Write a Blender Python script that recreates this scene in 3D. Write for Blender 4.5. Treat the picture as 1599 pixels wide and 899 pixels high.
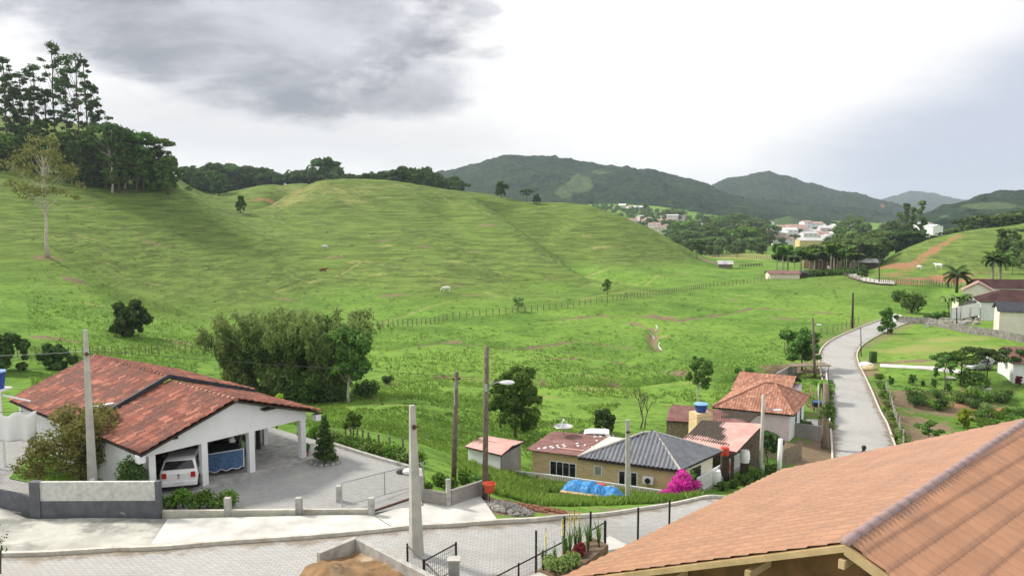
import bpy, bmesh, math, random
import numpy as np
from mathutils import Vector, Matrix
R = math.radians
HAZE = 0.00011
for o in list(bpy.data.objects): bpy.data.objects.remove(o)
scene = bpy.context.scene
COL = scene.collection
# ------------------------------------------------------------------ camera
FPX = 1231.0; TH = math.atan(119.5/FPX); CT, ST = math.cos(TH), math.sin(TH); CZ = 13.0
cd = bpy.data.cameras.new('camera'); cam = bpy.data.objects.new('camera', cd); COL.objects.link(cam)
cam.location = (0, 0, CZ); cam.rotation_euler = (R(90)-TH, 0, 0)
cd.sensor_width = 36; cd.lens = 36*FPX/1599.0; cd.clip_start = 0.1; cd.clip_end = 20000
scene.camera = cam
scene.render.resolution_x = 1024; scene.render.resolution_y = 575
# ------------------------------------------------------------------ light
SUN_AZ, SUN_EL = R(-64), R(42)          # azimuth from +y, clockwise
sd = bpy.data.lights.new('sun', 'SUN'); so = bpy.data.objects.new('sun', sd); COL.objects.link(so)
sd.energy = 4.0; sd.angle = R(8.0); sd.color = (1.0, 0.93, 0.80)
sv = Vector((math.sin(SUN_AZ)*math.cos(SUN_EL), math.cos(SUN_AZ)*math.cos(SUN_EL), math.sin(SUN_EL)))
so.rotation_euler = sv.to_track_quat('Z', 'Y').to_euler()
scene.view_settings.view_transform = 'Standard'; scene.view_settings.look = 'None'
scene.view_settings.exposure = 0.30; scene.view_settings.gamma = 1.0
W = bpy.data.worlds.new('World'); scene.world = W; W.use_nodes = True
nt = W.node_tree; nt.nodes.clear()
def N(tree, t, **kw):
    n = tree.nodes.new(t)
    for k, v in kw.items():
        if k.startswith('i_'): n.inputs[k[2:].replace('_', ' ')].default_value = v
        else: setattr(n, k, v)
    return n
def mth(tree, op, a, b=None, c=None, clamp=False):
    n = tree.nodes.new('ShaderNodeMath'); n.operation = op; n.use_clamp = clamp
    for i, x in enumerate((a, b, c)):
        if x is None: continue
        if isinstance(x, (int, float)): n.inputs[i].default_value = x
        else: tree.links.new(x, n.inputs[i])
    return n.outputs[0]
def sstep(tree, x, a, b):
    n = tree.nodes.new('ShaderNodeMapRange'); n.interpolation_type = 'SMOOTHSTEP'
    tree.links.new(x, n.inputs[0]); n.inputs[1].default_value = a; n.inputs[2].default_value = b
    return n.outputs[0]
def mixc(tree, f, a, b, blend='MIX'):
    n = tree.nodes.new('ShaderNodeMix'); n.data_type = 'RGBA'; n.blend_type = blend; n.clamp_factor = True
    for s, x in ((n.inputs[0], f), (n.inputs[6], a), (n.inputs[7], b)):
        if isinstance(x, (int, float)): s.default_value = x
        elif isinstance(x, tuple): s.default_value = x if len(x) == 4 else (*x, 1)
        else: tree.links.new(x, s)
    return n.outputs[2]
def noise(tree, vec, scale, detail=3, rough=0.55, dist=0.0):
    n = N(tree, 'ShaderNodeTexNoise'); n.inputs['Scale'].default_value = scale
    n.inputs['Detail'].default_value = detail; n.inputs['Roughness'].default_value = rough; n.inputs['Distortion'].default_value = dist
    if vec is not None: tree.links.new(vec, n.inputs['Vector'])
    return n.outputs[0]
tc = N(nt, 'ShaderNodeTexCoord'); sp = N(nt, 'ShaderNodeSeparateXYZ'); nt.links.new(tc.outputs['Generated'], sp.inputs[0])
az = mth(nt, 'ARCTAN2', sp.outputs[0], sp.outputs[1]); el = mth(nt, 'ARCSINE', sp.outputs[2])
cb = N(nt, 'ShaderNodeCombineXYZ'); nt.links.new(az, cb.inputs[0]); nt.links.new(mth(nt, 'MULTIPLY', el, 2.6), cb.inputs[1])
cv = cb.outputs[0]
n1 = noise(nt, cv, 4.5, 7, 0.55, 0.25); n2 = noise(nt, cv, 13.0, 5, 0.6, 0.1); n3 = noise(nt, cv, 1.7, 3, 0.5, 0.3)
def blob(a0, e0, ra, re, tilt=0.0):
    da = mth(nt, 'SUBTRACT', az, a0); de = mth(nt, 'SUBTRACT', el, e0)
    de = mth(nt, 'ADD', de, mth(nt, 'MULTIPLY', da, tilt))
    q = mth(nt, 'ADD', mth(nt, 'POWER', mth(nt, 'DIVIDE', da, ra), 2.0), mth(nt, 'POWER', mth(nt, 'DIVIDE', de, re), 2.0))
    return mth(nt, 'SQRT', q)
nn = mth(nt, 'ADD', mth(nt, 'MULTIPLY', mth(nt, 'SUBTRACT', n1, 0.5), 1.5), mth(nt, 'MULTIPLY', mth(nt, 'SUBTRACT', n2, 0.5), 0.35))
def cloud(b, soft0, soft1, amp=1.0):
    return sstep(nt, mth(nt, 'ADD', b, mth(nt, 'MULTIPLY', nn, amp)), soft1, soft0)
c1 = cloud(blob(-0.33, 0.235, 0.31, 0.125, 0.03), 0.62, 1.12, 1.0)
c1b = cloud(blob(-0.14, 0.155, 0.11, 0.045, 0.0), 0.6, 1.15, 0.7)
c2 = cloud(blob(-0.30, 0.10, 0.36, 0.06, 0.05), 0.3, 1.4, 1.1)
c3 = cloud(blob(0.60, 0.10, 0.34, 0.12, -0.35), 0.35, 1.25, 0.5)
wisp = cloud(blob(-0.035, 0.243, 0.03, 0.012), 0.5, 1.0, 1.0)
dark = mth(nt, 'MAXIMUM', c1, mth(nt, 'MULTIPLY', c1b, 0.85))
skyt = N(nt, 'ShaderNodeTexSky'); skyt.sky_type = 'NISHITA'; skyt.sun_disc = False
skyt.sun_elevation = SUN_EL; skyt.sun_rotation = SUN_AZ
base = mixc(nt, 0.93, skyt.outputs[0], (9.7, 9.5, 9.25))                 # bright thin overcast over the clear sky
base = mixc(nt, mth(nt, 'MULTIPLY', c3, 0.95), base, (4.9, 5.3, 6.3))
base = mixc(nt, mth(nt, 'MULTIPLY', sstep(nt, n3, 0.45, 0.72), 0.18), base, (5.6, 5.7, 6.2))
base = mixc(nt, mth(nt, 'MULTIPLY', c2, 0.5), base, (5.0, 5.0, 5.2))
tone = mixc(nt, sstep(nt, mth(nt, 'ADD', mth(nt, 'MULTIPLY', n1, .86), mth(nt, 'MULTIPLY', n2, .14)), 0.37, 0.62), (2.45, 2.6, 3.05), (5.4, 5.5, 6.0))
base = mixc(nt, mth(nt, 'MULTIPLY', dark, 0.93), base, tone)
base = mixc(nt, mth(nt, 'MULTIPLY', wisp, 0.5), base, (4.5, 4.6, 5.2))
bg = N(nt, 'ShaderNodeBackground'); bg.inputs[1].default_value = 0.1; nt.links.new(base, bg.inputs[0])
wo = N(nt, 'ShaderNodeOutputWorld'); nt.links.new(bg.outputs[0], wo.inputs[0])
# ------------------------------------------------------------------ pixel <-> world measuring helpers
def ray(px, py):
    a = (px-799.5)/FPX; b = (449.5-py)/FPX; dy = CT+b*ST
    return a/dy, (-ST+b*CT)/dy
def pz(px, py, z):
    u, w = ray(px, py); Y = (z-CZ)/w; return Vector((u*Y, Y, z))
def py_(px, py, Y):
    u, w = ray(px, py); return Vector((u*Y, Y, CZ+w*Y))
# ------------------------------------------------------------------ value noise in numpy
def _h(ix, iy, s):
    n = (ix.astype(np.int64)*374761393 + iy.astype(np.int64)*668265263 + s*1442695041) & 0x7fffffff
    n = ((n ^ (n >> 13))*1274126177) & 0x7fffffff
    return ((n ^ (n >> 16)) & 0xffff)/65535.0
def vn(x, y, s=0):
    x = np.asarray(x, float); y = np.asarray(y, float)
    ix = np.floor(x); iy = np.floor(y); fx = x-ix; fy = y-iy
    fx = fx*fx*(3-2*fx); fy = fy*fy*(3-2*fy)
    a = _h(ix, iy, s); b = _h(ix+1, iy, s); c = _h(ix, iy+1, s); d = _h(ix+1, iy+1, s)
    return (a*(1-fx)+b*fx)*(1-fy)+(c*(1-fx)+d*fx)*fy
def fbm(x, y, s=0, o=4):
    t = 0; a = 0.5
    for i in range(o): t = t+a*vn(x, y, s+i); x = x*2.03; y = y*2.03; a *= 0.5
    return t
# ------------------------------------------------------------------ terrain: thin plate spline through measured points
CP = []
def cz_(px, py, z): p = pz(px, py, z); CP.append((p.x, p.y, p.z))
def cy_(px, py, Y): p = py_(px, py, Y); CP.append((p.x, p.y, p.z))
def cw_(px, Y, z): u, _ = ray(px, 330); CP.append((u*Y, Y, z))
for p in [(0,876,0),(-120,885,0),(-300,890,.2),(180,860,0),(400,845,0),(560,832,0),(640,827,-.02),(760,818,-.35),(870,803,-1.1),(1000,796,-2.4),(1105,776,-3.8),
          (720,884,-.15),(800,873,-.4),(860,860,-.8),(560,900,0),(250,900,0),(0,905,0),
          (65,808,-.1),(250,810,-.1),(360,800,-.1),(580,803,-.1),(450,770,-.1),(330,740,-.1),(560,740,-.15),(120,760,-.1),(20,760,-.1),(640,790,-.15),(700,788,-.3),(757,775,-.5),
          (480,692,-.15),(640,735,-.2),(560,713,-.2),(690,745,-.5),(250,700,-.1),(0,700,-.2),(-200,760,0),
          (830,785,-2.6),(900,778,-4.2),(1000,768,-6.2),(960,780,-4.4),(830,735,-6.3),(880,748,-6.2),(780,745,-4.2),(1060,780,-5.0),(1090,771,-6.2),(1160,726,-7),
          (760,724,-5.7),(820,722,-6.2),(700,700,-5.0),(800,684,-6.2),(1020,665,-7.5),(950,672,-7.2),(1217,735,-7.6),(1188,748,-7.2),(1240,690,-8.4),(1290,700,-8.8),(1238,670,-8.6),
          (1140,690,-7.8),(1100,670,-8.2),(1300,722,-8.9),(1395,712,-8.9),(1350,650,-9.3),(1310,650,-9.3),(1385,660,-9.3),(1330,600,-9.7),(1290,600,-9.8),(1350,600,-9.8),
          (1287,550,-10),(1338,550,-10),(1340,515,-10),(1400,503,-10),(1440,497,-9.9),
          (1400,600,-9.6),(1500,600,-9.4),(1599,600,-9.3),(1420,660,-10.6),(1500,660,-10.8),(1590,640,-10.6),(1420,720,-9.8),(1500,700,-10.2),(1599,690,-10),(1750,640,-10),(1750,560,-9.2),
          (1450,560,-9.2),(1550,560,-9.0),(1450,520,-9.6),(1550,520,-9),(1599,500,-8.6),(1500,480,-9.6),(1590,480,-8.8),(1450,460,-9.8),(1450,480,-10),(1750,480,-8.5)]: cz_(*p)
for x, y, z in [(8,18,-.5),(2,12,0),(0,5,1),(-8,10,1),(15,28,-2.5),(14,40,-4.2),(22,50,-6.2),(20,40,-5),(28,58,-8),(6,30,-1.5),(4,26,-.9),(35,45,-8.5),(40,30,-8),(-15,18,1.0),(-25,22,1.2),(-10,24,.2),(0,24,-.3),
                (-1.5,21,-.1),(20,8,-4),(45,12,-8),(-45,30,2),(-60,10,4),(32,65,-8.9)]: CP.append((x, y, z))
for p in [(500,675,52),(500,650,64),(500,625,82),(620,690,52),(620,650,66),(620,610,88),(300,600,84),(380,620,80),(150,600,74),(0,620,64),(-150,640,60),(450,560,108),(300,560,100),(600,560,110),
          (700,640,74),(800,640,80),(900,640,82),(1000,620,94),(1100,600,101),(1200,585,108),(1200,560,122),(900,600,97),(750,590,101),
          (500,500,146),(650,500,152),(800,510,152),(950,520,146),(1100,530,139),(1200,520,146),(1260,510,155),(1260,560,124),
          (0,550,88),(-150,560,90),(100,540,97),(0,500,108),(200,510,115),(200,450,150),(50,450,132),(350,450,175),(350,400,215),(75,402,150),(200,400,180),(-150,440,130),(-150,380,150),
          (50,340,192),(200,340,222),(50,290,225),(150,296,240),(270,300,250),(-150,300,200),(-150,230,260),(0,262,245),(330,330,300),(270,330,240),
          (100,262,280),(0,235,300),(200,275,290),
          (500,450,190),(500,400,235),(500,350,288),(420,350,290),(400,328,330),(540,310,345),(540,279,392),(600,281,400),
          (660,289,402),(720,298,396),(780,309,388),(830,318,384),(880,320,380),(915,323,376),(960,335,370),(1020,361,364),(1065,388,356),(1105,409,346),
          (600,340,320),(600,380,260),(600,420,215),(600,460,175),(700,340,325),(700,400,245),(700,450,195),(780,350,315),(800,400,250),(800,450,198),(800,480,172),(880,350,330),(900,400,262),(920,440,210),(900,470,180),
          (980,400,300),(1000,440,225),(1040,420,290),(1000,480,170),(1120,440,238),(1100,480,178),(1080,430,262),
          (430,290,470),(370,298,455),(480,287,480),(320,303,440),(420,300,420),
          (1150,425,305),(1150,412,345),(1190,402,385),(1120,410,350),(1160,396,410),(1250,418,318),(1200,455,207),(1200,437,236),(1300,432,240),(1400,436,232),(1300,465,195),(1400,450,212),(1300,427,288),(1230,430,290),
          (1450,442,225),(1550,450,210),(1350,425,290),(1400,425,262),
          (1380,407,315),(1400,400,305),(1450,375,318),(1520,358,322),(1570,354,318),(1610,350,300),(1750,300,300),(1470,440,232),(1440,425,262),(1500,410,262),(1560,400,262),(1600,430,232),(1500,430,238),(1700,420,230),(1700,360,260),
          (1420,412,285),(1480,385,295)]: cy_(*p)
for px, Y, z in [(430,560,18),(540,470,15),(600,520,6),(540,600,4),(720,520,2),(850,480,-2),(950,460,-6),(1040,440,-9),(1110,400,-10.5),(200,400,50),(0,400,60),(-150,400,75),(-200,700,60),(0,700,50),(300,620,18),
                 (300,1000,0),(600,1000,-10),(800,800,-8),(0,1100,20),(1300,350,-11),(1200,450,-12),(1300,500,-13),(1420,380,-8),(1420,450,-12),(1550,380,-2),(1650,380,2),(1550,500,-10),(1700,450,0),
                 (1200,550,-14),(1000,560,-13),(1400,560,-14),(1200,700,-17),(1000,700,-15),(1400,700,-18),(1600,700,-12),(1800,600,-5),(1250,850,-19),(1450,850,-20),(1000,870,-12),(960,1000,5),(1050,1000,-4),
                 (1250,1100,-15),(1500,1100,-20),(1000,1200,20),(700,1300,10),(1800,1100,0),(-300,1500,30),(300,1600,10),(900,1700,20),(1500,1700,-10),(2000,1700,10),(800,3500,10),(0,3500,20),(1700,3500,0)]: cw_(px, Y, z)
for p in [(440,332,405),(400,338,372),(480,312,425),(520,300,440),(360,318,400),(385,326,345),(443,308,362),(490,287,385),(385,292,462),(341,304,440),(429,287,468),(470,288,474),(410,345,310),(1000,372,330),(860,352,345),(900,372,318)]: cy_(*p)
CP = np.array(CP)
def _tc(x, y): return np.stack([2.2*x/y, np.log(y)], -1)
_P = _tc(CP[:, 0], CP[:, 1]); _n = len(_P)
def _k(d2): return 0.5*d2*np.log(d2+1e-12)
_D = ((_P[:, None]-_P[None])**2).sum(-1)
_A = np.zeros((_n+3, _n+3)); _A[:_n, :_n] = _k(_D)+np.eye(_n)*2e-4
_A[:_n, _n] = 1; _A[:_n, _n+1:] = _P; _A[_n:, :_n] = _A[:_n, _n:].T
_b = np.zeros(_n+3); _b[:_n] = (CP[:, 2]-CZ)/CP[:, 1]
_w = np.linalg.solve(_A, _b)
def tps(x, y):
    x = np.asarray(x, float).ravel(); y = np.maximum(np.asarray(y, float).ravel(), 4.0)
    Q = _tc(x, y); out = np.empty(len(Q))
    for i in range(0, len(Q), 20000):
        q = Q[i:i+20000]; d2 = (q[:, :1]-_P[None, :, 0])**2+(q[:, 1:]-_P[None, :, 1])**2
        out[i:i+20000] = _k(d2)@_w[:_n]+_w[_n]+q@_w[_n+1:]
    return CZ+out*y
ROADC = [(-30,25.8),(-19.5,25.8),(-10,27.2),(-4,28.4),(2,31),(7.5,36.2),(13.2,42.5),(22,52),(28.5,61),(32,69.4),(37.5,84),(44,102),(49.5,118),(54,129),(60,139),(70,152),(82,166)]
def droad(x, y):
    d = np.full(np.shape(x), 1e9)
    for (ax, ay), (bx, by) in zip(ROADC[:-1], ROADC[1:]):
        vx, vy = bx-ax, by-ay; t = np.clip(((x-ax)*vx+(y-ay)*vy)/(vx*vx+vy*vy), 0, 1)
        d = np.minimum(d, np.hypot(x-ax-t*vx, y-ay-t*vy))
    return d
TRACKS = []
def H(x, y):
    x = np.asarray(x, float).ravel(); y = np.asarray(y, float).ravel()
    z = tps(x, y)
    m = np.clip((y-46)/30, 0, 1)*np.clip((droad(x, y)-4.5)/6, 0, 1)
    m = m*np.where((x > 0) & (y < 88), 0.15, 1)
    z = z+m*(0.7*(fbm(x/11, y/11, 3)-.47)+0.28*(fbm(x/2.6, y/2.6, 9, 2)-.37))
    hm = np.clip((y-150)/60, 0, 1)*np.clip((520-y)/60, 0, 1)*np.clip((z+9)/5, 0, 1)*(x < 130)
    z = z+hm*(3.4*(fbm(x/38, y/38, 21, 3)-.44)+.9*(fbm(x/13, y/13, 61, 2)-.37))
    for L_, dep, wd in TRACKS:
        d_ = dline(x, y, L_); z = z-dep*np.exp(-(d_/wd)**2)
    zz = z+3.6*fbm(x/26, y/26, 5, 4)                     # cattle terraces follow the contour
    fr = zz/1.15-np.floor(zz/1.15); z = z+hm*0.34*(np.clip(fr*3, 0, 1)*(1-fr)-.3)*np.clip(fbm(x/24, y/24, 31, 3)*4-1.3, .05, 1.1)
    # eroded creek line in the valley
    z = z-1.3*np.exp(-(dline(x, y, CREEK)/1.6)**2)*(y > 60)
    return z
def dline(x, y, pts):
    d = np.full(np.shape(x), 1e9)
    for a, b in zip(pts[:-1], pts[1:]):
        vx, vy = b[0]-a[0], b[1]-a[1]; t = np.clip(((x-a[0])*vx+(y-a[1])*vy)/(vx*vx+vy*vy), 0, 1)
        d = np.minimum(d, np.hypot(x-a[0]-t*vx, y-a[1]-t*vy))
    return d
CREEK = [tuple(pz(px, py, -9.3))[:2] for px, py in [(1235,572),(1180,580),(1120,590),(1060,583),(1010,588),(940,600),(860,604),(760,606)]]
def Hz(x, y): return float(H([x], [y])[0])
def G(px, py, y0=26, y1=1500):
    u, w = ray(px, py); Y = np.exp(np.linspace(math.log(y0), math.log(y1), 900))
    d = H(u*Y, Y)-(CZ+w*Y); k = np.argmax(d >= 0)
    if d[k] < 0: k = len(Y)-1
    if k > 0:
        t = d[k-1]/(d[k-1]-d[k]+1e-9); yy = Y[k-1]+(Y[k]-Y[k-1])*min(max(t, 0), 1)
    else: yy = Y[0]
    return Vector((u*yy, yy, Hz(u*yy, yy)))

FOLDS = [([(400,329),(470,372),(540,432),(590,478)], 3.0, 13), ([(790,316),(835,345),(900,392),(975,432)], 8.0, 11), ([(690,310),(720,360),(790,410),(850,440)], 2.6, 9), ([(470,300),(520,340),(600,390)], 1.8, 9)]
WAYS = [([(430,452),(500,420),(570,398),(640,402)], .22, .9), ([(570,400),(700,440),(790,462),(900,468),(1000,452)], .3, 1.0), ([(645,288),(760,332),(860,372),(950,408),(1040,438)], .35, 1.1), ([(590,482),(700,466),(850,456),(960,436),(1060,426)], .25, .9),
        ([(590,600),(700,586),(800,590),(870,602),(960,598)], .5, .9), ([(780,540),(880,548),(960,562),(1050,580),(1110,586)], .6, .9), ([(940,488),(985,500),(1024,512),(1018,530),(1030,545)], .9, 1.2), ([(480,390),(560,384),(700,392),(800,420)], .2, .8), ([(850,500),(940,490),(1060,500),(1180,480),(1300,488)], .35, .9), ([(600,545),(700,532),(800,545),(900,530),(1010,545)], .4, .8)]
_new = [([tuple(G(px, py, y0=50))[:2] for px, py in L], dep, wd) for L, dep, wd in FOLDS+WAYS]
TRACKS.extend(_new)
# ------------------------------------------------------------------ materials
MATS = {}
def newmat(name):
    m = bpy.data.materials.new(name); m.use_nodes = True; MATS[name] = m
    t = m.node_tree; b = t.nodes['Principled BSDF']; return m, t, b
def gmat(name, col, rough=0.8, var=0.25, scale=3.0, col2=None, metal=0.0, bump=0.0, bscale=20.0, spec=0.3, f2=(0.5, 0.7), s2=None):
    m, t, b = newmat(name); co = N(t, 'ShaderNodeTexCoord').outputs['Object']
    n = noise(t, co, scale, 5, 0.6)
    lo = tuple(c*(1-var) for c in col); hi = tuple(min(1, c*(1+var)) for c in col)
    c = mixc(t, sstep(t, n, 0.3, 0.7), lo, hi)
    if col2:
        k = noise(t, co, s2 or scale*0.35, 6, 0.65); c = mixc(t, sstep(t, k, *f2), c, col2)
    t.links.new(c, b.inputs['Base Color']); b.inputs['Roughness'].default_value = rough
    b.inputs['Metallic'].default_value = metal; b.inputs['Specular IOR Level'].default_value = spec
    if bump:
        bn = N(t, 'ShaderNodeBump'); bn.inputs['Strength'].default_value = bump; bn.inputs['Distance'].default_value = 0.02
        t.links.new(noise(t, co, bscale, 4, 0.6), bn.inputs['Height']); t.links.new(bn.outputs[0], b.inputs['Normal'])
    return m
def tilemat(name, cols, pu, pv, rough=0.75, spec=0.3, bumpy=0.0, stain=None, sf=(0.52, 0.7), joint=1.0):
    """per-tile colour from the roof's own uv (metres along the eave, metres up the slope)"""
    m, t, b = newmat(name); uv = N(t, 'ShaderNodeUVMap').outputs[0]; s = N(t, 'ShaderNodeSeparateXYZ'); t.links.new(uv, s.inputs[0])
    cx = mth(t, 'FLOOR', mth(t, 'DIVIDE', s.outputs[0], pu)); cy = mth(t, 'FLOOR', mth(t, 'DIVIDE', s.outputs[1], pv))
    cc = N(t, 'ShaderNodeCombineXYZ'); t.links.new(cx, cc.inputs[0]); t.links.new(cy, cc.inputs[1])
    wn = N(t, 'ShaderNodeTexWhiteNoise'); wn.noise_dimensions = '2D'; t.links.new(cc.outputs[0], wn.inputs[0])
    cr = N(t, 'ShaderNodeValToRGB'); t.links.new(wn.outputs[0], cr.inputs[0]); e = cr.color_ramp.elements
    for i, c in enumerate(cols):
        x = i/(len(cols)-1)
        el_ = e[0] if i == 0 else (e[len(e)-1] if i == len(cols)-1 else e.new(x))
        el_.position = x; el_.color = (*c, 1)
    c = cr.outputs[0]; co = N(t, 'ShaderNodeTexCoord').outputs['Object']
    k = noise(t, co, 1.1, 6, 0.7)
    c = mixc(t, mth(t, 'MULTIPLY', sstep(t, k, 0.35, 0.7), 0.35), c, tuple(x*0.45 for x in cols[0]))
    if stain: c = mixc(t, sstep(t, noise(t, co, 0.9, 7, 0.72), *sf), c, stain)
    c = mixc(t, mth(t, 'MULTIPLY', noise(t, co, 30, 3, 0.6), 0.35), c, tuple(x*1.25 for x in cols[-1]))
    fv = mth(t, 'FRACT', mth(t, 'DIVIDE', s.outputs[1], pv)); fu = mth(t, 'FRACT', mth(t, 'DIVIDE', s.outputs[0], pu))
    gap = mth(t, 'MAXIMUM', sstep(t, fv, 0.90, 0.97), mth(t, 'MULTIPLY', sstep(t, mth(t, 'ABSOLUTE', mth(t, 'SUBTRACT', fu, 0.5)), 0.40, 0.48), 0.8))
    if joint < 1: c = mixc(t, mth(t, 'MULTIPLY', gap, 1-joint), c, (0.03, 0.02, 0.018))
    t.links.new(c, b.inputs['Base Color']); b.inputs['Roughness'].default_value = rough; b.inputs['Specular IOR Level'].default_value = spec
    return m
def brickmat(name, c1, c2, mortar, w, h, msize=0.012, rough=0.85, stain=None, bump=0.4, off=0.5, edge=False):
    m, t, b = newmat(name); uv = N(t, 'ShaderNodeUVMap').outputs[0]
    br = N(t, 'ShaderNodeTexBrick'); t.links.new(uv, br.inputs['Vector']); br.offset = off
    br.inputs['Color1'].default_value = (*c1, 1); br.inputs['Color2'].default_value = (*c2, 1); br.inputs['Mortar'].default_value = (*mortar, 1)
    br.inputs['Scale'].default_value = 1; br.inputs['Brick Width'].default_value = w; br.inputs['Row Height'].default_value = h
    br.inputs['Mortar Size'].default_value = msize; br.inputs['Mortar Smooth'].default_value = 0.3
    co = N(t, 'ShaderNodeTexCoord').outputs['Object']
    c = mixc(t, mth(t, 'MULTIPLY', noise(t, co, 2.0, 6, 0.65), 0.5), br.outputs[0], tuple(x*0.6 for x in c1))
    c = mixc(t, sstep(t, noise(t, co, 0.35, 5, 0.65), 0.5, 0.75), c, stain if stain else tuple(x*0.9 for x in c1))
    if edge:
        at = N(t, 'ShaderNodeAttribute'); at.attribute_name = 'edge'; e = mth(t, 'ADD', at.outputs['Fac'], mth(t, 'MULTIPLY', mth(t, 'SUBTRACT', noise(t, co, 0.9, 6, 0.7), 0.5), 0.9))
        c = mixc(t, mth(t, 'MULTIPLY', sstep(t, e, 0.72, 0.98), 0.8), c, (0.17, 0.13, 0.085)); c = mixc(t, mth(t, 'MULTIPLY', sstep(t, noise(t, co, 0.16, 4, 0.6), 0.5, 0.62), 0.28), c, (0.24, 0.235, 0.22))
    t.links.new(c, b.inputs['Base Color']); b.inputs['Roughness'].default_value = rough; b.inputs['Specular IOR Level'].default_value = 0.2
    bn = N(t, 'ShaderNodeBump'); bn.inputs['Strength'].default_value = bump; bn.inputs['Distance'].default_value = 0.015; bn.invert = True
    t.links.new(br.outputs[1], bn.inputs['Height']); t.links.new(bn.outputs[0], b.inputs['Normal'])
    return m
def leafmat(name, c1, c2, trans=0.28, patch=1.3):
    m = bpy.data.materials.new(name); m.use_nodes = True; MATS[name] = m; t = m.node_tree; t.nodes.clear()
    g = N(t, 'ShaderNodeNewGeometry'); co = N(t, 'ShaderNodeTexCoord').outputs['Object']
    f = mth(t, 'ADD', mth(t, 'MULTIPLY', g.outputs['Random Per Island'], 0.55), mth(t, 'MULTIPLY', sstep(t, noise(t, co, patch, 2), 0.3, 0.7), 0.45))
    c = mixc(t, f, c1, c2)
    oi = N(t, 'ShaderNodeObjectInfo')
    hs = N(t, 'ShaderNodeHueSaturation'); t.links.new(c, hs.inputs['Color']); t.links.new(mth(t, 'ADD', mth(t, 'MULTIPLY', oi.outputs['Random'], 0.5), 0.75), hs.inputs['Value'])
    t.links.new(mth(t, 'ADD', mth(t, 'MULTIPLY', oi.outputs['Random'], 0.03), 0.485), hs.inputs['Hue'])
    d = N(t, 'ShaderNodeBsdfDiffuse'); tr = N(t, 'ShaderNodeBsdfTranslucent'); mx = N(t, 'ShaderNodeMixShader'); mx.inputs[0].default_value = trans
    t.links.new(hs.outputs[0], d.inputs[0]); t.links.new(hs.outputs[0], tr.inputs[0]); t.links.new(d.outputs[0], mx.inputs[1]); t.links.new(tr.outputs[0], mx.inputs[2])
    o = N(t, 'ShaderNodeOutputMaterial'); t.links.new(mx.outputs[0], o.inputs[0]); return m
leafmat('leaf_dark', (0.030,0.060,0.021), (0.12,0.19,0.06))
leafmat('leaf_mid', (0.046,0.100,0.025), (0.18,0.30,0.07))
leafmat('leaf_bright', (0.06,0.13,0.02), (0.20,0.34,0.06), 0.35)
leafmat('leaf_lime', (0.16,0.26,0.02), (0.42,0.55,0.06), 0.35)
leafmat('leaf_olive', (0.12,0.19,0.06), (0.36,0.46,0.16), 0.4)
leafmat('leaf_tan', (0.12,0.13,0.04), (0.30,0.31,0.11), 0.35)
leafmat('leaf_red', (0.10,0.02,0.02), (0.28,0.05,0.05))
leafmat('leaf_far', (0.05,0.09,0.035), (0.21,0.30,0.10), 0.35, 0.25)
leafmat('petal_magenta', (0.45,0.01,0.28), (0.80,0.08,0.60), 0.3)
leafmat('petal_yellow', (0.75,0.60,0.12), (0.9,0.8,0.35), 0.3)
leafmat('grass_blade', (0.10,0.165,0.03), (0.26,0.38,0.08), 0.3, 0.2)
gmat('bark', (0.10,0.075,0.055), 0.9, 0.4, 6); gmat('bark_pale', (0.48,0.44,0.37), 0.8, 0.25, 3, col2=(0.25,0.2,0.15))
gmat('trunk_palm', (0.30,0.27,0.21), 0.85, 0.25, 4)
gmat('concrete', (0.36,0.355,0.34), 0.9, 0.22, 2.5, col2=(0.16,0.155,0.14), bump=0.3, f2=(0.55,0.75))
gmat('concrete_pole', (0.43,0.42,0.385), 0.85, 0.15, 2.0, col2=(0.3,0.28,0.25), bump=0.15, f2=(0.58,0.8))
gmat('concrete_white', (0.52,0.52,0.50), 0.85, 0.14, 0.9, col2=(0.38,0.375,0.35), f2=(0.48,0.72), s2=0.5, bump=.2)
gmat('concrete_stained', (0.42,0.42,0.385), 0.8, 0.2, 0.7, col2=(0.20,0.21,0.19), f2=(0.48,0.62), s2=0.45)
gmat('kerb', (0.50,0.48,0.43), 0.85, 0.18, 2.0, col2=(0.25,0.19,0.13), f2=(0.58,0.75))
gmat('plaster_white', (0.72,0.73,0.75), 0.85, 0.05, 1.5, col2=(0.52,0.53,0.53), f2=(0.6,0.85))
gmat('plaster_pink', (0.66,0.56,0.60), 0.85, 0.06, 1.5, col2=(0.5,0.42,0.42), f2=(0.6,0.85))
gmat('plaster_cream', (0.70,0.66,0.57), 0.85, 0.06, 1.5); gmat('plaster_yellow', (0.62,0.50,0.24), 0.85, 0.06, 1.5)
gmat('paint_grey_rough', (0.55,0.55,0.53), 0.9, 0.14, 5, col2=(0.42,0.42,0.42), bump=0.5, bscale=14)
gmat('paint_slate', (0.115,0.12,0.14), 0.85, 0.2, 2.5, col2=(0.38,0.38,0.38), f2=(0.66,0.70), bump=0.2)
gmat('wood_pole', (0.13,0.105,0.085), 0.9, 0.35, 5, col2=(0.22,0.19,0.16)); gmat('wood_dark', (0.05,0.038,0.03), 0.8, 0.3, 4)
gmat('wood_ochre', (0.42,0.23,0.08), 0.6, 0.2, 2.5); gmat('fascia', (0.44,0.32,0.17), 0.7, 0.15, 3); gmat('wood_weathered', (0.20,0.16,0.12), 0.9, 0.35, 7)
gmat('roof_black', (0.035,0.04,0.05), 0.7, 0.3, 2); gmat('glass_dark', (0.012,0.014,0.018), 0.12, 0.1, 1, spec=0.6)
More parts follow.
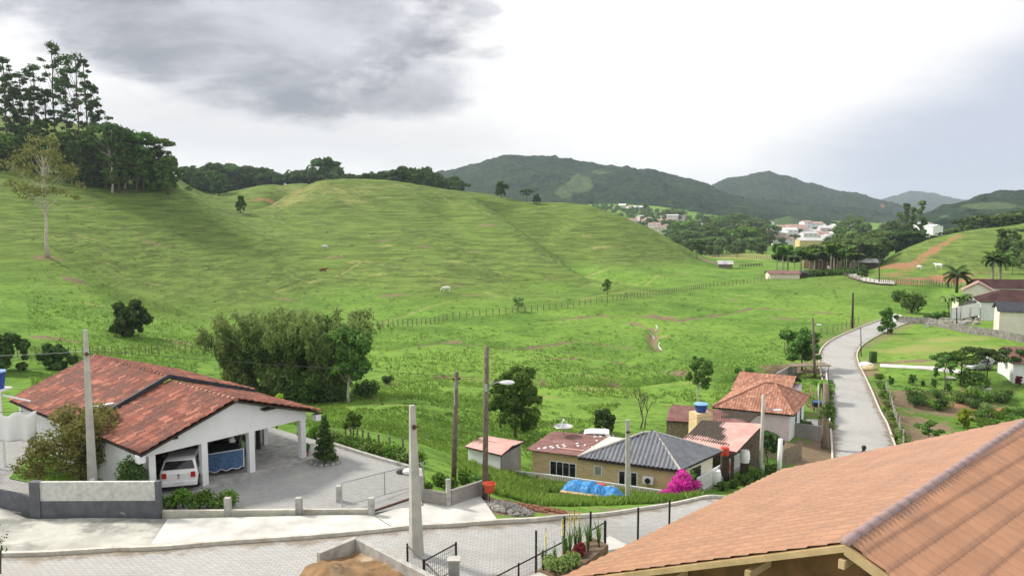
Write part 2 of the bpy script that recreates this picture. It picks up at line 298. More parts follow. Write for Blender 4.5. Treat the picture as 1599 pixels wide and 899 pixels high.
gmat('metal_black', (0.02,0.018,0.018), 0.5, 0.2, 5); gmat('metal_white', (0.75,0.76,0.78), 0.5, 0.05, 3); gmat('metal_grey', (0.40,0.41,0.42), 0.45, 0.1, 5, metal=0.6)
gmat('metal_rust', (0.09,0.04,0.03), 0.7, 0.3, 6)
gmat('car_white', (0.74,0.75,0.76), 0.22, 0.02, 1, spec=0.6); gmat('car_black', (0.02,0.02,0.024), 0.2, 0.05, 1, spec=0.6); gmat('rubber', (0.015,0.015,0.016), 0.9, 0.1, 5)
gmat('car_silver', (0.45,0.46,0.48), 0.25, 0.03, 1, metal=0.5)
gmat('light_red', (0.45,0.02,0.02), 0.25, 0.1, 5, spec=0.6); gmat('plate', (0.62,0.64,0.70), 0.5, 0.03, 5)
gmat('cloth_white', (0.80,0.80,0.82), 0.9, 0.03, 2); gmat('cloth_blue', (0.06,0.12,0.23), 0.9, 0.3, 9); gmat('cloth_blue_trim', (0.55,0.58,0.62), 0.9, 0.1, 4)
gmat('tarp_blue', (0.04,0.22,0.52), 0.5, 0.3, 6, col2=(0.22,0.40,0.62), f2=(0.58,0.7), bump=0.6, bscale=5)
gmat('tank_blue', (0.02,0.07,0.30), 0.5, 0.15, 2); gmat('tank_lid', (0.20,0.36,0.60), 0.5, 0.1, 2)
gmat('red_paint', (0.50,0.05,0.03), 0.5, 0.2, 3); gmat('orange_red', (0.55,0.09,0.04), 0.6, 0.2, 3)
gmat('earth_orange', (0.22,0.135,0.068), 0.95, 0.28, 1.2, col2=(0.42,0.36,0.27), bump=0.9, bscale=5, f2=(0.52,0.68))
gmat('rubble', (0.30,0.29,0.27), 0.95, 0.35, 5); gmat('brick_rubble', (0.24,0.115,0.075), 0.95, 0.3, 5)
gmat('pot_clay', (0.32,0.14,0.08), 0.8, 0.2, 5); gmat('cow_white', (0.72,0.70,0.66), 0.9, 0.08, 3); gmat('cow_brown', (0.16,0.045,0.025), 0.9, 0.2, 3); gmat('cow_grey', (0.55,0.54,0.52), 0.9, 0.2, 3, col2=(0.06,0.05,0.05), f2=(0.55,0.6))
gmat('wire', (0.05,0.05,0.05), 0.6, 0.1, 1); gmat('sand', (0.46,0.38,0.22), 0.95, 0.2, 2)
gmat('roof_flat_brown', (0.19,0.095,0.085), 0.8, 0.25, 1.5, col2=(0.26,0.16,0.15)); gmat('cap_pink', (0.30,0.215,0.21), 0.7, 0.12, 3.0)
gmat('brown_wood_and_shade', (0.15,0.075,0.03), 0.7, 0.3, 2.0)  # brown boards of the gable; also the colour of the carport's painted shade
gmat('soil_dark', (0.13,0.09,0.06), 0.95, 0.3, 4.0)
gmat('roof_pink', (0.56,0.33,0.30), 0.8, 0.14, 1.0, col2=(0.36,0.19,0.17), f2=(0.5,0.8))
gmat('roof_rust_town', (0.36,0.24,0.21), 0.85, 0.25, 0.3); gmat('roof_dark_town', (0.065,0.035,0.035), 0.95, 0.25, 0.5, spec=.05); gmat('roof_grey_town', (0.44,0.44,0.45), 0.85, 0.2, 0.5)
gmat('wall_block', (0.20,0.19,0.18), 0.95, 0.35, 1.5, col2=(0.34,0.32,0.29), f2=(0.55,0.7)); gmat('water', (0.55,0.58,0.60), 0.15, 0.1, 1, spec=0.8)
brickmat('brick_yellow', (0.80,0.60,0.33), (0.58,0.38,0.18), (0.74,0.66,0.50), 0.40, 0.14, 0.020, stain=(0.76,0.58,0.34))
brickmat('block_wall', (0.30,0.29,0.27), (0.25,0.245,0.235), (0.20,0.19,0.18), 0.40, 0.20, 0.012, stain=(0.36,0.34,0.30))
brickmat('paving_road', (0.47,0.475,0.47), (0.39,0.395,0.40), (0.27,0.26,0.25), 0.28, 0.14, 0.018, edge=True, stain=(0.35,0.33,0.29), bump=0.5)
brickmat('paving_yard', (0.42,0.425,0.43), (0.33,0.335,0.34), (0.19,0.19,0.18), 0.22, 0.11, 0.016, stain=(0.36,0.355,0.33), bump=0.5)
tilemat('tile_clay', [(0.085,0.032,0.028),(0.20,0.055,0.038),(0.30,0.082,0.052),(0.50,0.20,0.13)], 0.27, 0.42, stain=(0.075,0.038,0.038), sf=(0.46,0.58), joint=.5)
tilemat('tile_terra', [(0.18,0.07,0.05),(0.33,0.125,0.08),(0.40,0.17,0.11),(0.48,0.27,0.19)], 0.26, 0.42, joint=.5, stain=(0.16,0.09,0.07))
tilemat('tile_slate', [(0.075,0.085,0.11),(0.10,0.11,0.135),(0.13,0.14,0.165)], 0.30, 0.38, 0.32, spec=.8)
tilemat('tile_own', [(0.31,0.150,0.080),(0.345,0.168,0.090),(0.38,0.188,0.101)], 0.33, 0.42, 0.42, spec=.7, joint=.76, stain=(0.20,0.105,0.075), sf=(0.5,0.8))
# ------------------------------------------------------------------ mesh builder; vertices are given in world coordinates
class MB:
    def __init__(s): s.v = []; s.f = []
    def add(s, vs, fs):
        k = len(s.v); s.v += [tuple(v) for v in vs]; s.f += [tuple(i+k for i in f) for f in fs]; return s
    def box(s, c, d, rz=0.0, taper=1.0):
        x, y, z = d[0]/2, d[1]/2, d[2]/2; ca, sa = math.cos(rz), math.sin(rz); vs = []
        for k in (-1, 1):
            t = taper if k > 0 else 1
            for a, b in ((-x, -y), (x, -y), (x, y), (-x, y)): vs.append((c[0]+(a*ca-b*sa)*t, c[1]+(a*sa+b*ca)*t, c[2]+k*z))
        return s.add(vs, [(3,2,1,0),(4,5,6,7),(0,1,5,4),(1,2,6,5),(2,3,7,6),(3,0,4,7)])
    def prism(s, poly, vec):
        n = len(poly); v = Vector(vec); vs = [Vector(p) for p in poly]+[Vector(p)+v for p in poly]
        fs = [tuple(range(n)), tuple(range(2*n-1, n-1, -1))]+[(i, i+n, (i+1) % n+n, (i+1) % n) for i in range(n)]
        return s.add(vs, fs)
    def wall(s, a, b, h, t, z0=None, z1=None, down=0.5):
        """wall from a to b (3d base points), height h, thickness t"""
        a = Vector(a); b = Vector(b); d = Vector((b.x-a.x, b.y-a.y, 0)).normalized(); n = Vector((-d.y, d.x, 0))*t/2
        za, zb = (a.z-down, b.z-down) if z0 is None else (z0, z0); ta, tb = (a.z+h, b.z+h) if z1 is None else (z1, z1)
        q = []
        for p, lo, hi in ((a, za, ta), (b, zb, tb)):
            for m in (-1, 1): q += [Vector((p.x, p.y, lo))+n*m, Vector((p.x, p.y, hi))+n*m]
        return s.add(q, [(0,2,3,1),(4,5,7,6),(0,1,5,4),(2,6,7,3),(1,3,7,5),(0,4,6,2)])
    def tube(s, pts, rad, n=6, cap=True):
        pts = [Vector(p) for p in pts]; rad = rad if isinstance(rad, (list, tuple)) else [rad]*len(pts); k = len(s.v)
        for i, p in enumerate(pts):
            d = (pts[min(i+1, len(pts)-1)]-pts[max(i-1, 0)]).normalized(); a = d.cross(Vector((0.31, 0.95, 0.1)) if abs(d.y) < 0.9 else Vector((1, 0, 0))).normalized(); b = d.cross(a)
            for j in range(n):
                t = 2*math.pi*j/n; q = p+(a*math.cos(t)+b*math.sin(t))*rad[i]; s.v.append(tuple(q))
        for i in range(len(pts)-1):
            for j in range(n): s.f.append((k+i*n+j, k+i*n+(j+1) % n, k+(i+1)*n+(j+1) % n, k+(i+1)*n+j))
        if cap: s.f.append(tuple(k+j for j in range(n-1, -1, -1))); s.f.append(tuple(k+(len(pts)-1)*n+j for j in range(n)))
        return s
    def rail(s, pts, w, h, z=0.0):
        """rectangular sweep along a polyline; the points are the middle of its underside"""
        pts = [Vector(p) for p in pts]; k = len(s.v)
        for i, p in enumerate(pts):
            d = pts[min(i+1, len(pts)-1)]-pts[max(i-1, 0)]; d.z = 0; d.normalize(); n = Vector((-d.y, d.x, 0))*w/2
            for q in (p-n, p+n): s.v.append((q.x, q.y, q.z+z)); s.v.append((q.x, q.y, q.z+z+h))
        for i in range(len(pts)-1):
            a = k+4*i; b = a+4; s.f += [(a, a+1, b+1, b), (a+1, a+3, b+3, b+1), (a+3, a+2, b+2, b+3), (a+2, a, b, b+2)]
        s.f += [(k, k+2, k+3, k+1), (k+4*len(pts)-4, k+4*len(pts)-3, k+4*len(pts)-1, k+4*len(pts)-2)]
        return s
    def lathe(s, c, prof, n=16):
        k = len(s.v)
        for r, z in prof:
            for j in range(n): t = 2*math.pi*j/n; s.v.append((c[0]+r*math.cos(t), c[1]+r*math.sin(t), c[2]+z))
        for i in range(len(prof)-1):
            for j in range(n): s.f.append((k+i*n+j, k+i*n+(j+1) % n, k+(i+1)*n+(j+1) % n, k+(i+1)*n+j))
        s.f.append(tuple(k+j for j in range(n-1, -1, -1))); s.f.append(tuple(k+(len(prof)-1)*n+j for j in range(n)))
        return s
    def ball(s, c, r, n=10, m=7, jit=0.0, rng=random):
        k = len(s.v); r = (r, r, r) if isinstance(r, (int, float)) else r
        for i in range(m+1):
            ph = math.pi*i/m
            for j in range(n):
                t = 2*math.pi*j/n; q = 1+rng.uniform(-jit, jit); s.v.append((c[0]+r[0]*q*math.sin(ph)*math.cos(t), c[1]+r[1]*q*math.sin(ph)*math.sin(t), c[2]+r[2]*q*math.cos(ph)))
        for i in range(m):
            for j in range(n): s.f.append((k+i*n+j, k+(i+1)*n+j, k+(i+1)*n+(j+1) % n, k+i*n+(j+1) % n))
        return s
    def build(s, name, mat, parent=None, smooth=False, bevel=0.0, **tg):
        return mkobj(name, s.v, s.f, mat, parent, smooth, bevel, **tg)
def mkobj(name, verts, faces, mat, parent=None, smooth=False, bevel=0.0, uv=None, **tg):
    V = np.array(verts, dtype=np.float64).reshape(-1, 3)
    if parent is None and len(V):
        org = np.array([(V[:, 0].min()+V[:, 0].max())/2, (V[:, 1].min()+V[:, 1].max())/2, V[:, 2].min()])
        if tg.get('kind') == 'structure': org = np.zeros(3)
        rz = 0
    else:
        p = parent; org = np.zeros(3); rz = 0; ch = []
        while p is not None: ch.append(p); p = p.parent
        L = Vector((0, 0, 0)); rz = 0
        for q in reversed(ch):
            l = Vector(q.location); L = L+Vector((l.x*math.cos(rz)-l.y*math.sin(rz), l.x*math.sin(rz)+l.y*math.cos(rz), l.z)); rz += q.rotation_euler.z
        org = np.array(L)
    Q = V-org
    if rz: c, s_ = math.cos(-rz), math.sin(-rz); Q = np.stack([Q[:, 0]*c-Q[:, 1]*s_, Q[:, 0]*s_+Q[:, 1]*c, Q[:, 2]], 1)
    me = bpy.data.meshes.new(name)
    if isinstance(faces, np.ndarray):
        me.vertices.add(len(Q)); me.vertices.foreach_set('co', Q.astype(np.float32).ravel())
        k = faces.shape[1]; me.loops.add(faces.size); me.loops.foreach_set('vertex_index', faces.astype(np.int32).ravel())
        me.polygons.add(len(faces)); me.polygons.foreach_set('loop_start', np.arange(0, faces.size, k, dtype=np.int32))
        try: me.polygons.foreach_set('loop_total', np.full(len(faces), k, dtype=np.int32))
        except Exception: pass
        me.update(calc_edges=True)
    else:
        me.from_pydata(Q.tolist(), [], faces)
        if uv is None and len(faces) < 60000 and len(faces) > 0:
            bm = bmesh.new(); bm.from_mesh(me); bmesh.ops.recalc_face_normals(bm, faces=bm.faces); 
            if bevel:
                es = [e for e in bm.edges if len(e.link_faces) == 2 and e.calc_face_angle(0) > 0.6]
                try: bmesh.ops.bevel(bm, geom=es, offset=bevel, segments=2, affect='EDGES', profile=0.5)
                except Exception: pass
            bm.to_mesh(me); bm.free()
    if uv is None and len(me.polygons) < 60000:
        ul = me.uv_layers.new(name='UVMap'); nl = len(me.loops); li = np.empty(nl, np.int32); me.loops.foreach_get('vertex_index', li)
        co = np.empty(len(me.vertices)*3, np.float32); me.vertices.foreach_get('co', co); co = co.reshape(-1, 3)
        nr = np.empty(len(me.polygons)*3, np.float32); me.polygons.foreach_get('normal', nr); nr = nr.reshape(-1, 3)
        lt = np.empty(len(me.polygons), np.int32); me.polygons.foreach_get('loop_total', lt); pn = np.repeat(nr, lt, axis=0); p = co[li]
        tl = np.hypot(pn[:, 0], pn[:, 1])+1e-9; uu = (-pn[:, 1]*p[:, 0]+pn[:, 0]*p[:, 1])/tl; flat = np.abs(pn[:, 2]) > 0.75
        U = np.where(flat, p[:, 0], uu); Vv = np.where(flat, p[:, 1], p[:, 2]); ul.data.foreach_set('uv', np.stack([U, Vv], 1).astype(np.float32).ravel())
    elif uv is not None:
        ul = me.uv_layers.new(name='UVMap'); nl = len(me.loops); li = np.empty(nl, np.int32); me.loops.foreach_get('vertex_index', li)
        ul.data.foreach_set('uv', np.asarray(uv, np.float32)[li].ravel())
    me.materials.append(MATS[mat] if isinstance(mat, str) else mat)
    if smooth: me.polygons.foreach_set('use_smooth', [True]*len(me.polygons))
    o = bpy.data.objects.new(name, me); COL.objects.link(o)
    if parent is not None: o.parent = parent
    else: o.location = org
    tag(o, **tg); return o
def tag(o, label=None, cat=None, group=None, kind=None):
    if label: o['label'] = label
    if cat: o['category'] = cat
    if group: o['group'] = group
    if kind: o['kind'] = kind
    return o
def thing(name, label, cat, loc=(0, 0, 0), rz=0.0, group=None):
    o = bpy.data.objects.new(name, None); COL.objects.link(o); o.location = loc; o.rotation_euler = (0, 0, rz); o.empty_display_size = 0.3
    return tag(o, label, cat, group)
def kids(o): return [c for c in COL.objects if c.parent == o]
KC = {}
def copy_tree(o, parent=None, depth=0):
    c = o.copy(); COL.objects.link(c)
    if parent is not None: c.parent = parent
    if o.name not in KC: KC[o.name] = [k for k in o.children]
    for ch in KC[o.name]: copy_tree(ch, c)
    return c
def place(proto, used, loc, rz=0.0, sc=None, label=None, group=None):
    o = copy_tree(proto) if used.get(proto.name) else proto
    used[proto.name] = True
    o.location = loc; o.rotation_euler = (o.rotation_euler.x, o.rotation_euler.y, rz)
    if sc: o.scale = (sc, sc, sc) if isinstance(sc, (int, float)) else sc
    if label: o['label'] = label
    if group: o['group'] = group
    return o
USED = {}
# tiled roof surface: poly is 3d, its first edge is the eave
def tiled(poly, period, amp, row, rowh, ru, rv, prof='wave', seed=0, jit=0.0):
    P = [Vector(p) for p in poly]; eu = (P[1]-P[0]).normalized(); nrm = Vector((0, 0, 0))
    for i in range(1, len(P)-1): nrm += (P[i]-P[0]).cross(P[i+1]-P[0])
    nrm.normalize()
    if nrm.z < 0: nrm = -nrm
    ev = nrm.cross(eu).normalized()
    c2 = [((p-P[0]).dot(eu), (p-P[0]).dot(ev)) for p in P]
    if sum(c[1] for c in c2) < 0: ev = -ev; c2 = [(a, -b) for a, b in c2]
    u0 = min(c[0] for c in c2); u1 = max(c[0] for c in c2); v1 = max(c[1] for c in c2)
    nu = max(2, int((u1-u0)/ru)); nv = max(2, int(v1/rv)); U = np.linspace(u0, u1, nu+1); Vv = np.linspace(0, v1, nv+1)
    # clip each row's ends to the polygon so edges stay straight
    rows = []
    for v in Vv:
        v_ = min(max(v, 1e-4), v1-1e-4); xs = []
        for i in range(len(c2)):
            a, b = c2[i], c2[(i+1) % len(c2)]
            if (a[1]-v_)*(b[1]-v_) <= 0 and abs(a[1]-b[1]) > 1e-9: xs.append(a[0]+(b[0]-a[0])*(v_-a[1])/(b[1]-a[1]))
        rows.append((min(xs), max(xs)))
    lo = np.array([r[0] for r in rows])[:, None]; hi = np.array([r[1] for r in rows])[:, None]
    UU = np.clip(U[None, :]+0*lo, lo, hi); VV = Vv[:, None]+0*UU
    ph = UU/period*2*math.pi
    if prof == 'wave': hgt = amp*np.abs(np.cos(ph/2))
    else: hgt = amp*(0.5+0.5*np.cos(ph))
    fr = VV/row-np.floor(VV/row); hgt = hgt+rowh*(1-fr)
    rn = _h(np.floor(UU/period), np.floor(VV/row), seed)-.5; hgt = hgt+jit*rn
    hgt = hgt + 0.02*(fbm(UU*.7+seed, VV*.7, seed, 2)-.4)
    X = np.array(P[0])[None, None]+UU[..., None]*np.array(eu)+VV[..., None]*np.array(ev)+hgt[..., None]*np.array(nrm)
    idx = np.arange((nu+1)*(nv+1)).reshape(nv+1, nu+1); F = np.stack([idx[:-1, :-1], idx[:-1, 1:], idx[1:, 1:], idx[1:, :-1]], -1).reshape(-1, 4)
    ok = (np.abs(UU[:-1, 1:]-UU[:-1, :-1])+np.abs(UU[1:, 1:]-UU[1:, :-1])).ravel() > 1e-6
    return X.reshape(-1, 3), F[ok], np.stack([UU.ravel(), VV.ravel()], 1)
def roof_face(name, polys, mat, parent, period=0.24, amp=0.06, row=0.42, rowh=0.035, ru=0.06, rv=0.1, prof='wave', under='wood_dark', thick=0.08, jit=0.01, **tg):
    Vs, Fs, Us = [], [], []; k = 0
    for i, poly in enumerate(polys):
        X, F, UV = tiled(poly, period, amp, row, rowh, ru, rv, prof, i, jit); Vs.append(X); Fs.append(F+k); Us.append(UV+i*50); k += len(X)
    o = mkobj(name, np.vstack(Vs), np.vstack(Fs), mat, parent, uv=np.vstack(Us), **tg)
    b = MB()
    for poly in polys: b.prism([Vector(p)-Vector((0, 0, 0.01+thick)) for p in poly], (0, 0, thick))
    b.build('roof_deck', under, o if parent is None else o)
    return o
def strip(A, B, nu, nv, zoff, drape=True):
    """surface between two 2d/3d polylines"""
    def rs(P, n):
        P = np.array([tuple(p)[:3] if len(p) > 2 else (p[0], p[1], 0) for p in P], float); s = np.r_[0, np.cumsum(np.hypot(*(P[1:, :2]-P[:-1, :2]).T))]; t = np.linspace(0, s[-1], n+1)
        return np.stack([np.interp(t, s, P[:, k]) for k in range(3)], 1)
    a, b = rs(A, nu), rs(B, nu); T = np.linspace(0, 1, nv+1)[:, None, None]; X = (a[None]*(1-T)+b[None]*T).reshape(-1, 3)
    if drape: X[:, 2] = H(X[:, 0], X[:, 1])+zoff
    else: X[:, 2] += zoff
    idx = np.arange((nu+1)*(nv+1)).reshape(nv+1, nu+1)
    return X, np.stack([idx[:-1, :-1], idx[:-1, 1:], idx[1:, 1:], idx[1:, :-1]], -1).reshape(-1, 4)
def smooth_line(P, it=3):
    P = [np.array(p[:2], float) for p in P]
    for _ in range(it):
        Q = [P[0]]
        for a, b in zip(P[:-1], P[1:]): Q += [a*.75+b*.25, a*.25+b*.75]
        P = Q+[P[-1]]
    return P
# ------------------------------------------------------------------ ground material
def ground_mat():
    m, t, b = newmat('pasture'); co = N(t, 'ShaderNodeTexCoord').outputs['Object']
    at = N(t, 'ShaderNodeAttribute'); at.attribute_name = 'mk'; s = N(t, 'ShaderNodeSeparateColor'); t.links.new(at.outputs['Color'], s.inputs[0])
    ao = N(t, 'ShaderNodeAttribute'); ao.attribute_name = 'clay'
    n_big = noise(t, co, 0.018, 4, 0.6, 0.4); n_mid = noise(t, co, 0.11, 5, 0.65, 0.3); n_fine = noise(t, co, 0.9, 5, 0.7); n_tuft = noise(t, co, 3.5, 3, 0.7)
    g = mixc(t, sstep(t, n_mid, 0.32, 0.68), (0.075, 0.155, 0.026), (0.150, 0.275, 0.046))
    g = mixc(t, mth(t, 'MULTIPLY', sstep(t, n_big, 0.42, 0.62), 0.6), g, (0.200, 0.320, 0.058))
    g = mixc(t, mth(t, 'MULTIPLY', sstep(t, n_fine, 0.46, 0.66), 0.75), g, (0.052, 0.092, 0.020))
    g = mixc(t, mth(t, 'MULTIPLY', sstep(t, n_tuft, 0.48, 0.75), 0.5), g, (0.19, 0.33, 0.075))
    # streaks that follow the contours
    mp = N(t, 'ShaderNodeMapping'); mp.inputs['Scale'].default_value = (0.09, 0.09, 1.5); t.links.new(co, mp.inputs[0])
    st = noise(t, mp.outputs[0], 1.0, 5, 0.7, 0.35)
    mp2 = N(t, 'ShaderNodeMapping'); mp2.inputs['Scale'].default_value = (0.22, 0.22, 4.2); t.links.new(co, mp2.inputs[0])
    st2 = noise(t, mp2.outputs[0], 1.0, 4, 0.7, 0.2)
    hillg = mixc(t, sstep(t, st, 0.35, 0.65), (0.080, 0.125, 0.030), (0.155, 0.230, 0.052))
    hillg = mixc(t, mth(t, 'MULTIPLY', mth(t, 'MULTIPLY', sstep(t, st2, 0.50, 0.62), mth(t, 'ADD', mth(t, 'MULTIPLY', sstep(t, n_big, 0.42, 0.60), 0.75), 0.15)), 1.0), hillg, (0.075, 0.075, 0.036))
    hillg = mixc(t, mth(t, 'MULTIPLY', sstep(t, n_mid, 0.5, 0.8), 0.5), hillg, (0.165, 0.255, 0.060))
    hillg = mixc(t, mth(t, 'MULTIPLY', sstep(t, n_fine, 0.55, 0.8), 0.35), hillg, (0.07, 0.11, 0.03))
    c = mixc(t, s.outputs[1], g, hillg)
    w = mth(t, 'MULTIPLY', mth(t, 'SUBTRACT', n_fine, 0.5), 1.2); w2 = mth(t, 'MULTIPLY', mth(t, 'SUBTRACT', n_mid, 0.5), 1.2)
    edge = mth(t, 'ADD', w, w2)
    dry_and_sunlit = sstep(t, mth(t, 'ADD', s.outputs[2], edge), 0.35, 0.75); c = mixc(t, mth(t, 'MULTIPLY', dry_and_sunlit, 0.8), c, (0.27, 0.27, 0.10))
    soilc = mixc(t, n_fine, (0.12, 0.085, 0.055), (0.27, 0.21, 0.14))
    c = mixc(t, sstep(t, mth(t, 'ADD', s.outputs[0], edge), 0.38, 0.6), c, soilc)
    clay = mixc(t, n_fine, (0.17, 0.075, 0.04), (0.42, 0.24, 0.14))
    c = mixc(t, sstep(t, mth(t, 'ADD', ao.outputs['Fac'], mth(t, 'MULTIPLY', edge, 1.5)), 0.4, 0.6), c, clay)
    t.links.new(c, b.inputs['Base Color']); b.inputs['Roughness'].default_value = 0.95; b.inputs['Specular IOR Level'].default_value = 0.05
    bn = N(t, 'ShaderNodeBump'); bn.inputs['Strength'].default_value = 0.55; bn.inputs['Distance'].default_value = 0.5
    t.links.new(mth(t, 'ADD', n_fine, mth(t, 'MULTIPLY', st2, mth(t, 'MULTIPLY', s.outputs[1], 1.6))), bn.inputs['Height']); t.links.new(bn.outputs[0], b.inputs['Normal'])
    return m
ground_mat()
def forest_mat(name, c1, c2, clear, sc=0.06):
    m, t, b = newmat(name); co = N(t, 'ShaderNodeTexCoord').outputs['Object']
    v = N(t, 'ShaderNodeTexVoronoi'); v.inputs['Scale'].default_value = sc*1.6; t.links.new(co, v.inputs['Vector'])
    hs = N(t, 'ShaderNodeSeparateColor'); t.links.new(v.outputs['Color'], hs.inputs[0])
    c = mixc(t, hs.outputs[0], c1, c2); c = mixc(t, mth(t, 'MULTIPLY', sstep(t, noise(t, co, 0.012, 5, 0.65), 0.4, 0.7), 0.5), c, tuple(x*1.5 for x in c2))
    c = mixc(t, mth(t, 'MULTIPLY', noise(t, co, sc*9, 4, 0.7), 0.6), c, c1)
    at = N(t, 'ShaderNodeAttribute'); at.attribute_name = 'mk'; s = N(t, 'ShaderNodeSeparateColor'); t.links.new(at.outputs['Color'], s.inputs[0])
    e = mth(t, 'MULTIPLY', mth(t, 'SUBTRACT', noise(t, co, 0.02, 5, 0.65), 0.5), 1.1)
    c = mixc(t, sstep(t, mth(t, 'ADD', s.outputs[1], e), 0.42, 0.58), c, clear)
    c = mixc(t, sstep(t, mth(t, 'ADD', s.outputs[0], e), 0.42, 0.55), c, (0.26, 0.13, 0.09))
    t.links.new(c, b.inputs['Base Color']); b.inputs['Roughness'].default_value = 1.0; b.inputs['Specular IOR Level'].default_value = 0.0
    bn = N(t, 'ShaderNodeBump'); bn.inputs['Strength'].default_value = 0.8; bn.inputs['Distance'].default_value = 5.0
    t.links.new(noise(t, co, sc*4, 5, 0.7), bn.inputs['Height']); t.links.new(bn.outputs[0], b.inputs['Normal'])
forest_mat('forest', (0.008, 0.020, 0.013), (0.048, 0.080, 0.038), (0.080, 0.125, 0.055))
# ------------------------------------------------------------------ the ground, one sheet out to the horizon
uu = np.concatenate([np.linspace(-2.2, -0.75, 60, endpoint=False), np.linspace(-0.75, 0.75, 640, endpoint=False), np.linspace(0.75, 2.2, 61)])
lv = np.concatenate([np.arange(math.log(5), math.log(60), 0.013), np.arange(math.log(60), math.log(160), 0.005), np.arange(math.log(160), math.log(430), 0.0020), np.arange(math.log(430), math.log(480), 0.006), np.arange(math.log(480), math.log(6000), 0.025)])
UG, LG = np.meshgrid(uu, lv); YG = np.exp(LG); XG = UG*YG
ZG = H(XG, YG).reshape(XG.shape)
far = np.clip((YG-1400)/1200, 0, 1); ZG = ZG*(1-far)+far*(-12)
idx = np.arange(XG.size).reshape(XG.shape); GF = np.stack([idx[:-1, :-1], idx[:-1, 1:], idx[1:, 1:], idx[1:, :-1]], -1).reshape(-1, 4)
ground = mkobj('ground', np.stack([XG.ravel(), YG.ravel(), ZG.ravel()], 1), GF, 'pasture', smooth=True, kind='structure')
mk = np.zeros((XG.size, 4), np.float32); mk[:, 3] = 1; clay = np.zeros(XG.size, np.float32); xf, yf, zf = XG.ravel(), YG.ravel(), ZG.ravel()
gx = np.gradient(ZG, axis=1)/np.gradient(XG, axis=1); 
mk[:, 1] = np.clip((zf+8.6)/3.0, 0, 1)*np.clip((yf-120)/40, 0, 1)*np.clip((700-yf)/100, 0, 1)
def splat(arr, px, py, rx, ry, amt=1.0, p=None):
    q = p or G(px, py); d = ((xf-q.x)/rx)**2+((yf-q.y)/ry)**2; k = d < 6
    arr[k] = np.maximum(arr[k], amt*np.exp(-d[k]))
for px, py, rx, ry, a in [(1460,690,6,5,.9),(1430,660,5,5,.9),(1520,690,7,4,.6),(1400,700,4,5,.7),(1270,705,4,4,.9),(1250,715,5,4,.9),(1235,695,4,3,.8),(1290,690,3,5,.7),(1215,712,3,3,.8),(1310,560,1.2,5,.5),
                          (1440,640,9,2,.75),(1500,633,8,2,.8),(830,795,6,.8,.9),(900,800,4,.8,.7),(780,795,2,1,.8),(960,795,3,1,.6),(75,402,4,3,.8),(1015,495,8,3,.5),(1180,588,8,2,.7),(1240,575,6,3,.8),
                          (1250,585,6,3,.8),(1060,583,5,1.4,.6),(1290,515,3,3,.5),(880,560,8,1.2,.5),(960,545,10,1.5,.5),(1330,520,5,2,.5),(1440,470,6,4,.5),(1500,500,12,4,.6),(1170,412,10,6,.6),(1105,408,6,10,.8),(1200,640,6,6,.5),(1285,640,2,8,.5),(1420,612,14,1.4,.7),(1440,562,16,1.2,.8),(1510,568,14,1.2,.6),(1425,630,7,4,.8),(1470,640,8,4,.8),(1415,680,5,6,.9),(550,625,4,1.5,.7),(700,388,3,1,.4)]:
    splat(mk[:, 0], px, py, rx, ry, a)
for px, py, rx, ry, a in [(1440,545,14,7,.75),(1500,560,12,4,.6),(1400,530,8,6,.6),(470,305,24,30,.62),(545,300,30,34,.5),(430,288,40,22,.25),(1165,396,34,40,1.3),(1100,400,10,6,.5),(460,300,30,40,.5),(1500,610,16,3,.45),(1420,545,12,5,.8),(1480,530,14,5,.7),(1560,545,12,5,.7),(1450,640,12,4,.6),(600,290,40,16,.4),(640,300,50,16,.35),(770,310,40,14,.35),(1050,600,16,1.5,.5),(950,515,14,3,.35),(540,480,10,6,.3)]:  # dry grass; entries on the knoll and hill crest paint sunlight into the colour
    splat(mk[:, 2], px, py, rx, ry, a)
for i in range(16):
    t = i/15; splat(clay, 1494-100*t, 369+62*t, 2.3+t*2.2, 3.4, .8)
for px, py, rx, ry, a in [(1395,415,6,8,1),(1385,428,6,6,.9),(1420,436,7,5,.6),(1450,436,8,6,.95),(1480,432,9,7,1),(1510,438,8,5,.8),(1400,440,9,4,.8),(880,798,3,.7,.8),(850,797,2,.6,.9),(1490,632,5,1.2,.8),(1540,640,6,1.5,.6),(425,316,16,3,.6),(440,310,12,3,.5),(960,300,5,5,.1)]:
    splat(clay, px, py, rx, ry, a)
for i_, (L_, dep, wd) in enumerate(TRACKS[len(FOLDS):]):
    d_ = dline(xf, yf, L_); e_ = np.exp(-(d_/(wd*1.3))**2)
    if i_ in (4, 5, 6, 8, 9): mk[:, 0] = np.maximum(mk[:, 0], .62*e_)
    else: mk[:, 2] = np.maximum(mk[:, 2], .55*e_)
g5 = np.random.default_rng(31)
for i_ in range(85):
    u_ = g5.uniform(-.6, .45); Y_ = math.exp(g5.uniform(math.log(70), math.log(330))); x_ = u_*Y_; r_ = g5.uniform(.6, 2.2)*(Y_/120)**.5; k_ = (np.abs(xf-x_) < 8)&(np.abs(yf-Y_) < 8); q_ = .62*np.exp(-((xf[k_]-x_)/(r_*2.2))**2-((yf[k_]-Y_)/r_)**2); c_ = 0 if i_ % 2 else 2; mk[k_, c_] = np.maximum(mk[k_, c_], q_)
rd = droad(xf, yf); nearroad = (rd < 5)&(rd > 2)&(yf > 60); mk[nearroad, 0] = np.maximum(mk[nearroad, 0], 0.45)
ca = ground.data.color_attributes.new('mk', 'FLOAT_COLOR', 'POINT'); ca.data.foreach_set('color', mk.ravel())
cl = ground.data.attributes.new('clay', 'FLOAT', 'POINT'); cl.data.foreach_set('value', clay)
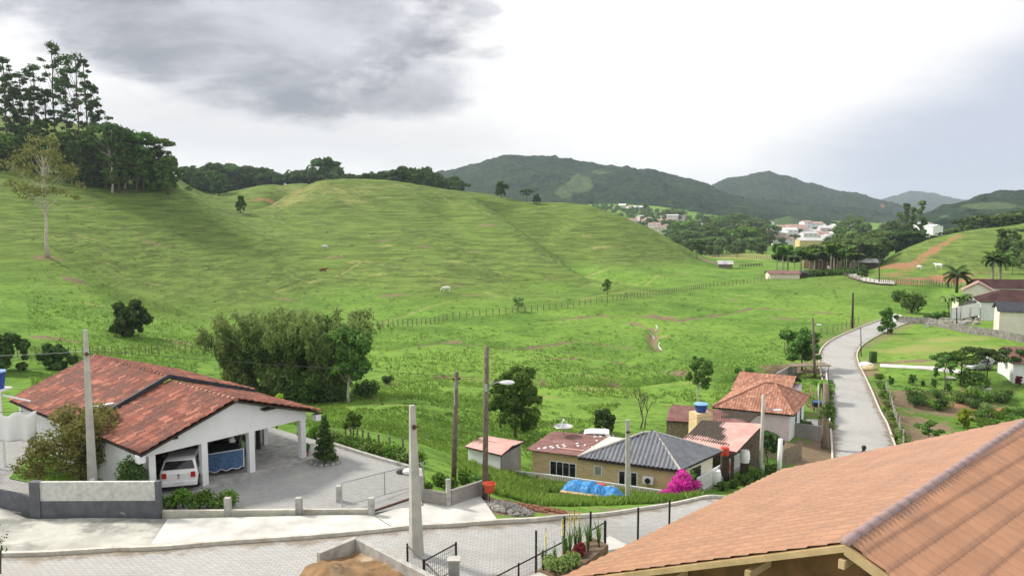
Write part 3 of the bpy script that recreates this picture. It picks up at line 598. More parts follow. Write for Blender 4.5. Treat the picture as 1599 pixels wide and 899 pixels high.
# ------------------------------------------------------------------ mountains
def mountain(name, ridge, Yr, Y0, z0, pxr, lump=9, seed=0, clears=(), soils=(), nu=620, nv=150, spur=0.28):
    px = np.linspace(pxr[0], pxr[1], nu); rp = np.array(ridge, float); pyv = np.interp(px, rp[:, 0], rp[:, 1])
    k = np.hanning(9); k /= k.sum(); pyv = np.convolve(np.pad(pyv, 4, 'edge'), k, 'valid')
    u = np.array([ray(p, 330)[0] for p in px]); w = np.array([ray(p, q)[1] for p, q in zip(px, pyv)])
    T = np.linspace(0, 1.5, nv)[:, None]; t1 = np.clip(T, 0, 1)
    Y = Y0+(Yr-Y0)*T+0*u[None]; X = u[None]*Y; zr = CZ+w*Yr-lump*0.6; 
    prof = t1**1.15*(1-0.10*np.sin(math.pi*t1)); Z = z0+(zr[None]-z0)*prof
    amp = (zr[None]-z0)*spur*np.sin(math.pi*np.clip(T, 0, 1))
    sp_ = 1-np.abs(fbm(X/430+Y/1500, Y/1100, seed+5, 4)*2-.95)*2.0; Z = Z+amp*(sp_-.4)
    Z = Z-np.clip(T-1, 0, 1)**1.2*(zr[None]-z0)*2.0
    for s, a in ((42., 1.3), (17., 1.0), (7.5, .5)):
        q = fbm(X/s, Y/s, seed+11, 2); Z = Z+lump*a*(q-.35)
    o = mkobj(name, np.stack([X.ravel(), Y.ravel(), Z.ravel()], 1), (lambda i: np.stack([i[:-1, :-1], i[:-1, 1:], i[1:, 1:], i[1:, :-1]], -1).reshape(-1, 4))(np.arange(X.size).reshape(X.shape)), 'forest', smooth=False, kind='structure')
    mk_ = np.zeros((X.size, 4), np.float32); PX = (u[None]*1231/1.0046+799.5)+0*Y; 
    WY = 330-(Z-CZ)/Y*1231
    for c, L in ((1, clears), (0, soils)):
        for a, b_, ra, rb, s in L: mk_[:, c] = np.maximum(mk_[:, c], (s*np.exp(-((PX-a)/ra)**2-((WY-b_)/rb)**2)).ravel())
    ca_ = o.data.color_attributes.new('mk', 'FLOAT_COLOR', 'POINT'); ca_.data.foreach_set('color', mk_.ravel())
    return o
mountain('mountain', [(-300,300),(200,300),(480,292),(560,285),(640,275),(690,265),(720,256),(750,249),(775,241),(800,237),(830,239),(860,240),(900,246),(940,252),(980,257),(1020,262),(1060,272),(1090,279),(1110,288),(1150,302),(1210,322),(1260,335),(1330,352)], 1900, 1150, -6, (560, 1330), 11, 3,
         clears=[(905,288,26,20,.9),(880,300,20,14,.8),(935,270,30,8,.6)])
mountain('mountain', [(980,300),(1060,292),(1110,285),(1130,278),(1160,271),(1185,265),(1200,263),(1225,270),(1250,279),(1290,289),(1340,299),(1370,309),(1400,315),(1420,324),(1440,338),(1470,350)], 2600, 1500, -20, (980, 1475), 13, 40, soils=[(1372,322,9,7,.5)])
mountain('mountain', [(1390,352),(1420,336),(1440,330),(1460,322),(1480,315),(1505,308),(1530,298),(1560,295),(1599,293),(1750,280),(2000,270)], 1300, 800, -10, (1385, 1950), 9, 80, nu=420, clears=[(1540,322,60,7,.9),(1470,338,20,6,.7)])
mountain('mountain', [(1270,352),(1300,326),(1340,318),(1380,308),(1420,296),(1460,300),(1500,310),(1600,318),(1700,340)], 5200, 4000, -20, (1280, 1700), 14, 90, nu=220, nv=60, spur=.1)
mountain('hill', [(560,300),(545,285),(580,266),(600,262),(640,268),(680,280),(720,300)], 1500, 1300, 0, (500, 760), 8, 120, nu=160, nv=50, spur=.1)
mountain('hill', [(1190,352),(1210,340),(1235,335),(1262,346),(1290,356),(1330,360)], 1180, 1020, -20, (1190, 1330), 2, 131, nu=140, nv=40, spur=.05, clears=[(1245,345,70,30,1.4)])
# ------------------------------------------------------------------ streets
L = smooth_line(ROADC); Lx = np.array(L)
dx = np.gradient(Lx, axis=0); dn = dx/np.hypot(dx[:, 0], dx[:, 1])[:, None]; nn_ = np.stack([-dn[:, 1], dn[:, 0]], 1)
halfw = np.interp(Lx[:, 1], [24, 40, 69, 100, 128, 150], [2.55, 2.6, 2.75, 2.75, 2.7, 2.7])[:, None]
left = Lx+nn_*halfw; right = Lx-nn_*halfw
X, F = strip(left, right, 330, 10, 0.07); ro_ = mkobj('road', X, F, 'paving_road', smooth=True, kind='structure'); ea = ro_.data.attributes.new('edge', 'FLOAT', 'POINT'); ea.data.foreach_set('value', np.abs(np.repeat(np.linspace(-1, 1, 11), 331)).astype(np.float32))
def draped(pts, z=0.0, step=0.6):
    P = np.array([p[:2] for p in pts], float); s = np.r_[0, np.cumsum(np.hypot(*(P[1:]-P[:-1]).T))]; n = max(2, int(s[-1]/step)); t = np.linspace(0, s[-1], n+1)
    x, y = np.interp(t, s, P[:, 0]), np.interp(t, s, P[:, 1]); return [Vector((a, b, c+z)) for a, b, c in zip(x, y, H(x, y))]
MB().rail(draped(left+nn_*0.08), 0.17, 0.22, 0.0).build('kerb', 'kerb', kind='structure')
k1 = [i for i in range(len(right)) if right[i][0] < -3.2]; k2 = [i for i in range(len(right)) if right[i][0] > -2.6]
for kk in (k1, k2):
    if len(kk) > 2: MB().rail(draped((right-nn_*0.08)[kk]), 0.17, 0.22, 0.0).build('kerb', 'kerb', kind='structure')
def gp(px, py, z=None):
    if z is None: return G(px, py)
    return pz(px, py, z)
# pavements and driveways (top edge, bottom edge)
lk = left+nn_*0.17; _t = np.linspace(0, 1, 1500); lk = np.stack([np.interp(_t, np.linspace(0, 1, len(lk)), lk[:, k]) for k in (0, 1)], 1)
def kline(x0, x1): return [p for p in lk if x0 <= p[0] <= x1]
def slab(name, A, B, mat, z=0.12, nu=60, nv=8, **k):
    X, F = strip(A, B, nu, nv, z); return mkobj(name, X, F, mat, smooth=True, kind='structure', **k)
pA = pz(262, 812, 0); pB = pz(582, 807, 0); pC = pz(610, 832, 0)
slab('pavement', [(pA.x, pA.y), (pB.x, pB.y)], kline(-14.1, -4.9), 'concrete_white', 0.17)
q0 = pz(65, 812, 0); slab('pavement', [(-33, 33.5), (-24, 34.5), (q0.x-.6, q0.y), (pA.x+.12, pA.y)], kline(-33, -13.85), 'concrete_stained', 0.165)
slab('driveway', [(pB.x+.05, pB.y), (-4.0, 34.6), (-2.9, 34.3), (-1.5, 35.9)], kline(-4.85, -0.6), 'concrete_white', 0.155, nv=14)
X, F = strip([tuple(p) for p in (right-nn_*.17) if -2.6 < p[0] < 5.0], [(-3.0, 23.4), (0.5, 23.6), (3.6, 25.6)], 30, 8, .06); mkobj('driveway', X, F, 'concrete_stained', smooth=True, kind='structure')
# the house yard, one level paved terrace with its retaining edge
yard = [(-15.1,32.75),(-6.0,32.95),(-4.0,34.0),(-4.6,38.4),(-7.5,40.7),(-11.0,43.7),(-14.5,46.5),(-20,50.5),(-26,52),(-36,46),(-36,33.6)]
MB().prism([(x, y, -0.9) for x, y in yard], (0, 0, 0.955)).build('yard', 'paving_yard', kind='structure')
# grass verge between the old road and the lower lots
# ------------------------------------------------------------------ plants
def leaves(clumps, n, size, rng, flat=0.0, shell=0.55, droop=0.0, long=1.0):
    """clumps: list of (x,y,z,rx,ry,rz). n leaves in all, each a bent quad"""
    C = np.array(clumps, float); vol = (C[:, 3]*C[:, 4]*C[:, 5])**(2/3.); pr = vol/vol.sum()
    ci = rng.choice(len(C), n, p=pr); d = rng.normal(size=(n, 3)); d /= np.linalg.norm(d, axis=1)[:, None]
    r = shell+(1-shell)*rng.random(n)**0.6; r *= (0.82+0.36*rng.random(n)); c = C[ci]; P = c[:, :3]+d*c[:, 3:]*r[:, None]
    nrm = d+rng.normal(size=(n, 3))*0.55; nrm[:, 2] += 0.35+flat; nrm /= np.linalg.norm(nrm, axis=1)[:, None]
    a = np.cross(nrm, rng.normal(size=(n, 3))); a /= np.linalg.norm(a, axis=1)[:, None]; a[:, 2] -= droop; a /= np.linalg.norm(a, axis=1)[:, None]; b = np.cross(nrm, a)
    s = size*(0.6+0.8*rng.random(n))[:, None]; a = a*s*long; b = b*s*0.62
    V = np.stack([P-a, P-b*0.9+nrm*s*.12, P+a, P+b*0.9+nrm*s*.12], 1).reshape(-1, 3)
    return V, np.arange(n*4).reshape(n, 4)
def leafobj(name, mat, parent, clumps, n, size, seed=0, **k):
    tg = {q: k.pop(q) for q in list(k) if q in ('label', 'cat', 'group', 'kind')}
    V, F = leaves(clumps, n, size, np.random.default_rng(seed), **k); return mkobj(name, V, F, mat, parent, **tg)
def limbs(base, top, clumps, r0, rng, twig=0.35, bend=0.06, n=7):
    m = MB(); base = Vector(base); top = Vector(top); h = (top-base).length; pts = []
    for i in range(7):
        t = i/6; pts.append(base.lerp(top, t)+Vector((rng.normal()*bend*h*.3*(t > 0), rng.normal()*bend*h*.3*(t > 0), 0)))
    m.tube(pts, [r0*(1.35 if i == 0 else 1-0.55*i/6) for i in range(7)], n)
    for c in clumps:
        t = min(0.98, max(0.35, (c[2]-c[5]*1.2-base.z)/max(h, .1)*0.8)); k = t*6; i = min(5, int(k)); s = pts[i].lerp(pts[i+1], k-i); e = Vector(c[:3]); mid = s.lerp(e, .5)+Vector((0, 0, -0.08*(e-s).length))
        m.tube([s, mid, e], [r0*twig, r0*twig*.6, r0*twig*.2], 5, cap=False)
    return m
def crown_round(h0, h1, rad, rng, n=11, squash=0.85):
    out = [(0, 0, (h0+h1)/2, rad*.42, rad*.42, (h1-h0)*.30)]; n = int(n*2.1); ex, ey = rng.normal()*.15, rng.normal()*.15
    for i in range(n):
        a = i*2.4+rng.random()*1.3; t = (i+.5)/n; zz = h0+(h1-h0)*(0.06+.84*t+rng.normal()*.05); rr = rad*rng.uniform(.35, .92)*math.sqrt(max(0.12, 1-(1.75*t-.75)**2*.8))
        s = rad*(0.13+0.20*rng.random()); out.append((rr*math.cos(a), rr*math.sin(a), zz, s, s, s*squash))
    return out
def crown_sparse(h, rad, rng, n=24):
    out = []
    for i in range(n):
        t = (i+.5)/n; zz = h*(.50+.48*t); a = i*2.4+rng.random(); rr = rad*rng.uniform(.35, 1.05)*math.sin(math.pi*min(1, .32+t*.58)); s = rad*(.12+.12*rng.random()); out.append((rr*math.cos(a), rr*math.sin(a), zz+rng.normal()*.2, s*1.5, s*1.5, s*.75))
    return out
def crown_umbrella(h, rad, rng, n=9, drop=0.0):
    out = []
    for i in range(n):
        a = i*2.4+rng.random(); rr = rad*math.sqrt((i+.3)/n)*.85; s = rad*(.22+.13*rng.random()); out.append((rr*math.cos(a), rr*math.sin(a), h-rr*rr/rad*.35+rng.normal()*.25, s, s, s*.42))
    return out
def crown_gum(h, rad, rng, n=14):
    out = []
    for i in range(n):
        t = (i+.5)/n; zz = h*(.40+.58*t+rng.normal()*.02); a = rng.random()*6.28; rr = rad*(0.15+.85*rng.random())*(1.1-t*.6); s = rad*(.10+.14*rng.random()); out.append((rr*math.cos(a), rr*math.sin(a), zz, s*1.15, s*1.15, s*.62))
    out.append((0, 0, h*.99, rad*.3, rad*.3, rad*.18)); return out
def tree(kindname, label, cat, loc, clumps, nleaf, lsize, leaf, r0=0.15, toph=None, seed=0, bark='bark', group=None, rz=0, twig=.35, bend=.06, **k):
    rng = np.random.default_rng(seed+77); o = thing(kindname, label, cat, loc, rz, group)
    L = Vector(loc); ca, sa = math.cos(rz), math.sin(rz)
    W_ = [(L.x+c[0]*ca-c[1]*sa, L.y+c[0]*sa+c[1]*ca, L.z+c[2], *c[3:]) for c in clumps]
    th = toph or max(c[2] for c in clumps)*.85
    limbs((L.x, L.y, L.z-.3), (L.x, L.y, L.z+th), W_, r0, rng, twig, bend).build('trunk', bark, o, smooth=True)
    leafobj('crown', leaf, o, W_, nleaf, lsize, seed, **k); return o
def rtree(label, px, py, hpx, wpx, leaf='leaf_mid', n=5000, ls=.16, seed=1, base_frac=.22, cat='tree', name='tree', group=None, gpt=None, bark='bark', style='round', nc=12, sp=None, **k):
    """tree whose foot is on the ground seen at px,py; height and width measured against its distance"""
    p = sp or gpt or G(px, py); Y = p.y; h = hpx/FPX*Y*1.02; r = wpx/FPX*Y/2; rng = np.random.default_rng(seed)
    if style == 'round': cl = crown_round(h*base_frac, h*.94, r*.95, rng, nc)
    elif style == 'sparse': cl = crown_sparse(h, r, rng, nc)
    elif style == 'umbrella': cl = crown_umbrella(h*.92, r, rng, nc)+crown_umbrella(h*.78, r*.7, rng, max(3, nc//2))
    elif style == 'gum': cl = crown_gum(h*.97, r, rng, nc)
    return tree(name, label, cat, (p.x, p.y, p.z), cl, n, ls, leaf, r0=k.pop('r0', h*.022), seed=seed, bark=bark, group=group, **k)
def bush(label, p, h, r, leaf='leaf_mid', n=900, ls=.1, seed=1, cat='bush', name='bush', group=None, nc=7):
    rng = np.random.default_rng(seed); o = thing(name, label, cat, p, 0, group); W_ = []
    for i in range(nc):
        a = i*2.4+rng.random(); rr = r*.55*math.sqrt((i+.2)/nc); s = r*(.38+.2*rng.random()); W_.append((p[0]+rr*math.cos(a), p[1]+rr*math.sin(a), p[2]+h*(.4+.28*rng.random()), s, s, h*(.3+.1*rng.random())))
    m = MB()
    for w in W_[:5]: m.tube([(p[0], p[1], p[2]-.1), (p[0]*.5+w[0]*.5, p[1]*.5+w[1]*.5, p[2]+h*.3), w[:3]], [h*.03, h*.02, h*.008], 5, cap=False)
    m.build('stem', 'bark', o); leafobj('foliage', leaf, o, W_, n, ls, seed); return o
def palm(label, p, h, fl, nf=16, seed=1, leaf='leaf_mid', trunk='trunk_palm', group=None, droop=.9, tr=.16, name='palm_tree', lw=.16, lean=(0, 0), shaft=True):
    rng = np.random.default_rng(seed); o = thing(name, label, 'palm tree', p, 0, group); P = Vector(p); top = P+Vector((lean[0], lean[1], h))
    MB().tube([P-Vector((0, 0, .3)), P.lerp(top, .3), P.lerp(top, .7)+Vector((lean[0]*.1, 0, 0)), top], [tr*1.25, tr, tr*.9, tr*.75], 8).build('trunk', trunk, o, smooth=True)
    V, F = [], []; 
    for i in range(nf):
        a = i*2.4+rng.random()*.5; e0 = R(75-100*(i/nf)+rng.random()*12); L_ = fl*(.85+.3*rng.random()); d = Vector((math.cos(a), math.sin(a), 0)); side = Vector((-d.y, d.x, 0)); q = top.copy(); e = e0; pts = []
        for s in range(9):
            pts.append(q.copy()); q = q+(d*math.cos(e)+Vector((0, 0, math.sin(e))))*L_/9; e -= droop/8*(1+.3*rng.random())*1.6
        for s in range(1, 9):
            for sub in (0, .5):
                c = pts[s-1].lerp(pts[s], sub+.25); w = fl*.28*math.sin(math.pi*min(1, (s+sub)/9.5)**.7)+.05
                for sg in (-1, 1):
                    ln = side*sg*w+Vector((0, 0, -w*.45))+d*w*.35; hw = d*lw*.5; k = len(V); V += [c-hw, c+ln-hw*.2, c+ln+hw*.3, c+hw]; F.append((k, k+1, k+2, k+3))
    mkobj('fronds', [tuple(v) for v in V], np.array(F), leaf, o)
    if shaft: MB().tube([top-Vector((0, 0, h*.10)), top+Vector((0, 0, .1))], [tr*.95, tr*.6], 8).build('crown_shaft', leaf, o, smooth=True)
    return o
def banana(label, p, h, seed=1, group=None, n=9, leaf='leaf_bright'):
    rng = np.random.default_rng(seed); o = thing('banana_plant', label, 'banana plant', p, 0, group); P = Vector(p); m = MB(); V, F = [], []
    for s in range(3):
        b = P+Vector((rng.normal()*.25, rng.normal()*.25, -.1)); t = b+Vector((rng.normal()*.2, rng.normal()*.2, h*.5)); m.tube([b, t], [.12, .07], 7)
        for i in range(n):
            a = i*2.4+rng.random(); d = Vector((math.cos(a), math.sin(a), 0)); side = Vector((-d.y, d.x, 0)); q = t.copy(); e = R(70-rng.random()*30); L_ = h*.6*(.7+.4*rng.random()); k0 = len(V)
            for j in range(7):
                w = L_*.13*math.sin(math.pi*(j+.4)/6.9); V += [q-side*w+Vector((0, 0, w*.4)), q, q+side*w+Vector((0, 0, w*.4))]
                if j: k = k0+3*j; F += [(k-3, k-2, k+1, k), (k-2, k-1, k+2, k+1)]
                q = q+(d*math.cos(e)+Vector((0, 0, math.sin(e))))*L_/6; e -= .32
    m.build('stem', 'leaf_olive', o); mkobj('leaf', [tuple(v) for v in V], np.array(F), leaf, o); return o
# ---- bamboo grove left of the middle
rng = np.random.default_rng(5)
def bamboo(label, px, py, hpx, wpx, seed, leaf='leaf_olive', nst=26, n=9000):
    p = G(px, py); r = np.random.default_rng(seed); h = hpx/FPX*p.y; w = wpx/FPX*p.y/2; o = thing('bamboo_clump', label, 'bamboo', p, 0, 'bamboo clumps in the pasture grove'); m = MB(); W_ = []
    for i in range(nst):
        a = r.random()*6.28; q = r.random()**.5; b = Vector((p.x+math.cos(a)*w*.35*q, p.y+math.sin(a)*w*.35*q, p.z-.1)); hh = h*(.7+.3*r.random()); out = Vector((math.cos(a), math.sin(a)*.8, 0))*w*(.3+.45*q)
        pts = [b+out*(t**2.2)+Vector((0, 0, hh*(t-.12*t**4))) for t in (0, .25, .5, .75, 1)]; m.tube(pts, [.05, .045, .04, .03, .01], 5)
        for t in np.linspace(.18, 1, 9):
            c = b+out*(t**2.2)+Vector((0, 0, hh*(t-.12*t**4))); s = .38+.35*r.random(); W_.append((c.x+r.normal()*.3, c.y+r.normal()*.3, c.z, s, s, s*1.3))
    m.build('canes', 'leaf_olive', o, smooth=True); leafobj('foliage', leaf, o, W_, int(n*1.2), .16, seed, shell=.1, droop=.8, long=1.7); return o
bamboo('tall olive bamboo clump at the left end of the grove, leaning out over the grass', 378, 612, 135, 110, 1, 'leaf_olive', 26, 9000)
bamboo('tallest feathery bamboo clump in the middle of the grove', 432, 622, 160, 110, 2, 'leaf_olive', 30, 11000)
bamboo('dense bamboo clump right of the middle, touching the broadleaf tree', 520, 624, 160, 120, 3, 'leaf_olive', 30, 11000)
bamboo('short bamboo clump filling the back of the grove between the tall ones', 478, 612, 135, 90, 4, 'leaf_mid', 22, 8000)
rtree('leafy bright green tree with pale bare stem at the right end of the grove', 545, 628, 128, 92, 'leaf_mid', 9000, .17, 11, .32, nc=16, bark='bark_pale', r0=.14)
rtree('airy grey green tree with a forked trunk in front of the bamboo', 418, 622, 100, 78, 'leaf_dark', 3800, .15, 12, .5, nc=12, bark='bark_pale', r0=.13)
rtree('low rounded pale green shrub tree at the foot of the bamboo', 485, 628, 55, 70, 'leaf_mid', 3000, .14, 13, .08, nc=9)
for i, (px, py, s) in enumerate([(400,622,30),(455,626,26),(520,628,28),(572,622,24)]):
    bush('dark undergrowth bush at the foot of the bamboo grove', G(px, py), 1.7+.3*(i % 2), 1.8, 'leaf_dark', 1100, .14, 30+i, group='undergrowth of the bamboo grove')
rtree('broad dark round tree in the valley behind the wooden lamp pole', 806, 684, 122, 92, 'leaf_mid', 9000, .15, 14, .18, nc=16, r0=.13)
rtree('second stem of dark green foliage left of the broad valley tree', 783, 668, 92, 56, 'leaf_mid', 4200, .15, 15, .25, nc=10, r0=.09)
rtree('round dark solitary shrub tree on the left hillside above the carport roof', 203, 524, 56, 64, 'leaf_dark', 4500, .26, 16, .05, nc=12)
rtree('dark low tree standing left of the solitary hillside shrub tree', 88, 576, 44, 60, 'leaf_dark', 3000, .2, 17, .1, nc=9)
rtree('dark bush tree cut by the left edge of the picture', 8, 580, 66, 70, 'leaf_dark', 3600, .2, 18, .08, nc=10)
rtree('tall slender tree with pale straight trunk and thin yellowish crown on the left slope', 75, 402, 184, 100, 'leaf_tan', 3000, .26, 19, .46, nc=40, bark='bark_pale', r0=.36, twig=.22, bend=.015, style='sparse', shell=.1)
rtree('small dark tree on the ridge saddle between the two left hills', 376, 333, 30, 20, 'leaf_mid', 900, .5, 20, .1, nc=7)
rtree('slim young tree with a thin trunk on the grass slope behind the yard', 552, 700, 62, 34, 'leaf_mid', 900, .12, 21, .55, nc=8, r0=.05)
rtree('pale slender tree standing in the middle of the valley before the ditch', 1091, 632, 82, 44, 'leaf_mid', 2200, .2, 22, .35, nc=11, bark='bark_pale', r0=.10)
rtree('low round bush tree to the right of the slender valley tree', 1167, 608, 40, 46, 'leaf_mid', 2200, .2, 23, .05, nc=9)
rtree('large dark spreading tree beside the concrete lamp pole at the road bend', 1252, 578, 74, 68, 'leaf_mid', 4200, .26, 24, .22, nc=14)
rtree('dark dense tree right behind the brown roof and the white car', 942, 676, 42, 46, 'leaf_dark', 2600, .15, 25, .1, nc=9)
bush('small dark bush on the open pasture right of the bamboo grove', G(605, 598), 1.0, .8, 'leaf_dark', 700, .12, 26)
rtree('pale bare bushy tree alone on the mid pasture', 808, 486, 26, 22, 'leaf_olive', 260, .3, 27, .3, nc=8, r0=.08)
rtree('thin young tree by the fence in the right part of the pasture', 948, 474, 40, 16, 'leaf_mid', 220, .3, 28, .5, nc=6, r0=.05)
def bare(label, px, py, hpx, seed):
    p = G(px, py); h = hpx/FPX*p.y; r = np.random.default_rng(seed); o = thing('bare_tree', label, 'tree', p); m = MB(); 
    def br(a, d, L_, rad, lev):
        b = a+d*L_; m.tube([a, a.lerp(b, .5)+Vector((r.normal()*.05*L_, r.normal()*.05*L_, 0)), b], [rad, rad*.8, rad*.55], 5, cap=False)
        if lev: 
            for _ in range(3): br(a.lerp(b, .6+.4*r.random()), (d+Vector((r.normal()*.5, r.normal()*.5, .25))).normalized(), L_*.62, rad*.55, lev-1)
    br(p-Vector((0, 0, .1)), Vector((0, 0, 1)), h*.45, .09, 4); br(p+Vector((.4, 0, -.1)), Vector((.15, 0, 1)).normalized(), h*.4, .07, 3)
    m.build('branches', 'bark', o); return o
bare('leafless grey tree with forking twigs on the pasture behind the brick house', 1000, 668, 75, 3)
# ---- wooded left hill: tall gum trees against the sky
gum = []
for i, (px, py, hp, wp) in enumerate([(16,292,200,62),(40,296,180,56),(62,300,196,60),(92,300,232,64),(128,300,214,76),(150,302,168,62),(78,292,150,46),(110,292,170,50),(28,288,150,46),(2,296,190,60),(-30,296,190,60),(52,280,140,40),(140,290,196,40)]):
    p = py_(px, py, 248+(i*7) % 26); p.z = Hz(p.x, p.y); h = (py-(py-hp))/FPX*p.y
    p = Vector((p.x, p.y, p.z)); _, w_ = ray(px, py-hp); h = CZ+w_*p.y-p.z
    r_ = np.random.default_rng(60+i); cl = crown_gum(h, wp/FPX*p.y/2, r_, 26)
    tree('gum_tree', ['slim eucalyptus second of the row at the left edge', 'slim eucalyptus third from the left edge, shorter than its neighbours', 'slim eucalyptus just left of the tallest one', '', '', 'shorter eucalyptus at the right end of the row', 'short eucalyptus standing in front of the tallest one', 'short eucalyptus between the two tallest ones', 'short eucalyptus low behind the left end of the row', 'eucalyptus cut by the left edge of the picture', 'eucalyptus just outside the left edge of the row', 'lowest slim eucalyptus in the middle of the row', 'narrow eucalyptus behind the wide tiered one'][i] if i not in (3, 4) else ('tallest eucalyptus with an arched topmost tuft, highest against the sky' if i == 3 else 'eucalyptus with wide tiers standing right of the tallest one'), 'tree', p, cl, 1900, .42, 'leaf_dark', r0=.30, toph=h*.97, seed=60+i, group='tall eucalyptus trees on the left hill', twig=.28, bend=.012, shell=.1, flat=.5, bark='bark')
wood = []
for i, (px, py, hp, wp, st) in enumerate([(175,303,112,80,'umbrella'),(215,303,100,70,'umbrella'),(245,300,88,62,'umbrella'),(150,303,90,62,'round'),(120,303,70,60,'round'),(262,298,60,46,'round'),(200,304,62,60,'round'),(228,304,58,56,'round'),
      (20,278,60,70,'round'),(50,282,70,60,'round'),(85,292,64,60,'round'),(-20,276,70,70,'round'),(0,268,55,60,'round'),(172,304,52,50,'round'),(255,302,40,40,'round'),(140,304,44,44,'round'),(195,300,92,60,'umbrella'),(105,300,96,50,'umbrella'),(130,282,72,60,'round'),(10,290,84,64,'round'),(62,276,64,56,'round'),(95,280,74,58,'round'),(185,290,80,60,'round'),(225,292,70,56,'round'),(252,290,62,46,'round'),(-45,284,80,60,'round'),(165,278,92,54,'round'),(40,268,76,60,'round')]):
    u, _ = ray(px, py); Y = 240+(i*5) % 18; z = Hz(u*Y, Y); _, w_ = ray(px, py-hp); h = max(5, CZ+w_*Y-z); r = wp/FPX*Y/2; g = np.random.default_rng(90+i)
    cl = crown_umbrella(h*.93, r, g, 12)+crown_umbrella(h*.74, r*.8, g, 7)+crown_umbrella(h*.5, r*.6, g, 4) if st == 'umbrella' else crown_round(h*.15, h*.96, r, g, 12)
    tree('woodland_tree', 'broadleaf tree with spreading layered crown at the edge of the left wood' if st == 'umbrella' else 'dark bushy tree low in the edge of the left wood', 'tree', (u*Y, Y, z), cl, 2600, .46, 'leaf_dark' if i % 3 == 0 else 'leaf_mid', r0=.28, seed=90+i, group='spreading trees at the edge of the left wood' if st == 'umbrella' else 'bushy trees at the edge of the left wood', bark='bark_pale' if i % 4 == 0 else 'bark', shell=.1)
for i in range(16):
    px = -50+i*13.5; Y = 285+(i*11) % 22; u, _ = ray(px, 330); z = Hz(u*Y, Y); _, w_ = ray(px, [232, 240, 228, 246][i % 4]+i*.8); h = max(7, CZ+w_*Y-z); g = np.random.default_rng(140+i)
    tree('woodland_tree', 'dark tree standing behind the eucalyptus trunks on the left hilltop', 'tree', (u*Y, Y, z), crown_round(h*.08, h*.96, 6.5, g, 9), 1300, .5, 'leaf_mid', r0=.26, seed=140+i, group='dark trees behind the eucalyptus row', shell=.1)
# distant tree prototypes, copied with their trunks
def protos(leaf, seed, n=4, nl=650, h=10, ls=.62, styles=('round', 'umbrella')):
    out = []
    for i in range(n):
        g = np.random.default_rng(seed+i); st = styles[i % len(styles)]
        cl = crown_round(h*.12, h*.95, h*.42, g, 10) if st == 'round' else (crown_umbrella(h*.92, h*.5, g, 9)+crown_umbrella(h*.65, h*.35, g, 5) if st == 'umbrella' else crown_gum(h, h*.17, g, 12))
        out.append(tree('tree', '', 'tree', (0, 0, -500), cl, nl, ls, leaf, r0=.2, seed=seed+i))
    return out
PF = protos('leaf_far', 300, 5, 800); PD = protos('leaf_dark', 320, 4, 800); PB = protos('leaf_bright', 340, 2, 700)
def ptree(P, i, px, py, hpx, label, group, Y=None, sink=0.0, name='tree', wide=1.0):
    if Y is None: p = G(px, py)
    else: u, _ = ray(px, 330); p = Vector((u*Y, Y, Hz(u*Y, Y)))
    _, w_ = ray(px, py-hpx)
    h = (CZ+w_*p.y-p.z) if Y is not None else hpx/FPX*p.y
    h = max(h, 3); o = place(P[i % len(P)], USED, (p.x, p.y, p.z-sink*h), i*1.7, (h/10*wide, h/10*wide, h/10), label, group); return o
# dark treeline behind the ridge saddle and on the hill's far side
rr = random.Random(4); k = 0
TL = [(275,262),(300,257),(330,253),(350,250),(375,258),(405,256),(430,268),(450,266),(478,262),(500,255),(520,262),(545,266),(565,270),(590,268),(610,268),(632,262),(655,258),(676,265),(700,274),(718,283)]
for j in range(44):
    px = 262+j*10.7+rr.uniform(-4, 4); top = np.interp(px, [a for a, b in TL], [b for a, b in TL])+rr.uniform(-3, 5); Y = (455 if px > 560 else (560 if px > 345 else 520))+rr.uniform(-25, 25)
    if px > 728: continue
    if 345 < px < 540: Y += 20
    ptree(PD, j, px, 300, 300-top, 'dark tree in the line of woods along the skyline behind the green hill', 'dark trees along the skyline ridge', Y=Y, sink=.05)
for j in range(14): ptree(PD, j, 282+j*5.5, 300, 16+(j*5) % 9, 'dark tree in the line of woods along the skyline behind the green hill', 'dark trees along the skyline ridge', Y=455+(j*7) % 30, sink=.3, wide=1.5)
ptree(PD[1:2], 0, 508, 300, 54, 'wide flat topped tree rising above the skyline woods', None, Y=470)
for j in range(26):
    px = 270+j*9+rr.uniform(-4, 4); px < 345 and ptree(PD, j, px, 300, 28+rr.uniform(-4, 6), 'dark tree in the line of woods along the skyline behind the green hill', 'dark trees along the skyline ridge', Y=430+rr.uniform(-8, 30))
for j, (px, py, h) in enumerate([(783,305,24),(822,309,14),(838,311,9),(296,318,8)]):
    ptree(PD, j, px, py, h, ['spindly dark tree poking above the hill crest', 'small bush tree on the crest right of the spindly one', 'tiny bush on the far right of the hill crest', 'tiny bush on the upper left slope'][j], None, Y=[394, 386, 383, 280][j])
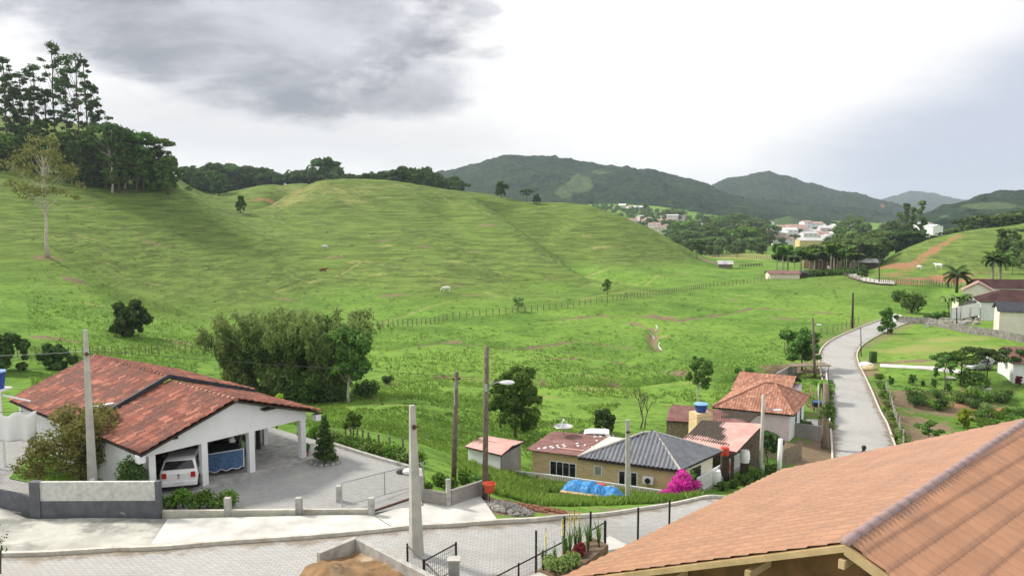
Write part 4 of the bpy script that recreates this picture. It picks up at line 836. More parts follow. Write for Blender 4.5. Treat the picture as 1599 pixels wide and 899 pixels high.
# valley woods between the hill and the town
k = 0
for row, (Y0, top0, top1) in enumerate([(430, 372, 380), (500, 362, 372), (580, 352, 362), (680, 345, 354), (800, 336, 346), (950, 328, 338)]):
    for j in range([15, 18, 18, 18, 18, 18][row]):
        px = 1052+j*[11, 11, 12, 13, 15, 17][row]+rr.uniform(-6, 6)
        if px > 1200 and row < 3: px = 1052+rr.uniform(0, 150)
        if row >= 3 and 1205 < px < 1330: continue
        P = PB if rr.random() < .16 else PF; ptree(P, k, px, 395, 395-rr.uniform(top0, top1)-(4 if P is PF else 0), 'leafy tree in the valley woods between the hill and the town', 'trees of the valley woods', Y=Y0+rr.uniform(-20, 20), sink=.02, wide=1.15); k += 1
ptree(PD, 1, 1088, 404, 30, 'dark round tree at the foot of the hill by the red roofed hut', None)
for j in range(24):
    px = 1310+rr.uniform(0, 110); Y = rr.choice([340, 380, 430, 520, 620]); top = {340: 372, 380: 362, 430: 358, 520: 350, 620: 346}[Y]+rr.uniform(-4, 7)
    if px < 1385 or Y > 500: ptree(PF, j, px, 395, 395-top, 'bushy tree on the valley floor between the town and the right hill', 'bushy trees beyond the road end', Y=Y+rr.uniform(-15, 15), wide=1.1)
for j in range(16):
    px = 1398+j*5+rr.uniform(-4, 4); ptree(PD, j, px, 395, 30+rr.uniform(-5, 8)-j*.3, 'dark tree of the thicket behind the crest of the right hill', 'dark thicket behind the right hill', Y=345+rr.uniform(0, 30), wide=1.3)
PG = protos('leaf_far', 360, 3, 420, styles=('gum',), ls=.45)
for j, (px, h) in enumerate([(1405,66),(1416,80),(1426,74),(1440,84)]):
    ptree(PG, j, px, 400, h, 'tall thin tree with a pale trunk standing above the thicket near the right hill', 'tall thin trees above the thicket', Y=420+j*6)
for j in range(26):
    px = 1490+j*5.6+rr.uniform(-5, 5); top = 352-(px-1490)*.22; Y = 345+rr.uniform(0, 60)
    ptree(PF if j % 3 else PD, j, px, 395, 395-top-rr.uniform(-6, 8), 'tree of the wood behind the crest of the right hill', 'trees behind the crest of the right hill', Y=Y, wide=1.2)
for j in range(14):
    px = 1560+rr.uniform(0, 60); py = 372+rr.uniform(0, 62); ptree(PF, j, px, py, 22+rr.uniform(-6, 12), 'leafy tree on the flank of the right hill at the picture edge', 'trees on the flank of the right hill')
# forest at the foot of the mountains, one mass beyond the counted trees
g = np.random.default_rng(9); cl = []
for j in range(150):
    if j < 90: px = 840+g.random()*330; Y = g.uniform(980, 1180)
    else: px = 925+g.random()*140; Y = g.uniform(1010, 1130)
    low = 945 < px < 1078; u, _ = ray(px, 330); z = Hz(u*Y, Y); _, w_ = ray(px, (337 if low else 333)+g.uniform(-3, 5)); h = max(6, min(13, CZ+w_*Y-z)); r = h*.42
    for k in range(7): a_ = k*2.4+g.random(); cl.append((u*Y+r*.6*math.cos(a_), Y+r*.6*math.sin(a_), z+h*(.3+.55*k/7), r*.5, r*.5, h*.2))
leafobj('forest', 'leaf_far', None, cl, 42000, .8, 9, kind='stuff', label='far forest of mixed trees at the foot of the mountain behind the village', cat='forest')
# palm grove by the far sheds
PP = [palm('', (0, 0, -500), 9.0, 3.4, 22, s, ['leaf_bright', 'leaf_mid', 'leaf_far'][s-1], lw=.9, droop=1.5) for s in (1, 2, 3)]
for j in range(44):
    px = 1206+rr.uniform(0, 142); Y = rr.uniform(255, 300); u, _ = ray(px, 330); p = (u*Y, Y, Hz(u*Y, Y)); _, w_ = ray(px, 386+rr.uniform(-5, 15)); h = (CZ+w_*Y-p[2])
    place(PP[j % 3], USED, p, j*1.3, (.95, .95, h/9.6), 'palm with a pale ringed trunk in the dense grove by the dark red building', 'palms of the grove by the dark red building')
# ------------------------------------------------------------------ carport house
class Fr:
    def __init__(s, o, ang): s.o = Vector(o); s.c, s.s = math.cos(ang), math.sin(ang); s.a = ang
    def p(s, x, y, z=0): return Vector((s.o.x+x*s.c-y*s.s, s.o.y+x*s.s+y*s.c, s.o.z+z))
    def box(s, m, x0, x1, y0, y1, z0, z1): c = s.p((x0+x1)/2, (y0+y1)/2, (z0+z1)/2); return m.box(c, (abs(x1-x0), abs(y1-y0), abs(z1-z0)), s.a)
    def slabp(s, m, pts, vec): return m.prism([s.p(*q) for q in pts], vec)
CA = math.atan2(6.13, 5.17); K = Fr((-16.06, 34.24, 0.055), CA)          # x along the open front, y back into the house
house = thing('carport_house', 'long low white house with red clay tile roof and open pillared carport', 'house', K.o, CA)
m = MB(); K.box(m, -0.3, 9.4, -0.5, 6.4, -0.03, 0.10); K.box(m, 3.6, 9.4, 6.4, 13, -0.03, .10); m.build('floor', 'concrete', house)
RZ, EZ = 3.95, 2.42; XR = 3.95; XL, XE = -0.55, 8.75
gl = lambda x: EZ+(RZ-EZ)*(1-abs(x-XR)/(XR-XL if x < XR else XE-XR))
m = MB()                                                              # gable beam wall over the pillars
m.prism([K.p(x, 0, z) for x, z in [(-.3, 2.13), (8.2, 2.13), (8.2, gl(8.2)-.14), (XR, RZ-.14), (-.3, gl(-.3)-.14)]], K.p(0, .2)-K.p(0, 0))
m.build('gable', 'plaster_white', house)
for x, y in [(2.48, .1), (4.95, .1), (7.95, .1), (.0, .1)]:
    m = MB(); K.box(m, x-.15, x+.15, y-.14, y+.16, .1, 2.13); m.build('pillar', 'plaster_white', house)
m = MB(); K.box(m, 7.85, 8.1, 3.5, 3.75, .1, 2.4); m.build('pillar', 'plaster_white', house)
m = MB(); m.tube([K.p(7.3, 3.2, .1), K.p(7.3, 3.2, 2.4)], .13, 8); m.build('post', 'wood_dark', house)
m = MB(); K.box(m, 7.75, 8.0, .2, 3.5, 2.14, 2.38); K.box(m, 7.6, 8.0, 3.5, 7, 2.14, 2.4); m.build('beam', 'plaster_white', house)
m = MB(); K.box(m, -.35, -.15, .2, 14.6, -.03, 2.3); K.box(m, -.15, 5.9, 6.3, 6.5, .1, 3.3); K.box(m, 5.7, 5.9, 3.6, 14.5, .1, 2.9); K.box(m, -.35, 5.9, 14.4, 14.6, 0, 2.4); m.build('wall', 'plaster_white', house)
d = MB(); K.box(d, 5.9, 5.94, 4.2, 5.1, .1, 2.15); dd = d.build('door', 'wood_ochre', house); h = MB(); K.box(h, 5.94, 5.98, 4.3, 4.35, 1.0, 1.12); h.build('handle', 'metal_grey', dd)
m = MB(); K.box(m, 5.0, 5.7, 6.24, 6.3, .1, 2.3); m.build('panel', 'wood_ochre', house); m = MB(); K.box(m, -.14, 4.99, 6.25, 6.29, .1, 3.2); K.box(m, -.14, -.1, .5, 6.2, .1, 2.3); m.build('shade_panel', 'brown_wood_and_shade', house)  # dark sheets over the white walls stand in for shade inside the carport
m = MB(); K.box(m, .8, 2.0, 6.24, 6.3, 1.0, 2.0); f = m.build('window', 'metal_black', house); g = MB(); K.box(g, .88, 1.92, 6.22, 6.24, 1.08, 1.92); g.build('pane', 'glass_dark', f)
YF = -.45; YK = 6.0; YB = 15.3
lo = -.04
roofp = [[K.p(XL-.12, YK, EZ+lo), K.p(XL-.12, YF, EZ+lo), K.p(XR, YF, RZ), K.p(XR, YK, RZ)], [K.p(XE+.15, YF, EZ-.02), K.p(XE+.15, YK, EZ-.02), K.p(XR, YK, RZ), K.p(XR, YF, RZ)]]
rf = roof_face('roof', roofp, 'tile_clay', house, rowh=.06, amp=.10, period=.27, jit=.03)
up = .28
roofb = [[K.p(XL-.25, YB, EZ-.05), K.p(XL-.25, YK-.05, EZ-.05), K.p(XR-.1, YK-.05, RZ+up), K.p(XR-.1, YB, RZ+up)], [K.p(XE+.2, YK-.05, EZ+.15), K.p(XE+.2, YB, EZ+.15), K.p(XR-.1, YB, RZ+up), K.p(XR-.1, YK-.05, RZ+up)]]
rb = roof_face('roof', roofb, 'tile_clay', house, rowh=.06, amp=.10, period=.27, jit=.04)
m = MB()
for i in range(int((YK-YF)/.42)):
    y = YF+i*.42; m.tube([K.p(XR, y, RZ+.05), K.p(XR, y+.46, RZ+.02)], [.13, .105], 8)
m.build('ridge_cap', 'tile_terra', rf, smooth=True)
m = MB()
for i in range(int((YB-YK)/.42)):
    y = YK+i*.42; m.tube([K.p(XR-.1, y, RZ+up+.05), K.p(XR-.1, y+.46, RZ+up+.02)], [.13, .105], 8)
m.build('ridge_cap', 'tile_clay', rb, smooth=True)
m = MB(); m.prism([K.p(XL-.2, YK-.1, EZ-.17), K.p(XR-.1, YK-.1, RZ+up-.02), K.p(XR-.1, YK-.1, RZ+up+.16), K.p(XL-.2, YK-.1, EZ+.10)], K.p(0, .16)-K.p(0, 0)); m.prism([K.p(XE+.15, YK-.1, EZ+.05), K.p(XR-.1, YK-.1, RZ+up-.02), K.p(XR-.1, YK-.1, RZ+up+.16), K.p(XE+.15, YK-.1, EZ+.26)], K.p(0, .16)-K.p(0, 0)); m.build('fire_wall', 'roof_black', house)
m = MB(); K.box(m, -.75, -.45, -.4, 0, EZ-.42, EZ-.10); K.box(m, 8.5, 8.8, -.4, 0, EZ-.42, EZ-.1); m.build('rafter_end', 'plaster_white', house, kind='stuff')
m = MB(); K.box(m, 1.0, 1.25, -.012, .0, 2.62, 2.72); K.box(m, 5.5, 6.1, -.4, .0, 3.12, 3.2); m.build('vent', 'wood_dark', house)
m = MB(); K.box(m, XL+.2, XR, YB-.3, YB-.1, 0, EZ-.4); m.build('wall', 'plaster_white', house)
# ------------------------------------------------------------------ cars
def car(label, p, ang, paint, hatch=True, L_=3.85, Wd=1.64, Ht=1.45, group=None, name='hatchback_car'):
    o = thing(name, label, 'car', p, ang, group); F_ = Fr(p, ang); hw = Wd/2
    prof = [(-.0, .28), (.0, .52), (.03, .86), (.10, .98), (.42, 1.40*Ht/1.45), (.75, Ht), (1.9, Ht-.02), (2.35, 1.34*Ht/1.45), (2.98, .93), (3.62, .80), (3.83, .62), (3.85, .30), (3.4, .20), (.35, .20)]
    prof = [(x*L_/3.85, z) for x, z in prof]; belt = .93; m = MB(); vs = []; n = len(prof)
    def wz(z): return hw*(.93 if z < .3 else 1.0) if z <= belt else hw*(1-.20*(z-belt)/(Ht-belt))
    for s in (-1, -.86, .86, 1):
        for x, z in prof:
            cx = L_/2; k = 1 if abs(s) < 1 else .975; vs.append(F_.p((x-cx)*k+cx, s*wz(z), (z-.75)*(1 if abs(s) < 1 else .96)+.75))
    fs = [tuple(range(n)), tuple(range(4*n-1, 3*n-1, -1))]
    for r in range(3):
        for i in range(n): j = (i+1) % n; fs.append((r*n+i, r*n+j, (r+1)*n+j, (r+1)*n+i))
    m.add(vs, fs); m.build('body', paint, o, bevel=.03, smooth=False)
    g = MB(); e = .02
    # rear screen and windscreen follow the sloping faces
    def screen(a, b, w0, w1, off):
        d = Vector((b[0]-a[0], 0, b[1]-a[1])); nx, nz = -d.z, d.x; l = math.hypot(nx, nz); nx, nz = nx/l*off, nz/l*off; pa = (a[0]+d.x*.12, a[1]+d.z*.12); pb = (a[0]+d.x*.9, a[1]+d.z*.9)
        q = [F_.p(pa[0]+nx, -w0, pa[1]+nz), F_.p(pa[0]+nx, w0, pa[1]+nz), F_.p(pb[0]+nx, w1, pb[1]+nz), F_.p(pb[0]+nx, -w1, pb[1]+nz)]
        c = F_.p((pa[0]+pb[0])/2+nx*4, 0, (pa[1]+pb[1])/2+nz*4); v = (F_.p(nx, 0, nz)-F_.p(0, 0, 0))*-.8; MB_ = MB(); MB_.prism(q, v); return MB_
    screen(prof[3], prof[4], hw*.84, hw*.70, .022).build('rear_window', 'glass_dark', o)
    screen(prof[7], prof[8], hw*.72, hw*.86, .022).build('windscreen', 'glass_dark', o)
    for s in (-1, 1):
        for x0, x1 in ((.62, 1.55), (1.63, 2.62)):
            q = []
            for x, z in ((x0-.1*(x0 < 1), .97), (x1, .97), (x1-(.35 if x0 > 1 else 0), 1.33*Ht/1.45), (x0+(.12 if x0 < 1 else 0), 1.33*Ht/1.45)): q.append(F_.p(x*L_/3.85, s*(wz(z)*.993+.004), z))
            MB().prism(q, (F_.p(0, s, 0)-F_.p(0, 0, 0))*.012).build('side_window', 'glass_dark', o)
        for x in (.68, 3.12):
            c = F_.p(x*L_/3.85, s*(hw-.10), .29); ax = (F_.p(0, s, 0)-F_.p(0, 0, 0)); w = MB(); w.tube([c-ax*.09, c-ax*.07, c+ax*.09, c+ax*.11], [.25, .29, .29, .25], 18); wh = w.build('wheel', 'rubber', o)
            r = MB(); r.tube([c+ax*.10, c+ax*.118], [.17, .15], 12); r.build('rim', 'metal_grey', wh)
        t = MB(); F_.box(t, -.025, .06, s*(hw-.20)-.10, s*(hw-.20)+.10, .68, .92); t.build('tail_light', 'light_red', o, bevel=.015)
        t = MB(); F_.box(t, 3.72*L_/3.85, 3.86*L_/3.85, s*(hw-.22)-.14, s*(hw-.22)+.14, .60, .74); t.build('headlight', 'plate', o, bevel=.02)
        t = MB(); F_.box(t, 2.55, 2.68, s*(hw+.02), s*(hw+.20), .95, 1.07); t.build('mirror', paint, o, bevel=.02)
    b = MB(); F_.box(b, -.06, .10, -hw*.97, hw*.97, .30, .52); b.build('bumper', paint, o, bevel=.03)
    b = MB(); F_.box(b, -.045, .05, -hw*.80, hw*.80, .22, .31); b.build('bumper_skirt', 'rubber', o)
    b = MB(); F_.box(b, -.075, -.055, -.20, .20, .40, .51); b.build('number_plate', 'plate', o)
    b = MB(); b.tube([F_.p(-.015, 0, .80), F_.p(.03, 0, .80)], .06, 14); b.build('emblem', 'metal_grey', o); b = MB(); b.tube([F_.p(-.02, 0, .66), F_.p(.03, 0, .66)], .03, 10); b.build('lock', 'metal_black', o)
    return o
pc = pz(280, 768, .155); car('white hatchback seen from behind, parked under the carport at the left pillar', (pc.x, pc.y, .155), R(106), 'car_white')
pd = pz(352, 742, .155); car('black car parked under the carport with a blue cloth over its tail', (pd.x-.12, pd.y+.25, .155), R(103), 'car_black', L_=4.0, Ht=1.42)
F2 = Fr((pd.x-.12, pd.y+.25, .155), R(103)); V, F = [], []; rng = np.random.default_rng(3)
nx_, ny_ = 16, 12
for j in range(ny_+1):
    for i in range(nx_+1):
        s = -.80+1.72*i/nx_; t = j/ny_; z = 1.12-.85*t+.05*math.sin(i*1.3)*(t); x = -.06-.16*t-.04*math.sin(i*.9+j*.4)
        if t < .15: x = -.02+.0; 
        V.append(F2.p(x-.02, -s, z+.10*s))
for j in range(ny_):
    for i in range(nx_): k = j*(nx_+1)+i; F.append((k, k+1, k+nx_+2, k+nx_+1))
def solid(name, V, F, mat, t=.015, parent=None, **tg):
    o = mkobj(name, V, F, mat, parent, smooth=True, **tg); s = o.modifiers.new('thickness', 'SOLIDIFY'); s.thickness = t; return o
cl = solid('blue_cloth', V, F, 'cloth_blue', label='blue padded cloth with white edging hung over the tail of the black car', cat='cloth')
mm = MB(); edge = [V[i] for i in range(nx_+1)]+[V[j*(nx_+1)+nx_] for j in range(1, ny_+1)]+[V[ny_*(nx_+1)+i] for i in range(nx_-1, -1, -1)]+[V[j*(nx_+1)] for j in range(ny_-1, -1, -1)]
mm.tube(edge, .028, 5, cap=False); mm.build('edging', 'cloth_blue_trim', cl)
# ------------------------------------------------------------------ garden things round the carport
def conifer(p, h, r, label, seed=2):
    o = thing('conifer', label, 'tree', p); g = np.random.default_rng(seed); MB().tube([p, (p[0], p[1], p[2]+h)], [.07, .02], 6).build('trunk', 'bark', o); W_ = []
    for i in range(46):
        t = i/46; a = i*2.4; rr = r*(1-t)**.8*(.75+.35*g.random()); s = .22*(1.15-t*.75); W_.append((p[0]+rr*math.cos(a)*.7, p[1]+rr*math.sin(a)*.7, p[2]+.15+h*t+rr*.18, s*1.2, s*1.2, s*.55))
    leafobj('crown', 'leaf_dark', o, W_, 4200, .06, seed, shell=.3); return o
q = pz(508, 722, .06); conifer(q, 2.35, .62, 'narrow dark conifer beside the right carport pillar')
m = MB(); rg = random.Random(1)
for i in range(15): a = i/15*6.28; m.ball((q.x+.75*math.cos(a), q.y+.6*math.sin(a), .1), (.11, .10, .09), 7, 5, .15, rg)
m.build('stone_ring', 'rubble', label='ring of loose stones laid round the foot of the conifer', cat='stones')
for i, (px, py, z, l) in enumerate([(560,598,0,''),(478,712,.1,'small potted plant at the foot of the rightmost pillar'),(471,690,.1,'black pot with a bushy plant behind the rightmost pillar')]):
    if not l: continue
    b = pz(px, py, .12); o = thing('potted_plant', l, 'potted plant', b); MB().lathe(b, [(.12, 0), (.17, .28), (.19, .30), (.15, .30)], 12).build('pot', 'rubber' if i == 2 else 'pot_clay', o); leafobj('foliage', 'leaf_mid', o, [(b.x, b.y, b.z+.5, .22, .22, .2)], 260, .06, i)
hp = K.p(4.6, 1.2, 1.45); o = thing('wrapped_bundle', 'pale bundle hanging in the carport between the pillars', 'bundle', hp); MB().ball(hp, (.17, .17, .30), 10, 8, .12, rg).build('wrapping', 'cloth_white', o); MB().tube([hp+Vector((0, 0, .3)), K.p(4.6, 1.2, 3.0)], .01, 4).build('cord', 'wire', o)
q = pz(424, 612, -.9); 
rtree('pale lime green leafy shrub tree standing behind the carport roof', 427, 690, 78, 44, 'leaf_lime', 2600, .11, 41, .62, nc=9, sp=pz(430, 700, 0.0)+Vector((-1.4, 5.0, -1.2)))
# bush with orange twigs in front of the house, left
gb = pz(135, 742, .06)
tree('garden_shrub', 'broad yellow green garden shrub behind the tall leaning concrete pole', 'shrub', (gb.x+.3, gb.y-1.0, .05), [(c[0], c[1], c[2], c[3], c[4], c[5]) for c in crown_round(.5, 3.7, 2.5, np.random.default_rng(8), 16)], 8000, .085, 'leaf_tan', r0=.09, seed=50, twig=.45, shell=.5)
leafobj('garden_shrub_top', 'leaf_lime', None, [(gb.x-.2+c[0], gb.y+2+c[1], c[2]+.2, c[3]*.9, c[4]*.9, c[5]*.5) for c in crown_round(2.2, 3.9, 2.0, np.random.default_rng(8), 9)], 1500, .075, 51) if False else None
X, F = strip([(-24.5, 37.3), (-20.5, 35.6), (-16.9, 34.6)], [(-27, 45), (-23.3, 41.6), (-18.1, 36.4)], 40, 20, .09, drape=False); mkobj('lawn', X, F, 'pasture', smooth=True, kind='structure')
cx = K.p(-.6, .3, 0); bush('dark leafy shrub against the left front corner of the carport', (cx.x-.15, cx.y-.2, .05), 2.3, .75, 'leaf_dark', 2600, .07, 52, nc=9)
sv_ = pz(131, 738, .06); m = MB(); m.tube([sv_, sv_+Vector((.05, 0, .5)), sv_+Vector((.08, 0, .9)), sv_+Vector((.16, 0, 1.25))], [.14, .20, .13, .05], 8); m.build('garden_statue', 'cloth_white', smooth=True, label='small weathered white statue beside the foot of the tall pole', cat='statue')
# hedge plants behind the low wall
for i in range(9):
    a = pz(258+i*12.5, 800-(i % 3)*2, .05); bush('low leafy garden plant in the bed behind the low kerb wall', (a.x, a.y+.25, .05), .62+.16*((i*7) % 3), .42, 'leaf_bright' if i % 3 else 'leaf_mid', 420, .065, 60+i, 'plant', 'garden_plant', 'plants in the bed behind the low wall')
# low kerb wall with stub posts
o = thing('low_wall', 'low concrete kerb wall with stub posts between the pavement and the paved yard', 'wall', (-11, 32.8, 0))
MB().wall((-15.1, 32.66, 0), (-6.05, 32.86, 0), .28, .16).build('wall', 'kerb', o)
for px in (356, 467, 580): b = pz(px, 806, 0); MB().box((b.x, b.y+.02, .40), (.26, .26, .86), .02).build('post', 'concrete', o, bevel=.015)
MB().box((-7.75, 34.3, .38), (.26, .26, .82), .1).build('post', 'concrete', o, bevel=.015)
# painted boundary wall
o = thing('boundary_wall', 'boundary wall painted slate grey below with bare pale render above', 'wall', (-18, 33, 0)); A = Vector((-20.15, 32.5, 0)); B = Vector((-15.1, 32.55, 0))
MB().wall(A, B, .78, .16).build('painted_base', 'paint_slate', o); MB().wall(A+Vector((0, 0, .78)), B+Vector((0, 0, .78)), .82, .155, down=0).build('render', 'paint_grey_rough', o)
MB().box((-20.22, 32.5, .62), (.42, .3, 2.0), 0).build('corner_post', 'paint_slate', o); MB().box((-15.05, 32.56, .62), (.2, .24, 2.0), 0).build('corner_post', 'paint_slate', o)
o = thing('boundary_wall', 'low dark stretch of boundary wall dropping to a post at the left edge', 'wall', (-22, 34, 0)); MB().wall((-23.2, 33.9, 0), (-20.3, 32.7, 0), .85, .15).build('wall', 'paint_slate', o); MB().box((-23.3, 34.0, .7), (.35, .3, 1.9), .3).build('post', 'paint_slate', o); MB().wall((-28, 35.6, 0), (-23.5, 34.1, 0), .9, .15).build('wall', 'paint_slate', o)
# wire gate and railing round the yard entrance
o = thing('gate', 'leaning galvanised tube and mesh gate at the entrance of the paved yard', 'gate', (-5.5, 33.5, 0)); a, b = pz(521, 797, .1), pz(640, 760, .1)
a0 = Vector((-7.35, 33.05, .30)); b0 = Vector((-4.2, 36.4, .12)); up_ = Vector((0, 0, 1.05)); m = MB(); m.tube([a0, a0+up_], .03, 6); m.tube([a0+up_, b0+up_], .03, 6); m.tube([a0, b0], .022, 6); m.tube([a0.lerp(b0, .5), a0.lerp(b0, .5)+up_], .03, 6); m.tube([b0, b0+up_], .03, 6); m.build('frame', 'metal_grey', o)
m = MB(); 
for i in range(1, 48): t = i/48; m.tube([a0.lerp(b0, t), a0.lerp(b0, t)+up_], .004, 3, cap=False)
for i in range(1, 9): m.tube([a0+up_*i/9, b0+up_*i/9], .004, 3, cap=False)
m.build('mesh', 'metal_grey', o)
MB().rail([(-6.1, 33.0, 0), (-4.1, 35.1, 0)], .1, .07, .05).build('gate_track', 'metal_rust', label='dark steel gate rail lying across the yard entrance', cat='rail')
# block wall with white posts right of the yard and planted bed
o = thing('block_wall', 'angled unrendered block wall with three posts beside the two wooden poles', 'wall', (-3, 35, 0)); a = Vector((-4.1, 34.5, -.15)); b = Vector((-2.85, 34.25, -.25)); c = Vector((-1.25, 36.25, -.4)); 
MB().wall(a, b, .72, .15).build('wall', 'block_wall', o); MB().wall(b+Vector((.1, .12, 0)), c, .80, .15).build('wall', 'block_wall', o)
for q, hh in ((a, 1.35), (b, 1.35), (c, 1.6)): MB().box((q.x, q.y, q.z+hh/2-.2), (.20, .20, hh+.4), .3).build('post', 'concrete', o, bevel=.01)
X, F = strip([(-4.0, 34.7), (-2.85, 34.5), (-1.4, 36.3)], [(-4.3, 37.8), (-3.4, 38.0), (-1.9, 38.2)], 12, 8, .30); mkobj('soil_bed', X, F, 'pasture', smooth=True, kind='structure')
for i in range(10):
    x = -3.9+.28*i+.1*(i % 2); y = 35.2+.17*i+.4*((i*3) % 4); bush('leafy weed growing in the bed behind the angled block wall', (x, y, Hz(x, y)+.25), .7, .34, ['leaf_mid', 'leaf_bright'][i % 2], 320, .07, 70+i, 'plant', 'weed', 'weeds behind the angled block wall')
# ------------------------------------------------------------------ utility poles
def dtpole(label, p, h, w0, w1, lean=(0, 0), ang=0.0, box=False, mat='concrete_pole', group=None):
    o = thing('utility_pole', label, 'utility pole', p, 0, group); m = MB(); P = Vector(p); T = P+Vector((lean[0], lean[1], h)); ca, sa = math.cos(ang), math.sin(ang)
    def ring(c, w): return [c+Vector((x*ca-y*sa, x*sa+y*ca, 0)) for x, y in ((-w/2, -w*.36), (w/2, -w*.36), (w/2, w*.36), (-w/2, w*.36))]
    r0, r1 = ring(P-Vector((0, 0, .6)), w0), ring(T, w1); m.add(r0+r1, [(3,2,1,0),(4,5,6,7),(0,1,5,4),(1,2,6,5),(2,3,7,6),(3,0,4,7)]); m.build('pole', mat, o, bevel=.02)
    fl = Vector((sa, -ca, 0))
    m = MB(); c = P.lerp(T, .86)+fl*(w1*.5); m.box(c, (.10, .12, .16), ang); m.tube([c-Vector((.14, 0, 0)), c+Vector((.14, 0, 0))], .03, 6); m.build('bracket', 'metal_rust', o)
    if box: m = MB(); c = P.lerp(T, .10)+fl*(w0*.42); m.box(c, (.22, .10, .30), ang); m.build('meter_box', 'metal_white', o, bevel=.01)
    return o, T
p1 = Vector((pz(146, 742, .05).x, 35.0, .05)); 
b1 = py_(144, 745, 35.0); t1 = py_(133, 515, 35.0); p1 = Vector((b1.x, 35.0, 0)); o1, T1 = dtpole('tall pale concrete pole with small meter boxes behind the two tone wall', p1, t1.z, .46, .18, (t1.x-b1.x, 0), .5, True)
b2 = pz(651, 868, 0); t2 = py_(643.5, 632, b2.y); o2, T2 = dtpole('weathered pale concrete pole standing nearest in the middle of the street edge', b2, t2.z, .52, .20, (t2.x-b2.x, 0), .55)
def woodpole(label, px0, py0, px1, py1, z, r, mat='wood_pole', name='utility_pole', cat='utility pole', Y=None, group=None):
    b = pz(px0, py0, z) if z is not None else G(px0, py0); t = py_(px1, py1, b.y); o = thing(name, label, cat, b, 0, group); MB().tube([b-Vector((0, 0, .5)), b.lerp(t, .5), t], [r*1.15, r, r*.85], 10).build('pole', mat, o, smooth=True); return o, b, t
o, b, T3 = woodpole('shorter dark wooden pole in the weedy bed, left of the lamp pole', 708, 757, 713, 580, -.3, .12); MB().box(T3-Vector((0, 0, .35)), (.36, .07, .09)).build('crossarm', 'wood_dark', o); MB().tube([T3-Vector((.1, .1, 1.6)), T3-Vector((.1, .1, .5))], .03, 6).build('cable_riser', 'metal_grey', o)
o4, b4, T4 = woodpole('tall dark wooden pole with a white street lamp on its right side', 757, 780, 760, 541, -.4, .125)
def lamp(o, base, px, py, seg=None):
    tip = py_(px, py, base.y-.3); m = MB(); m.tube([base, base.lerp(tip, .6)+Vector((0, 0, .10)), tip], .035, 6); a = m.build('lamp_arm', 'metal_grey', o)
    d = (tip-base); d.z = 0; d.normalize(); m = MB(); m.ball(tip+d*.18+Vector((0, 0, .02)), (.36, .20, .10), 12, 8); m.build('lamp_head', 'metal_white', a, smooth=True); return o
l4 = py_(759, 604, b4.y); lamp(o4, l4, 786, 597); MB().box(l4+Vector((0, -.13, 0)), (.14, .16, .34)).build('junction_box', 'metal_grey', o4)
rp = py_(764, 760, b4.y-.45); o = thing('litter_basket', 'round red wire litter basket fixed low on the wooden lamp pole', 'litter basket', rp); MB().lathe(rp-Vector((0, 0, .25)), [(.20, 0), (.30, .42), (.32, .44), (.29, .44), (.19, .03)], 16).build('basket', 'orange_red', o, smooth=True); MB().tube([(rp.x, rp.y, rp.z-1.0), rp-Vector((0, 0, .25))], .03, 6).build('post', 'metal_rust', o); MB().tube([rp, (rp.x-.1, b4.y, rp.z)], .02, 5).build('bracket', 'metal_rust', o)
b5 = py_(981, 786, 45.6); t5 = py_(980, 655, 45.6); o, T5 = dtpole('slim pale concrete pole in front of the yellow brick house', b5, t5.z-b5.z, .30, .22, (t5.x-b5.x, 0), .1)
b6 = py_(1216, 742, 58.0); t6 = py_(1219, 685, 58.0); o = thing('concrete_post', 'short thick whitewashed post just above the edge of the orange roof', 'post', b6); MB().tube([b6, t6], [.18, .17], 12).build('post', 'metal_white', o, smooth=True)
o7, b7, T7 = woodpole('yellowed concrete pole with a lamp arm reaching right over the pink house', 1187, 752, 1192, 616, -7.3, .13, 'concrete_pole'); l7 = py_(1190, 641, b7.y); lamp(o7, l7, 1210, 640); MB().box(py_(1190, 735, b7.y-.25), (.30, .2, .9)).build('meter_box', 'metal_grey', o7)
o8, b8, T8 = woodpole('concrete lamp pole at the left of the road bend', 1273, 590, 1269, 496, None, .16, 'wood_pole'); lamp(o8, py_(1270, 512, b8.y), 1277, 507)
o9, b9, T9 = woodpole('dark wooden pole standing in the pasture beyond the road bend', 1331, 512, 1332, 457, None, .20, 'wood_dark')
o10, b10, T10 = woodpole('thin dark signpost like pole at the right kerb of the bending road', 1345, 556, 1344, 511, None, .07, 'metal_black', 'metal_post', 'post')
o11, b11, T11 = woodpole('grey dead tree trunk used as a pole at the left of the road', 1288, 700, 1290, 598, None, .30, 'wood_weathered', 'tree_stump', 'trunk'); 
bush('climbing greenery clinging to the grey dead trunk by the road', b11+Vector((.1, -.1, 2.2)), 2.6, .8, 'leaf_mid', 900, .12, 5)
o12, b12, T12 = woodpole('far dark pole beside the road below the clay landslip', 1373, 442, 1373, 400, None, .16, 'wood_dark'); woodpole('pale pole left of the palm grove in the flat field', 1151, 402, 1151, 386, None, .2, 'wood_dark')
b13 = py_(1278, 700, 69); woodpole('thin grey post beside the wall of the pink house', 1279, 682, 1278, 600, -8.7, .06, 'metal_grey', 'metal_post', 'post')
def wire(label, a, b, sag, r=.014, mat='wire'):
    a, b = Vector(a), Vector(b); m = MB(); m.tube([a.lerp(b, t)-Vector((0, 0, sag*4*t*(1-t))) for t in np.linspace(0, 1, 15)], r, 4, cap=False); m.build('cable', mat, label=label, cat='cable')
l = py_(760, 590, b4.y); wire('thin overhead cable from the tall leaning pole past the bamboo grove to the lamp pole', py_(134, 547, 35), l, .05, .010, 'wire')
